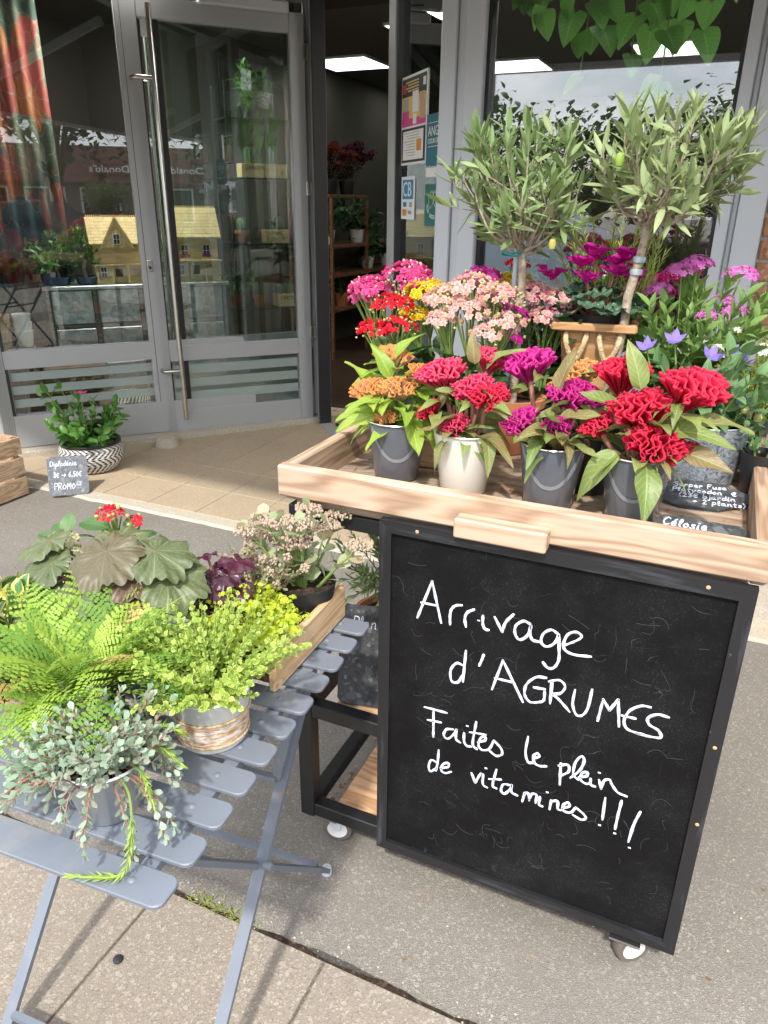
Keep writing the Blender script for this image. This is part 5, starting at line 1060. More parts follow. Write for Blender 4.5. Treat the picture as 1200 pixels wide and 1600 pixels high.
# pentas, bellflower, white flowers on the right
tp = T_leaf(1, .34, 'lance', 6, 2, .35, .2)
pe, tips, r = bushy('potted_pentas', 'tall pentas with lilac pink flower heads at the back right', 'potted flower', (-.065, 1.83, Y0), 44, .30, .7, tp, .060, .020, .95, L_pent, 61, bend=.3)
it = []; 
for (x, y, z, R) in ((-.035, .0, .40, .036), (-.005, .0, .415, .036), (-.075, .0, .36, .03), (.085, .01, .395, .037), (.085, -.02, .325, .028), (.06, .0, .345, .024), (.035, -.06, .315, .025), (-.10, .01, .35, .02)): it += domeflowers([((x, y, z), R)], STAR5, .0088, 46000, r, 1.4); MB().tube([(x * .4, y * .4, .15), (x * .8, y * .8, z - .08), (x, y, z)], .002, 5).build('flower_stem', m_stem, pe, True)
merged('flowers', it, F_pent, pe)
# oval zinc trough with bellflowers
tr_ = thing('zinc_trough_planter', 'oval brushed zinc trough planted with violet blue bellflowers', 'planter', (-.002, 1.63, Y0), R_(14))
MB().lathe([(0, .0), (.078, .0), (.08, .004), (.098, .125), (.1005, .128), (.098, .130), (.094, .128), (.076, .012), (0, .012)], 40, sx=1.0, sy=.72).build('trough', m_trough, tr_, True); MB().lathe([(0, .11), (.092, .11)], 30, sy=.72).build('soil', m_soil, tr_)
MB().lathe([(.079 + .002 * math.cos(a), .003 + .003 * math.sin(a)) for a in [k * PI / 4 for k in range(9)]], 40, sy=.72).build('base_bead', m_rim, tr_, True)
r = random.Random(71); st = MB(); Ms = []; lm = [T_mesh('leaf', T_leaf(1, .5, 'ovate', 8, 4, .25, dr, .03, seed=q), L_plat) for q, dr in enumerate((.1, .4))]
for k in range(17):
    d = up_dir(r, r.uniform(.1, .9)); pts = curve((d.x * .06, d.y * .045, .11), d, r.uniform(.10, .19), Vector((d.x, d.y, -.1)) * .5, 6, r, .08); st.tube(pts, [.0026 - .0012 * i / 6 for i in range(7)], 5); Ms += sprig(pts, .033, .062, 1.0, r, .15, True, .3, .3)
st.build('stem', m_stem, tr_, True); each('leaf', lm, Ms[:150], tr_, r)
pl_ = T_leaf(1, .66, 'ovate', 6, 4, -.2, -.15, .03)
for (x, y, z, dx, dy) in ((-.075, .03, .285, -.2, -.5), (-.010, -.01, .262, .2, -.6), (.030, .0, .268, .5, -.5), (.055, -.04, .17, .5, -.6), (-.125, .05, .265, -.3, -.4), (.06, .03, .25, .4, -.3)):
    ax = Vector((dx, dy, .8)).normalized(); q = Vector((0, 0, 1)).rotation_difference(ax).to_matrix(); st2 = MB().tube([(x * .6, y * .6, .12), (x * .9, y * .9, z - .04), (x, y, z)], .0018, 5).build('flower_stem', m_stem, tr_, True)
    merged('flower', [(pl_, frame((x, y, z), q @ Vector((math.cos(a), math.sin(a), .45)), q @ Vector((-math.cos(a) * .5, -math.sin(a) * .5, 1)), .026)) for a in [2 * PI * k / 5 for k in range(5)]], F_blue, tr_, None)
for (x, y, z) in ((.075, -.03, .16), (.092, -.04, .15), (.06, -.055, .17)): MB().lathe([(0, -.009), (.007, -.006), (.0095, .001), (.006, .008), (0, .010)], 10, (x, y, z)).build('flower_bud', F_bud, tr_, True)
wf, tips, r = bushy('potted_candytuft', 'yellow green plant with white flowers at the right edge of the tray', 'potted flower', (.085, 1.83, Y0), 46, .26, .8, T_leaf(1, .3, 'lance', 4, 2, .3, .2), .024, .0085, .9, L_whit, 81, bend=.4, pr=(.045, .055, .10))
it = []
for p, d in tips:
    if r.random() < .55: it += domeflowers([(p, .012)], STAR4, .0075, 90000, r, 1.3)
merged('flowers', it, F_white, wf)
bushy('potted_jade_plant', 'small round leaved succulent hanging over the right tray rail', 'potted plant', (.118, 1.60, Y0), 12, .14, 1.0, T_leaf(1, .8, 'oval', 5, 2, .2, .1), .022, .014, .9, L_plat, 85, bend=.8, pr=(.03, .04, .085))
bushy('potted_foliage_plant', 'dark glossy leaved plant behind the olive stems', 'potted plant', (-.305, 1.92, Y0), 16, .26, .9, T_leaf(1, .42, 'ovate', 6, 4, .3, .3), .085, .03, 1.0, L_dark, 87, bend=.5)
# bark edged wooden box on the tray, behind the front pots
def logbox(name, label, loc, rz, L_, D_, H_, cat='planter'):
    t_ = thing(name, label, cat, loc, rz); th = .014
    for s in (-1, 1):
        for (z0, z1) in ((.0, H_ * .56), (H_ * .57, H_)):
            o = plank('side_board', m_oak, t_, (-L_ / 2, s * D_ / 2 - th / 2, z0), (L_ / 2, s * D_ / 2 + th / 2, z1), .004) if False else None
        o = plank('side_board', m_oak, t_, (-L_ / 2, s * (D_ / 2) - th / 2, 0), (L_ / 2, s * (D_ / 2) + th / 2, H_), .004)
        e = MB(); N = 10
        for (z0, z1) in ((.002, H_ * .52), (H_ * .54, H_ - .002)):
            mb = MB(); ys = [s * 0 - D_ / 2 + .008 + (D_ - .016) * k / N for k in range(N + 1)]
            for k, y in enumerate(ys):
                w = .010 + .006 * mn.noise(Vector((y * 50, z0 * 90, s)))
                for j in range(5): a = -PI / 2 + PI * j / 4; mb.v.append((s * (L_ / 2 - .022 + w * math.cos(a)), y, (z0 + z1) / 2 + (z1 - z0) / 2 * math.sin(a)))
            for k in range(N):
                for j in range(4): a = k * 5 + j; mb.f.append((a, a + 1, a + 6, a + 5) if s > 0 else (a + 5, a + 6, a + 1, a))
            mb.build('bark_end', m_bark, t_, True)
    plank('bottom_board', m_oak, t_, (-L_ / 2 + .02, -D_ / 2 + .008, .0), (L_ / 2 - .02, D_ / 2 - .008, .012), .002); return t_
logbox('log_planter_box', 'bark edged wooden box standing behind the front pots on the tray', (-.50, 1.50, Y0), R_(3), .16, .10, .065)
nb = thing('plastic_tray', 'black plastic grid tray under the plants at the back of the cart', 'tray', (-.33, 1.83, Y0)); bx('base', m_potk, nb, (-.12, -.1, .0), (.10, .1, .004), .001)
for x in (-.12, .094): bx('rim', m_potk, nb, (x, -.1, .0045), (x + .006, .1, .045), .001)
for y in (-.1, .094): bx('rim', m_potk, nb, (-.1135, y, .0045), (.0935, y + .006, .045), .001)

rs_ = thing('plant_riser', 'dark wooden riser under the cyclamen planter', 'stand', (-.262, 1.765, Y0), R_(6)); plank('top_board', m_brownw, rs_, (-.075, -.075, .094), (.075, .075, .110), .002)
for sx in (-1, 1): plank('side_board', m_brownw, rs_, (sx * .066 - .007, -.07, .0), (sx * .066 + .007, .07, .0935), .002, 'Y')

def litter(name, label, n, box, z, mats, seed, L_=.016):
    r = random.Random(seed); T_ = T_leaf(1, .5, 'ovate', 4, 2, .3, .5); it = [(T_, frame((r.uniform(box[0], box[2]), r.uniform(box[1], box[3]), z + .002 + r.uniform(0, .003)), (r.uniform(-1, 1), r.uniform(-1, 1), r.uniform(-.05, .25)), (0, 0, 1), L_ * r.uniform(.4, 1.1))) for _ in range(n)]
    return tag(merged(name, it, mats, None), label, 'litter', None, 'stuff')
L_dry = leafmat('dry_leaf_bit', (.16, .075, .03), (.38, .24, .10), .2, .6, .15)
litter('leaf_litter', 'dry leaf bits scattered on the tray boards', 70, (-.70, 1.19, .09, 1.6), CZ, L_dry, 201, .013); litter('leaf_litter', 'dry brown leaf bits in the corner of the bottom shelf', 60, (g0 + Lw, f0 + Lw - .02, g0 + Lw + .10, f0 + .20), .092, L_dry, 202, .018); litter('leaf_litter', 'fallen red petal bits on the tray beside the pots', 26, (-.5, 1.19, .09, 1.45), CZ, F_crim, 203, .009); litter('leaf_litter', 'few dry leaf bits on the asphalt beside the table', 26, (-.95, .93, .5, 1.6), .002, L_dry, 204, .014)
# ---------------------------------------------------------------- plants on the folding table
TT = TZ + .001
def fern_T(L_, npair, seed, droop=.5, w=.30, lob=7):
    """arching frond along +Y with lobed pinnae"""
    r = random.Random(seed); parts = []; pts = [Vector((0, 0, 0))]; d = Vector((0, .75, .66)).normalized(); n = 16
    for i in range(n): dd = (d + Vector((.10 * math.sin(seed + i * .3), .25, -droop * 1.6) ) * (i / n)).normalized(); pts.append(pts[-1] + dd * (L_ / n))
    tb_ = MB().tube(pts, [.0016 * (1.1 - i / (n + 1)) for i in range(n + 1)], 5); parts.append((np.array(tb_.v), tb_.f, np.full((len(tb_.v), 2), .5)))
    for k in range(npair):
        s = .14 + .86 * k / npair; p, t = along(pts, min(s, .998)); side0 = t.cross(Vector((0, 0, 1))).normalized(); nrm = side0.cross(t)
        pl = L_ * w * math.sin(PI * (.18 + .80 * (k / npair) ** .9)) ** .8 * (1.02 - .55 * k / npair)
        for sg in (-1, 1):
            dirv = (side0 * sg + t * (.35 + .4 * s + r.uniform(-.12, .12)) + nrm * r.uniform(-.28, .18)).normalized(); V = []; F = []; U = []; nl = max(4, int(lob * (1 - .45 * s))); pl_k = pl * r.uniform(.82, 1.08)
            o = dirv.cross(nrm).normalized(); dn = -.30
            for i in range(nl + 1):
                q = (i + .35) / (nl + .6); c = p + dirv * pl_k * q + nrm * (dn * pl_k * q * q); ll = pl_k * .135 * (1 - q) ** .5 + .0018; wd_ = pl_k / nl * .44
                for s2 in (-1, 1):
                    if i == nl and s2 < 0: continue
                    ld_ = (o * s2 + dirv * (.45 if i < nl else 6.0)).normalized(); wv_ = (dirv - ld_ * dirv.dot(ld_)); wv_ = wv_.normalized() if wv_.length > .05 else o; b0 = len(V); up_ = nrm * r.uniform(-.25, .1) * ll
                    V += [tuple(c - wv_ * wd_ * .6), tuple(c + ld_ * ll * .55 - wv_ * wd_ * .95 + up_ * .4), tuple(c + ld_ * ll + up_), tuple(c + ld_ * ll * .6 + wv_ * wd_ * .95 + up_ * .4), tuple(c + wv_ * wd_ * .6)]; U += [(.35, q), (.1, q), (.5, q), (.9, q), (.65, q)]
                    F.append(tuple(b0 + k_ for k_ in ((0, 1, 2, 3, 4) if s2 > 0 else (4, 3, 2, 1, 0))))
            parts.append((np.array(V), F, np.array(U)))
    return T_join(parts)
fe = thing('potted_fern', 'bright green lacy fern in the middle of the folding table', 'potted plant', (-.775, .655, TT)); pot(fe, 'pot', m_potk, .045, .058, .095)
r = random.Random(91); fm = [[T_mesh('frond', fern_T(.205, 12, q, dp, .33, 8), mt) for q, dp in ((1, .35), (2, .6), (3, .8))] for mt in (L_fern, L_fernd, L_ferno)]
for k in range(58):
    a = k * 2.399 + r.uniform(-.2, .2); el = r.uniform(-.25, .75) if k < 32 else r.uniform(.3, 1.1); mset = fm[0] if k % 3 else fm[1]
    if k in (7, 19, 47): mset = fm[2]
    s = r.uniform(.7, 1.12) * (1.0 if k < 32 else .85)
    M = Matrix.Translation((math.cos(a) * .02, math.sin(a) * .02, .09)) @ Matrix.Rotation(a - PI / 2, 4, 'Z') @ Matrix.Rotation(el * .6, 4, 'X') @ Matrix.Rotation(r.uniform(-.6, .6), 4, 'Y') @ Matrix.Scale(s, 4)
    link('frond', r.choice(mset), fe, M=M)
# coral bells
def coralbells(loc, label, leaves, mats, seed, R=.05, potm=m_potk, lob=7, ruf=.05, pr=(.045, .06, .10)):
    r = random.Random(seed); t_ = thing('potted_coral_bells', label, 'potted plant', loc); pot(t_, 'pot', potm, *pr); st = MB()
    ms = [[T_mesh('leaf', T_lobed(1, lob, .17, 3, ruf, -.16, 10, 126, seed=q + seed * .3, gap=.15), m_) for q in range(2)] for m_ in mats]
    for k, (x, y, z, s, tx, ty, mi) in enumerate(leaves):
        p = Vector((x, y, z)); nrm = Vector((tx, ty, 1)).normalized(); d = Vector((x, y, 0)) + Vector((0, -.03, -.01)) + rv(r, .01); d = d - nrm * d.dot(nrm)
        base = p - d.normalized() * R * s * .25
        st.tube([(x * .1, y * .1, .08), (x * .5, y * .5, z * .6 + .03), tuple(base)], .0022, 6); link('leaf', r.choice(ms[mi % len(ms)]), t_, M=frame(base, d, nrm, R * s, 0))
    st.build('stem', m_stemr, t_, True); return t_
coralbells((-.865, .80, TT), 'large leaved bronze coral bells at the back of the table', [(.03, -.02, .225, 1.22, .0, -.45, 0), (-.125, .0, .215, .95, -.2, -.2, 1), (-.085, -.04, .195, .95, -.1, -.35, 1), (-.01, .06, .225, 1.05, .0, -.1, 1), (.105, .03, .225, 1.15, .2, -.15, 1), (.135, .02, .19, 1.15, .35, -.35, 1), (.0, -.085, .165, 1.0, 0, -.5, 1), (-.075, -.085, .15, 1.05, -.2, -.5, 1), (.075, -.02, .195, .8, .3, -.4, 0), (.085, -.055, .15, .9, .3, -.5, 0), (.04, .0, .20, .7, .0, .0, 0), (.06, .05, .19, .9, .3, .2, 0), (-.03, -.04, .14, 1.0, 0, -.3, 1), (-.06, .05, .18, .9, -.3, .2, 0), (.11, -.06, .125, .8, .4, -.4, 1)], (L_heu, L_heug), 3, .052, ruf=.085)
coralbells((-.700, .905, TT), 'small dark purple coral bells in a black pot on the table', [(0, -.03, .155, 1.0, 0, -.5, 0), (.03, -.01, .15, 1.0, .4, -.3, 0), (-.03, .0, .165, 1.0, -.3, -.2, 0), (.01, .03, .18, 1.0, .1, .1, 0), (.0, -.05, .12, .9, 0, -.8, 0), (.04, -.03, .115, .85, .6, -.5, 0), (-.03, -.04, .125, .9, -.4, -.6, 0), (.015, -.01, .17, .8, .2, -.2, 0), (-.045, .01, .19, .7, -.3, .1, 0), (.02, -.055, .10, .7, .2, -.9, 0)], (L_heup,), 5, .034, ruf=.16, lob=5, pr=(.038, .05, .085))
# variegated ivy at the left edge
iv, _, _ = bushy('potted_ivy', 'yellow edged variegated ivy at the left edge of the table', 'potted plant', (-.985, .665, TT), 16, .125, 1.0, T_leaf(1, .85, 'heart', 7, 4, .15, .2, .04), .046, .030, .9, L_ivy, 95, bend=.5, pr=(.04, .052, .075))
kalanchoe((-.945, .925, TT), 'small red kalanchoe behind the bronze coral bells', [((.0, -.01, .225), .026), ((.04, .0, .215), .018), ((.075, -.03, .185), .016), ((-.02, -.03, .17), .016)], F_red, 96, s=.0105, dens=30000, leaves=8, leafL=.065, T=STAR4, group='plants on the folding table')
kalanchoe((-1.02, .865, TT), 'small cream flowered kalanchoe behind the coral bells', [((.02, -.01, .185), .022), ((-.01, .0, .18), .018), ((.05, -.02, .178), .016)], F_cream, 97, s=.0085, dens=30000, leaves=8, leafL=.05, group='plants on the folding table')
# thyme in the whitewashed bucket
RND = T_leaf(1, .78, 'oval', 3, 2, .2, .1)
th, _, _ = bushy('potted_thyme', 'small leaved variegated thyme in a whitewashed bucket with brown band', 'potted herb', (-.605, .728, TT), 130, .135, 1.25, RND, .0125, .0095, 1.0, L_thy, 99, onlypot=False, zb=.078, bend=.9, jit=.5, start=.2, taper=.25, stemr=.0011, sp0=.013)
bk = MB().lathe([(0, 0), (.049, 0), (.051, .003), (.060, .088), (.062, .090), (.060, .092), (.056, .09), (.048, .01), (0, .01)], 36).build('bucket', m_bucket, th, True); MB().lathe([(.0530, .012), (.0575, .056)], 36).build('band', m_band, bk, True); MB().lathe([(0, .078), (.054, .076)], 20).build('soil', m_soil, th)
for z in (.013, .055): MB().lathe([(.0525 + .1 * z + .0016 * math.cos(a), z + .002 * math.sin(a)) for a in [k * PI / 4 for k in range(9)]], 36).build('cord', m_jute, bk, True)
# grey stonecrop in the zinc pot, with trailing shoots
sg = thing('potted_stonecrop', 'grey green trailing stonecrop in a shiny zinc pot near the table edge', 'potted plant', (-.640, .548, TT))
zp = MB().lathe([(0, 0), (.036, 0), (.039, .003), (.058, .088), (.0605, .090), (.058, .092), (.0555, .09), (.036, .012), (0, .012)], 40).build('pot', m_mirror, sg, True); MB().lathe([(0, .080), (.054, .078)], 20).build('soil', m_soil, sg)
r = random.Random(101); OV = T_leaf(1, .58, 'obov', 4, 2, .15, .05); it = []; st = MB()
for k in range(150):
    a = r.uniform(0, 6.28); rad = .058 * math.sqrt(r.random()); out = Vector((math.cos(a), math.sin(a), 0)); p = Vector((out.x * rad, out.y * rad, .082)); hang = rad > .040 and r.random() < (.6 if out.x > -.2 or out.y > 0 else .25)
    front = out.y < -.1 and out.x > -.3
    if hang:
        L_ = r.uniform(.05, .100 if (front and out.x > .2) else .05); pts = curve(p, out + Vector((0, 0, .35)), L_, Vector((0, 0, -2.6)), 7, r, .12)
    else: L_ = r.uniform(.03, .075); pts = curve(p, out * (rad * 9) + Vector((0, 0, 1)), L_, out * .5, 6, r, .12)
    st.tube(pts, .0011, 5); it += [(OV, M) for M in sprig(pts, .0072, .0140, 1.05, r, .25, True, .1, .3, 1.35)]
for k in range(40):      # low cushion spilling to the left
    a = r.uniform(2.7, 4.3); out = Vector((math.cos(a), math.sin(a), 0)); pts = curve(out * .05 + Vector((0, 0, .08)), out + Vector((0, 0, .3)), r.uniform(.04, .085), Vector((0, 0, -1.0)), 6, r, .12); st.tube(pts, .0011, 5); it += [(OV, M) for M in sprig(pts, .0072, .0140, 1.05, r, .3, True, .1, .3, 1.35)]
st.build('stem', m_stemr, sg, True); merged('foliage', it, L_sedg, sg)
it = []; st = MB(); ND = T_leaf(1, .16, 'needle', 2, 2, .3, -.1)
for (pts, L_) in (([(.045, -.02, .085), (.085, -.045, .088), (.105, -.07, .055), (.10, -.085, .012), (.075, -.10, .008), (.045, -.112, .008)], .015), ([(.03, .035, .085), (.07, .03, .10), (.10, .03, .085)], .014), ([(-.01, .05, .09), (.015, .08, .12), (.02, .085, .135)], .014), ([(.05, .0, .09), (.085, -.02, .10), (.105, -.03, .075)], .013), ([(.02, .045, .085), (.055, .055, .11), (.08, .06, .105)], .014)):
    P = spline(pts, 7); st.tube(P, .0014, 5); it += [(ND, M) for M in sprig(P, .0030, L_, .75, r, .3, True, .05, .25, 1.1)]
st.build('trailing_stem', m_stem, sg, True); merged('trailing_shoots', it, L_rup, sg)
# log box with two stonecrops and lime creeping sedum
logbox('log_planter_box', 'bark edged wooden box at the right end of the folding table', (-.655, .985, TT), R_(92), .275, .145, .072)
ls, tips, r = bushy('potted_lime_stonecrop', 'mound of lime yellow stonecrop spilling over the wooden box', 'potted plant', (-.640, .885, TT + .013), 150, .085, 1.3, RND, .0105, .0065, 1.0, L_lime, 103, bend=.6, pr=(.035, .045, .065), start=.25, sp0=.011, stemr=.001)
it = []
for p, d in tips: it += domeflowers([(p, .009)], STAR5, .0045, 90000, r, 1.4)
merged('tips', it, L_lime, ls)
ps, tips, r = bushy('potted_pink_stonecrop', 'low grey pink stonecrop next to the purple coral bells', 'potted plant', (-.705, 1.005, TT + .013), 60, .11, .9, OV, .014, .0075, 1.0, L_sedp, 105, bend=.4, pr=(.035, .045, .07), stemm=m_stemr, sp0=.011, stemr=.0012)
it = []
for p, d in tips[::2]: it += [(BUD, zframe(p + rv(r, .006), d + rv(r, .4), .006, r)) for _ in range(14)]
merged('buds', it, F_dust, ps)
at_, tips, r = bushy('potted_autumn_stonecrop', 'upright stonecrop with dusty pink flower heads in the wooden box', 'potted plant', (-.632, 1.060, TT + .013), 17, .145, .85, T_leaf(1, .7, 'obov', 5, 4, .1, .1), .036, .028, 1.0, L_sedp, 107, bend=.25, pr=(.045, .058, .085), stemr=.003, taper=.2, sp0=.012)
it = []
for p, d in tips:
    for _ in range(85): a = r.uniform(0, 6.28); q = .026 * math.sqrt(r.random()); it.append((BUD, zframe(p + Vector((q * math.cos(a), q * math.sin(a), .006 - q * q * 8 + r.uniform(-.003, .003))), Vector((0, 0, 1)) + rv(r, .5), .0055, r)))
merged('flower_heads', it, F_dust, at_)
# ---------------------------------------------------------------- on the cart's middle shelf
def bonsai(loc, label, seed, potm, crown=(.12, .12, .13), zc=.24, tilt=.02):
    r = random.Random(seed); t_ = thing('potted_olive_shrub', label, 'potted shrub', loc, 0, 'olive shrubs on the cart shelf'); pot(t_, 'pot', potm, .05, .068, .105, lip=.018)
    tr = [(0, 0, .08), (tilt, 0, .12), (tilt * .4, .01, .17)]; MB().tube(spline(tr, 4), .008, 8).build('trunk', m_trunk, t_, True); st = MB(); it = []; top = Vector(tr[-1])
    for k in range(46):
        a = k * 2.399; zz = r.uniform(-.7, 1); q = math.sqrt(1 - zz * zz); tg_ = Vector((q * math.cos(a) * crown[0], q * math.sin(a) * crown[1], zc + zz * crown[2])); pts = spline([tuple(top), tuple(top.lerp(tg_, .5) + rv(r, .015)), tuple(tg_)], 5); st.tube(pts, [.0022 - .0014 * i / len(pts) for i in range(len(pts))], 5); it += sprig(pts, .013, .034, .9, r, .35, True, .2, .3)
    st.build('branches', m_twig, t_, True); T_ = T_leaf(1, .24, 'lance', 4, 2, .4, .1); merged('foliage', [(T_, M) for M in it], L_olive, t_); return t_
bonsai((-.655, 1.475, .409), 'small olive shrub in a terracotta pot on the cart shelf', 111, m_terra)
bonsai((-.52, 1.60, .409), 'olive shrub in the farther terracotta pot on the cart shelf', 112, m_terra, zc=.27)
# ---------------------------------------------------------------- by the entrance
dp = thing('potted_mandevilla', 'glossy green plant with one pink flower in a black and white woven basket', 'potted plant', (-3.20, 3.02, .0165))
t = NT('woven_basket'); uv = t.n('UVMap').outputs[0]; sp = t.n('SeparateXYZ', {'Vector': uv}); X, Yc = t.math('MULTIPLY', sp.outputs[0], 34.0), t.math('MULTIPLY', sp.outputs[1], 5.0)
tri = t.math('ABSOLUTE', t.math('SUBTRACT', t.math('FRACT', Yc), .5)); stp = t.math('FRACT', t.math('ADD', X, t.math('MULTIPLY', tri, 3.0))); dash = t.math('FRACT', t.math('MULTIPLY', Yc, 6.0))
bk_ = t.math('MULTIPLY', t.math('LESS_THAN', stp, .46), t.math('GREATER_THAN', dash, .12)); t.P(col=t.mix(bk_, (.62, .60, .57), (.016, .016, .017)), rough=.75); t.bump(t.math('ABSOLUTE', t.math('SUBTRACT', dash, .5)), .8, .004); m_weave = t.m
V = []; U = []; F = []; prof = [(.02, 0), (.115, 0), (.135, .01), (.175, .075), (.180, .12), (.168, .155), (.160, .165), (.150, .16), (.160, .11), (.11, .015)]; n = 56
for i, (rr, z) in enumerate(prof):
    for j in range(n + 1): a = 2 * PI * j / n; V.append((rr * math.cos(a), rr * math.sin(a), z)); U.append((j / n, i / (len(prof) - 1)))
for i in range(len(prof) - 1):
    for j in range(n): a = i * (n + 1) + j; F.append((a, a + 1, a + n + 2, a + n + 1))
link('basket', T_mesh('basket', (np.array(V), F, np.array(U)), m_weave), dp, rot=(R_(0), 0, 0)); MB().lathe([(.150, .158), (.166, .158), (.168, .166), (.166, .174), (.152, .174)], 48).build('rim', m_potk, dp, True); MB().lathe([(0, .125), (.155, .12)], 24).build('soil', m_soil, dp)
r = random.Random(121); st = MB(); Ms = []
for k in range(40):
    d = up_dir(r, .85 * math.sqrt(r.random())); pts = curve((d.x * .11, d.y * .11, .12), d, r.uniform(.16, .30) if k > 3 else .36, Vector((d.x, d.y, 0)) * .4, 7, r, .10); st.tube(pts, .0022, 5); Ms += sprig(pts, .034, .085, 1.05, r, .1, True, .3, .3)
st.build('stem', m_stem, dp, True); lm = [T_mesh('leaf', T_leaf(1, .55, 'oval', 6, 4, .3, d_, 0, seed=q), L_dip) for q, d_ in enumerate((.1, .3, .5))]
each('leaf', lm, Ms if len(Ms) < 295 else r.sample(Ms, 295), dp, r)
PT2 = T_leaf(1, .8, 'obov', 5, 4, -.2, .2, .05); its = [(PT2, frame((.015, -.03, .45), (math.cos(a), math.sin(a), .5), (0, 0, 1), .038)) for a in [k * 1.2566 for k in range(5)]]; merged('flower', its, F_pink, dp, None); MB().tube([(.01, -.02, .2), (.02, -.04, .35), (.015, -.03, .45)], .0025, 6).build('flower_stem', m_stem, dp, True)
# wooden crate at the left edge
cr = thing('wooden_crate', 'rough slatted wooden crate at the left edge of the pavement', 'crate', (-3.42, 2.33, .0))
for k in range(3):
    z0 = .012 + k * .11; 
    for s in (-1, 1):
        plank('slat', m_cratew, cr, (s * .20 - (.012 if s > 0 else 0), -.26, z0), (s * .20 + (0 if s > 0 else .012), .245, z0 + .092 + rng.uniform(-.004, .004)), .002, 'Y')
        plank('end_slat', m_cratew, cr, (-.186, s * .238 - .006, z0), (.186, s * .238 + .006, z0 + .092), .002)
for sx in (-1, 1):
    for sy in (-1, 1): plank('corner_post', m_cratew, cr, (sx * .172 - .014, sy * .215 - .014, .004), (sx * .172 + .014, sy * .215 + .014, .33), .002, 'Z')
for k in range(4): plank('base_slat', m_cratew, cr, (-.185, -.22 + k * .115, .0145), (.185, -.13 + k * .115, .024), .001)
# ---------------------------------------------------------------- inside the shop
def gtop(name, label, cat, x, y, z, rz=0, group=None):
    """thing placed in the side screen's frame (x along the glass, y < 0 indoors)"""
    M = Matrix.Translation(GO) @ Matrix.Rotation(GA, 4, 'Z'); p = M @ Vector((x, y, z)); return thing(name, label, cat, tuple(p), GA + rz, group)
cbn = gtop('drawer_cabinet', 'grey wooden cabinet with galvanised metal drawers behind the side glazing', 'cabinet', 0, 0, .012)
m_greyw = wood('grey_washed_wood', (.20, .18, .15), (.14, .125, .105), (.07, .06, .05), 1.2, .7)
bx('top', m_galv, cbn, (.54, -.80, .925), (1.72, -.32, .948), .003); bx('body', m_greyw, cbn, (.56, -.78, .03), (1.70, -.352, .924)); 
for x in (.56, .83, 1.115, 1.40, 1.675): bx('divider', m_greyw, cbn, (x, -.352, .03), (x + .028, -.335, .924), .002)
for z in (.04, .245, .465, .69): bx('divider', m_greyw, cbn, (.588, -.350, z), (1.675, -.337, z + .022), .002)
for i, x in enumerate((.592, .862, 1.147, 1.432)):
    for z in (.066, .271, .491, .716):
        dw_ = bx('drawer', m_galv, cbn, (x, -.3515, z), (x + (.234, .249, .249, .239)[i], -.330, z + (.172, .187, .192, .203)[(.066, .271, .491, .716).index(z)]), .003)
        pts = [(x + .12 + .022 * math.cos(a), -.326, z + .09 + .022 * math.sin(a)) for a in [k * PI / 8 for k in range(17)]]; MB().tube(pts, .0022, 6).build('ring_pull', m_zinc, dw_, True)
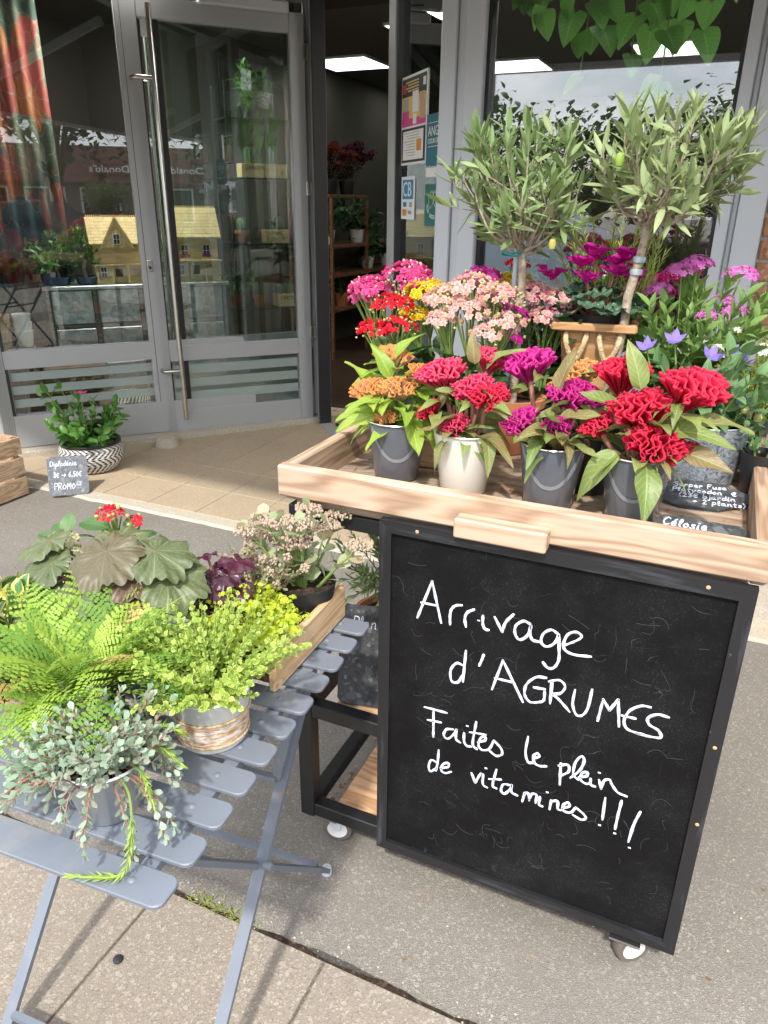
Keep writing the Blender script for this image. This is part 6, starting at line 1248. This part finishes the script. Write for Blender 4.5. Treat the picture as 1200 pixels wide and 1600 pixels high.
def dollhouse(label, x, y, z, w, d, h, gable, seed):
    t_ = gtop('dolls_house', label, 'dolls house', x, y, z); r = random.Random(seed); hw = h * .60
    bx('wall', m_plyw, t_, (-w / 2, -d / 2, 0), (w / 2, d / 2, hw)); f = d / 2
    rf = MB().prism([(f + .03, hw - .005), (f + .035, hw + .005), (.012, h), (-.012, h), (-f - .03, hw + .005), (-f - .03, hw - .005)], -w / 2 - .02, w / 2 + .02); o = rf.build('roof', m_plyw, t_); o.matrix_local = Matrix(((0, 0, 1, 0), (1, 0, 0, 0), (0, 1, 0, 0), (0, 0, 0, 1)))
    for k in range(26): bx('ridge_tooth', m_plyw, o, (-.006, h, -w / 2 - .015 + k * (w + .03) / 26), (.006, h + .014, -w / 2 - .015 + k * (w + .03) / 26 + .007))
    sl_ = (h - hw) / (f + .02)
    for k in range(9):
        q = k / 9; MB().bar((-w / 2 - .02, f + .033 - q * (f + .02), hw + .0075 + q * (h - hw)), (w / 2 + .02, f + .033 - q * (f + .02), hw + .0075 + q * (h - hw)), .0015, .0015).build('shingle_row', m_burn if k % 2 else m_stripec, t_)
    def win(cx, z0, ww, hh, y0=None):
        y0 = y0 or f; fr = bx('window', m_white, t_, (cx - ww / 2 - .006, y0, z0 - .006), (cx + ww / 2 + .006, y0 + .004, z0 + hh + .006)); bx('pane', m_burn, fr, (cx - ww / 2, y0 + .0041, z0), (cx + ww / 2, y0 + .0051, z0 + hh)); bx('glazing_bar', m_white, fr, (cx - .0015, y0 + .0052, z0), (cx + .0015, y0 + .0066, z0 + hh)); bx('glazing_bar', m_white, fr, (cx - ww / 2, y0 + .0067, z0 + hh * .48), (cx + ww / 2, y0 + .0080, z0 + hh * .53))
    if gable:
        g = MB().prism([(-.095, hw - .02), (.095, hw - .02), (0, h - .01)], 0, .06); o = g.build('gable', m_plyw, t_); o.matrix_local = Matrix.Translation((0, f - .005, 0)) @ Matrix(((1, 0, 0, 0), (0, 0, 1, 0), (0, 1, 0, 0), (0, 0, 0, 1)))
        for s in (-1, 1): MB().bar((s * .105, f + .06, hw - .03), (0, f + .06, h), .012, .008, (0, 1, 0)).build('bargeboard', m_plyw, t_)
        win(0, hw + .005, .034, .055, f + .0555)
    else:
        for cx in (-w * .25, w * .22): win(cx, hw * .58, .04, .07); bx('flower_box', m_plyw, t_, (cx - .035, f, hw * .50), (cx + .035, f + .02, hw * .55)); merged('box_flowers', [(FLO, zframe((cx + r.uniform(-.03, .03), f + .012, hw * .56 + r.uniform(0, .02)), Vector((0, 1, 1)) + rv(r, .4), .008, r)) for _ in range(22)], F_magf, t_)
    bx('porch_roof', m_plyw, t_, (-w / 2 - .01, f + .001, hw * .46), (w / 2 + .01, f + .06, hw * .50))
    for cx in (-w * .48, -w * .18, w * .15, w * .48): bx('porch_post', m_plyw, t_, (cx - .005, f + .045, 0), (cx + .005, f + .055, hw * .459))
    for k in range(14): bx('baluster', m_plyw, t_, (w * .16 + k * w * .32 / 14, f + .047, .0), (w * .16 + k * w * .32 / 14 + .004, f + .052, hw * .13))
    for k in range(10): bx('baluster', m_plyw, t_, (-w * .47 + k * w * .28 / 10, f + .047, .0), (-w * .47 + k * w * .28 / 10 + .004, f + .052, hw * .13))
    win(w * .32, hw * .16, .032, .06); dd = bx('door', m_plyw, t_, (-.03, f, 0), (.03, f + .006, hw * .40)); bx('pane', m_burn, dd, (-.022, f + .0061, hw * .16), (.022, f + .0072, hw * .37)); return t_
dollhouse('plywood dolls house with steep front gable on the drawer cabinet', 1.235, -.52, .961, .29, .16, .40, True, 1)
dollhouse('plywood dolls house with red window boxes seen through the door glass', .735, -.50, .961, .31, .17, .46, False, 2)
# black shelf rack with cactus crates
rk = gtop('shelf_rack', 'black metal shelf rack holding cactus boxes behind the door glass', 'shelf', 0, 0, .012)
for z in (.76, 1.19, 1.60, 1.95): bx('shelf', m_blackm, rk, (.06, -.62, z - .012), (.50, -.30, z), .002)
for x in (.06, .485):
    for y in (-.62, -.315): bx('upright', m_blackm, rk, (x, y, 0), (x + .015, y + .015, 2.15), .002)
def cactusbox(label, x, z, w, txt, mark):
    t_ = gtop('planter_crate', label, 'planter', x, -.40, z); 
    bx('box', m_plyw, t_, (-w / 2, -.06, .0), (w / 2, .06, .085), .002)
    if txt: lettering(txt, .034, m_burn, t_, w / 2 - .02, .048, .0612)
    for k in range(8): bx('finger_joint', m_burn, t_, (w / 2 - .004, .0605, .004 + k * .0105), (w / 2 - .0005, .0612, .009 + k * .0105))
    if mark: strk = strokes(MB(), [[(0, 0), (0, .035)], [(0, .012), (.012, .016), (.012, .028)], [(0, .008), (-.012, .012), (-.012, .024)], [(-.008, 0), (.008, 0)]], .003).build('cactus_print', m_burn, t_); strk.matrix_local = Matrix.Translation((-w / 4, .0612, .02)) @ Matrix.Rotation(PI, 4, 'Z') @ Matrix.Rotation(PI / 2, 4, 'X')
    return t_
L_cact = plain('cactus_skin', (.07, .16, .07), .6, 0, .2, 60, .2)
def cactus(t_, p, h, rad, ribs=9):
    mb = MB(); n = ribs * 4; pr = [(.6, 0), (.95, .15), (1, .5), (.95, .8), (.7, .94), (.3, 1), (.02, 1.01)]; i0 = 0
    for (q, z) in pr:
        for j in range(n): a = 2 * PI * j / n; k = q * rad * (1 + .12 * math.cos(a * ribs)); mb.v.append((p[0] + k * math.cos(a), p[1] + k * math.sin(a), p[2] + z * h))
    for i in range(len(pr) - 1):
        for j in range(n): a = i * n + j; b = i * n + (j + 1) % n; mb.f.append((a, b, b + n, a + n))
    mb.build('cactus', L_cact, t_, True)
c1 = cactusbox('plywood cactus box lettered GARDEN on the upper rack shelf', .325, 1.613, .15, 'GARDEN', False); cactus(c1, (0, 0, .08), .11, .035)
c2 = cactusbox('plywood cactus box with printed cactus on the upper rack shelf', .16, 1.613, .15, '', True); cactus(c2, (0, 0, .08), .12, .03)
c3 = cactusbox('plywood cactus box on the middle rack shelf', .17, 1.203, .16, 'HOME', True); cactus(c3, (-.03, 0, .08), .09, .03); cactus(c3, (.04, 0, .08), .07, .028)
c4 = cactusbox('small plywood cactus box on the lower rack shelf', .12, .773, .14, 'CACTUS', False); cactus(c4, (-.02, 0, .08), .10, .035); cactus(c4, (.04, .01, .08), .07, .03)
cp = gtop('potted_cactus', 'tall column cactus in a terracotta pot on the lower rack shelf', 'potted cactus', .305, -.40, .773); pot(cp, 'pot', m_terra, .034, .045, .085, lip=.02); cactus(cp, (0, 0, .07), .26, .030, 7); cactus(cp, (.035, .0, .07), .17, .018, 7)
cp2 = gtop('potted_plant', 'plant in a terracotta pot on the middle rack shelf', 'potted plant', .40, -.42, 1.203); pot(cp2, 'pot', m_terra, .034, .045, .08, lip=.02); cactus(cp2, (0, 0, .06), .10, .036, 11)
# small trees in blue bowls on the cabinet
m_bluepot = plain('blue_glaze', (.03, .055, .12), .25, 0, .1, 9)
for i, (x, s, lb) in enumerate(((1.44, 1.0, 'little tree with pale trunk in a blue bowl beside the gabled dolls house'), (1.60, .9, 'dark little tree in a bowl at the left end of the cabinet'))):
    t_ = gtop('bonsai_tree', lb, 'bonsai', x, -.43, .961, 0, 'bonsai on the cabinet'); MB().lathe([(0, 0), (.055, 0), (.075, .05), (.07, .052), (.05, .012), (0, .012)], 24).build('bowl', m_bluepot, t_, True); r = random.Random(130 + i); MB().lathe([(0, .042), (.068, .04)], 16).build('soil', m_soil, t_)
    MB().tube(spline([(0, 0, .03), (.01, .01, .09), (-.005, .0, .15)], 4), .012, 8).build('trunk', m_trunk, t_, True); it = []
    for (c, R) in (((0, .0, .20), .06), ((.06, .02, .15), .045), ((-.06, .0, .17), .045), ((.02, 0, .30 * s), .05)):
        for _ in range(130): d = rv(r).normalized(); it.append((T_leaf(1, .5, 'oval', 3, 2), frame(Vector(c) + d * R * r.uniform(.5, 1), d + rv(r, .5), (0, 0, 1), .024)))
    merged('foliage', it, L_dip, t_)
# tropical print curtain
t = NT('tropical_print'); c = t.coord(rnd=False); wv = t.n('VectorMath', {0: c, 1: t.n('VectorMath', {0: t.noise(c, 2.2, 2, .5, 0, 'Color'), 1: (.5, .5, .5)}, operation='MULTIPLY').outputs[0]}, operation='ADD').outputs[0]
vo = t.n('TexVoronoi', {'Vector': t.n('Mapping', {'Vector': wv, 'Scale': (1.2, 1, .55), 'Rotation': (0, .5, 0)}).outputs[0], 'Scale': 7.0}); hh = t.n('SeparateColor', {'Color': vo.outputs['Color']}).outputs[0]
cc = t.n('ValToRGB'); cc.color_ramp.interpolation = 'CONSTANT'; e = cc.color_ramp.elements; cols = [(0, (.20, .035, .028)), (.2, (.03, .05, .035)), (.4, (.24, .075, .025)), (.55, (.085, .095, .065)), (.7, (.22, .05, .04)), (.84, (.03, .06, .065)), (.93, (.18, .16, .12))]
while len(e) < len(cols): e.new(.5)
for k, (p, q) in enumerate(cols): e[k].position = p; e[k].color = (*q, 1)
t.set(cc, 'Fac', hh); ln = t.ramp(t.n('TexVoronoi', {'Vector': wv, 'Scale': 7.0}, feature='DISTANCE_TO_EDGE').outputs['Distance'], [(.01, (.5, .5, .5)), (.03, (0, 0, 0))]); t.P(col=t.mix(ln, cc.outputs['Color'], (.24, .21, .16)), rough=.8); m_trop = t.m
cu = gtop('printed_curtain', 'tropical leaf print curtain in coral, orange and green behind the side glazing', 'curtain', 0, -.62, .02); mb = MB(); N = 60
for z in (.35, 2.6):
    for k in range(N + 1): mb.v.append((1.50 + .62 * k / N, .03 * math.sin(k * .7), z))
for k in range(N): mb.f.append((k, k + 1, N + 2 + k, N + 1 + k))
o = mb.build('fabric', m_trop, cu, True); sd = o.modifiers.new('thickness', 'SOLIDIFY'); sd.thickness = .003
# baskets and box on the floor behind the lower panes
for i, (x, rr, m_, lb) in enumerate(((1.62, 0, m_brownw, ''), (1.30, .13, m_weave, 'black and white woven basket on the floor behind the lower pane'), (1.02, .12, m_jute, 'straw basket on the floor behind the lower pane'), (.70, .13, m_weave, 'woven basket with dark pattern on the floor behind the door'), (.42, .12, m_jute, 'beige woven basket on the floor behind the door'))):
    if i == 0:
        t_ = gtop('wooden_box', 'brown wooden box on the floor behind the lower left pane', 'box', x, -.20, .012); 
        for k in range(3): plank('side_board', m_brownw, t_, (-.20, .08, .005 + k * .165), (.17, .10, .16 + k * .165), .003)
        bx('core', m_brownw, t_, (-.19, -.08, .004), (.16, .079, .49)); continue
    t_ = gtop('woven_basket', lb, 'basket', x, -.17, .012, 0, 'baskets behind the glazing'); V = []; U = []; F = []; prof = [(.02, 0), (rr * .8, 0), (rr, .12), (rr * .98, .28), (rr * .94, .28), (rr * .95, .12), (.02, .02)]; n = 40
    for a_, (q, z) in enumerate(prof):
        for j in range(n + 1): a = 2 * PI * j / n; V.append((q * math.cos(a), q * math.sin(a), z)); U.append((j / n, a_ / 6))
    for a_ in range(6):
        for j in range(n): b = a_ * (n + 1) + j; F.append((b, b + 1, b + n + 2, b + n + 1))
    link('basket', T_mesh('basket', (np.array(V), F, np.array(U)), m_), t_)
    for s in (-1, 1): MB().tube([(s * rr * .96, -.03, .27), (s * rr * .98, -.02, .33), (s * rr * .98, .02, .33), (s * rr * .96, .03, .27)], .006, 6).build('handle', m_jute, t_, True)
# deep in the shop: plant stand seen through the doorway
ws = thing('plant_stand', 'dark wooden stand with two tiers against the inner wall', 'stand', (-3.72, 7.5, .0115))
for z in (.45, .78, 1.05, 1.50): bx('shelf', m_brownw, ws, (-.26, -.95 if z < 1.2 else -.95, z), (.22, .95 if z < 1.2 else -.15, z + .03), .003)
for x in (-.25, .20):
    for y in (-.94, -.17, .90): bx('upright', m_brownw, ws, (x, y, 0), (x + .03, y + .03, 1.05 if y > 0 else 1.5), .002)
def leafy(name, label, loc, n, h, L_, seed, mat=None, potm=m_white, wd=.4, sp=.9, flow=None, pr=(.06, .08, .13), cat='potted plant', group='plants inside the shop'):
    t_, tips, r = bushy(name, label, cat, loc, n, h, sp, T_leaf(1, wd, 'ovate', 5, 2, .3, .4), L_, L_ * .55, 1.0, mat or L_dark, seed, potm=potm, pr=pr, bend=.6, group=group)
    if flow:
        it = []
        for p, d in tips: it += domeflowers([(p, .045)], FLO, .022, 9000, r)
        merged('flowers', it, flow, t_)
    return t_
F_mutedred = petal('dried_red', (.14, .02, .012), (.22, .05, .02)); F_plum = petal('dried_plum', (.05, .008, .03), (.10, .015, .06))
leafy('dried_bouquet', 'red and dark purple dried bouquet on the top tier inside the shop', (-3.72, 6.95, 1.541), 34, .32, .05, 141, L_heup, m_potk, flow=F_mutedred, cat='bouquet')
leafy('dried_bouquet', 'dark plum dried bouquet beside the red one inside the shop', (-3.66, 7.2, 1.541), 34, .34, .05, 142, L_heup, m_potk, flow=F_plum, cat='bouquet')
leafy('potted_plant', 'trailing dark plant on the stand inside the shop', (-3.7, 6.85, 1.091), 20, .40, .14, 143); leafy('potted_plant', 'broad leaved plant in a white pot on the stand inside the shop', (-3.62, 7.6, .821), 14, .38, .16, 144)
leafy('potted_plant', 'small plant in a white pot at the far end of the stand', (-3.62, 8.1, .821), 12, .24, .10, 145); leafy('potted_plant', 'plant in a terracotta pot on the lowest tier of the stand', (-3.62, 7.0, .491), 12, .22, .1, 146, potm=m_terra); leafy('potted_plant', 'plant in a pale bowl on the lowest tier of the stand', (-3.60, 7.5, .491), 10, .2, .09, 147)
leafy('potted_plant', 'leafy plant in a white pot on the stand by the doorway', (-3.62, 7.35, 1.091), 14, .3, .13, 148)
# plants inside the display window
dt = thing('display_table', 'dark table inside the shop window', 'table', (-.5, 3.55, .0115)); bx('top', m_brownw, dt, (-.48, -.28, .78), (.5, .28, .82), .004)
for x in (-.46, .44):
    for y in (-.26, .22): bx('leg', m_brownw, dt, (x, y, 0), (x + .04, y + .04, .779), .002)
leafy('potted_plant', 'purple pink flowering plant low inside the shop window', (-.20, 3.5, .8325), 26, .26, .07, 151, L_heup, m_potk, flow=F_mag); leafy('potted_plant', 'broad leaved plant inside the shop window at the left', (-.72, 3.5, .8325), 16, .34, .15, 152); leafy('potted_plant', 'dark red leaved plant in the middle of the shop window', (-.46, 3.55, .8325), 22, .30, .10, 153, L_heup, m_potk)
# heart leaf vine hanging at the top of the window
hv = thing('hanging_vine', 'heart leaved vine hanging inside the top of the shop window', 'hanging plant', (-.50, 3.14, 2.24)); r = random.Random(161); st = MB(); Ms = []
MB().lathe([(0, 0), (.10, .0), (.13, .13), (.125, .13), (.09, .01), (0, .01)], 28).build('pot', m_white, hv, True); MB().tube([(0, 0, .13), (0, 0, .422)], .004, 6).build('cord', m_jute, hv)
for k in range(14):
    a = r.uniform(0, 6.28); tx = -.36 + .72 * (k + .5) / 14 + r.uniform(-.03, .03); ty = r.uniform(-.10, .05); zl = r.uniform(-.42, -.12) if .1 < k / 14 < .75 else r.uniform(-.3, -.05)
    pts = spline([(.1 * math.cos(a), .05 * math.sin(a), .12), (tx * .5, ty * .6, .10), (tx, ty, -.02), (tx + r.uniform(-.05, .05), ty, zl)], 7); st.tube(pts, .0028, 6)
    for s in [.35 + .65 * i / 5 for i in range(6)]:
        p, t_ = along(pts, min(s, .999)); Ms.append(frame(p, Vector((r.uniform(-.8, .8), -.5 + r.uniform(-.3, .3), -.8)), (r.uniform(-.5, .5), -.7, .75), r.uniform(.065, .12), r.uniform(-.5, .5)))
st.build('stem', m_stem, hv, True); each('leaf', [T_mesh('leaf', T_leaf(1, .78, 'heart', 10, 6, .18, d_, .02, seed=q), L_phil) for q, d_ in enumerate((.1, .3))], Ms, hv, r)
# ---------------------------------------------------------------- across the street (seen mirrored in the glass)
def street_tree(label, loc, h, cr_, base, seed, n=2600, ls=.24, trunkr=.16):
    r = random.Random(seed); t_ = thing('street_tree', label, 'tree', loc, 0, 'trees across the street'); w = MB(); C_ = Vector((0, 0, base + (h - base) * .52)); it = []; T_ = T_leaf(1, .85, 'ovate', 3, 2, .2, .2)
    w.tube(spline([(0, 0, 0), (.08, .05, base * .6), (0, 0, base * 1.1), (.1, 0, h * .7)], 4), [trunkr * (1.1 - .07 * i) for i in range(13)], 10)
    cl = []
    for k in range(34):
        d = rv(r).normalized(); p = C_ + Vector((d.x * cr_, d.y * cr_, d.z * (h - base) * .5)) * r.uniform(.45, .95); cl.append(p)
        s0 = Vector((0, 0, base * r.uniform(.7, 1.3))); w.tube(spline([tuple(s0), tuple(s0.lerp(p, .5) + Vector((0, 0, .3))), tuple(p)], 4), [.055 - .005 * i for i in range(9)], 6)
    for _ in range(n):
        c = r.choice(cl); d = rv(r); q = c + Vector((r.gauss(0, 1), r.gauss(0, 1), r.gauss(0, .7))) * cr_ * .20; it.append((T_, frame(q, d, (0, 0, 1), ls * r.uniform(.6, 1.2))))
    w.build('trunk', m_bark, t_, True); merged('crown', it, L_tree, t_); return t_
street_tree('leafy street tree nearest the shop on the far side of the street', (11.5, -3.6, 0), 9.5, 2.9, 2.2, 171, 3400); street_tree('leafy street tree mirrored in the left side glazing', (12.5, -7.6, 0), 8.0, 2.9, 2.0, 172, 3000); street_tree('leafy street tree between the parked cars and the restaurant', (17.5, -6.0, 0), 9.0, 3.2, 2.3, 173, 3000)
street_tree('far tree mirrored low in the display window at the left', (-14, -34, 0), 6.5, 4.2, 1.2, 174, 2600, .4); street_tree('far tree mirrored low in the display window at the middle', (-7, -37, 0), 6.2, 4.5, 1.0, 175, 2600, .4); street_tree('far tree mirrored low in the display window at the right', (.5, -35, 0), 7.2, 4.2, 1.2, 176, 2600, .4); street_tree('farthest tree at the left end of the row across the street', (-21, -35, 0), 6.8, 4.2, 1.2, 177, 2200, .4); street_tree('farthest tree at the right end of the row across the street', (8, -36, 0), 7.0, 4.2, 1.2, 178, 2200, .4)
rs = thing('restaurant_building', 'low restaurant building with red brown roof band and white lettering across the street', 'building', (27.2, -15.2, 0), math.atan2(.85, .53))
m_rest = plain('brown_render', (.16, .13, .11), .7); m_redr = plain('red_brown_roof', (.20, .075, .055), .6); m_dgl = plain('dark_window', (.02, .025, .03), .1)
bx('wall', m_rest, rs, (-9, -8, 0), (9, 0, 2.4)); 
mb = MB(); mb.v += [(-9.4, .5, 2.3), (9.4, .5, 2.3), (9.4, -.6, 3.9), (-9.4, -.6, 3.9), (-9.4, -8, 2.3), (9.4, -8, 2.3), (9.4, -8, 3.9), (-9.4, -8, 3.9)]; mb.f += [(0, 1, 2, 3), (3, 2, 6, 7), (0, 3, 7, 4), (1, 5, 6, 2), (0, 4, 5, 1), (4, 7, 6, 5)]; rfo = mb.build('roof', m_redr, rs)
for k in range(7): MB().bar((-9.4, .5 - k * .17 + .02, 2.42 + k * .247), (9.4, .5 - k * .17 + .02, 2.42 + k * .247), .03, .03).build('roof_batten', m_rest, rfo)
for k in range(7): wd_ = bx('window', m_white, rs, (-8.4 + k * 2.45, .001, .5), (-6.6 + k * 2.45, .03, 2.1)); bx('pane', m_dgl, wd_, (-8.3 + k * 2.45, .0301, .58), (-6.7 + k * 2.45, .04, 2.02))
me = text_mesh("McDonald's", .52, m_white, 'lettering', .02, 'CENTER'); o = link('lettering', me, rs); o.matrix_local = Matrix.Translation((.7, .42, 2.75)) @ Matrix.Rotation(PI, 4, 'Z') @ Matrix.Rotation(R_(55) , 4, 'X')
def car(label, loc, rz, col, seed):
    t_ = thing('parked_car', label, 'car', loc, rz, 'cars parked across the street'); m_ = plain('car_paint_%d' % seed, col, .22, .2, .03, 3, 0, .6, .8)
    def loft(name, st, mat, parent):
        mb = MB(); n = 0
        for (x, z0, z1, w0, w1) in st: mb.v += [(x, -w0, z0), (x, w0, z0), (x, (w0 + w1) / 2 + .02, (z0 + z1) / 2), (x, w1, z1), (x, -w1, z1), (x, -(w0 + w1) / 2 - .02, (z0 + z1) / 2)]
        for k in range(len(st) - 1):
            for j in range(6): a = 6 * k + j; b = 6 * k + (j + 1) % 6; mb.f.append((a, b, b + 6, a + 6))
        mb.f.append((5, 4, 3, 2, 1, 0)); e_ = 6 * (len(st) - 1); mb.f.append(tuple(e_ + j for j in range(6))); o = mb.build(name, mat, parent, True, 35); return o
    loft('body', [(-2.1, .45, .75, .62, .6), (-2.0, .28, .92, .80, .74), (-1.3, .22, .96, .87, .80), (.0, .22, .93, .88, .80), (1.0, .22, .92, .87, .78), (1.75, .26, .78, .82, .70), (2.1, .38, .62, .62, .55)], m_, t_)
    loft('windows', [(-1.75, .93, .98, .74, .70), (-1.15, .93, 1.38, .78, .58), (-.2, .92, 1.45, .79, .60), (.35, .91, 1.40, .79, .58), (1.1, .90, .94, .76, .70)], m_dgl, t_)
    loft('roof', [(-1.2, 1.385, 1.40, .58, .52), (-.2, 1.452, 1.485, .60, .54), (.35, 1.403, 1.42, .58, .50)], m_, t_)
    for x in (-1.3, 1.32):
        for s in (-1, 1):
            w = MB().lathe([(.20, -.1), (.30, -.1), (.32, -.07), (.32, .07), (.30, .1), (.20, .1)], 24).build('wheel', m_potk, t_, True); w.matrix_local = Matrix.Translation((x, s * .80, .32)) @ Matrix.Rotation(PI / 2, 4, 'X'); MB().lathe([(0, -.09), (.205, -.09), (.205, .09), (0, .09)], 18).build('rim', m_zinc, w, True)
    for s in (-1, 1): bx('headlight', m_white, t_, (1.86, s * .52 - .14, .60), (1.98, s * .52 + .14, .70), .02); bx('tail_light', pm['red'], t_, (-2.06, s * .52 - .14, .70), (-1.98, s * .52 + .14, .82), .02); bx('mirror', m_, t_, (.75, s * .92 - .07, .95), (.87, s * .92 + .07, 1.05), .02)
car('dark parked car nearest the shop across the street', (6.0, -3.4, 0), R_(58), (.02, .022, .03), 1); car('white parked car with its nose to the street', (10.6, -1.6, 0), R_(165), (.72, .73, .74), 2); car('dark red parked car beside the white one', (14.2, -2.6, 0), R_(170), (.25, .02, .02), 3); car('pale blue parked car behind the photographer', (-3.2, -8.2, 0), R_(10), (.35, .42, .48), 4); car('silver parked car in the row across the street', (3.2, -10.5, 0), R_(6), (.5, .5, .5), 5)
sp_ = thing('street_lamp', 'tall pale street lamp across the street', 'street lamp', (14.2, -9.0, 0)); MB().tube([(0, 0, 0), (0, 0, 4.6)], .05, 10).build('pole', m_white, sp_, True); MB().lathe([(0, .22), (.10, .18), (.22, .02), (.2, 0), (0, 0)], 20, (0, 0, 4.5)).build('lamp_shade', m_white, sp_, True)

# more stock round the display
for i, (x, y, z, n, h, L_, lb, pm_) in enumerate(((1.66, -.42, .961, 18, .20, .075, 'bushy green plant in a grey pot at the left end of the cabinet', m_bluepot), (1.02, -.44, .961, 14, .16, .06, 'small green plant in a pale green pot between the dolls houses', m_alul), (.45, -.44, .961 - .19, 14, .2, .07, 'green plant in a terracotta pot at the right of the rack', m_terra), (.30, -.42, 1.963, 16, .24, .09, 'leafy plant on the top rack shelf behind the door glass', m_potk))):
    M = Matrix.Translation(GO) @ Matrix.Rotation(GA, 4, 'Z'); leafy('potted_plant', lb, tuple(M @ Vector((x, y, z))), n, h, L_, 220 + i, L_dip, pm_, pr=(.04, .055, .085))
for i, (x, c_) in enumerate(((1.86, m_white), (1.98, m_jute))):
    t_ = gtop('stacked_pots', ['stack of pale patterned pots at the far left behind the glass', 'stack of straw coloured pots at the far left behind the glass'][i], 'pots', x, -.30, .012, 0)
    bx('plinth', m_brownw, t_, (-.055, -.06, 0), (.055, .06, .60))
    for k in range(3): MB().lathe([(0, .601 + k * .05), (.04, .601 + k * .05), (.055, .70 + k * .05), (.05, .70 + k * .05), (.036, .61 + k * .05), (0, .61 + k * .05)], 20).build('pot', c_, t_, True)
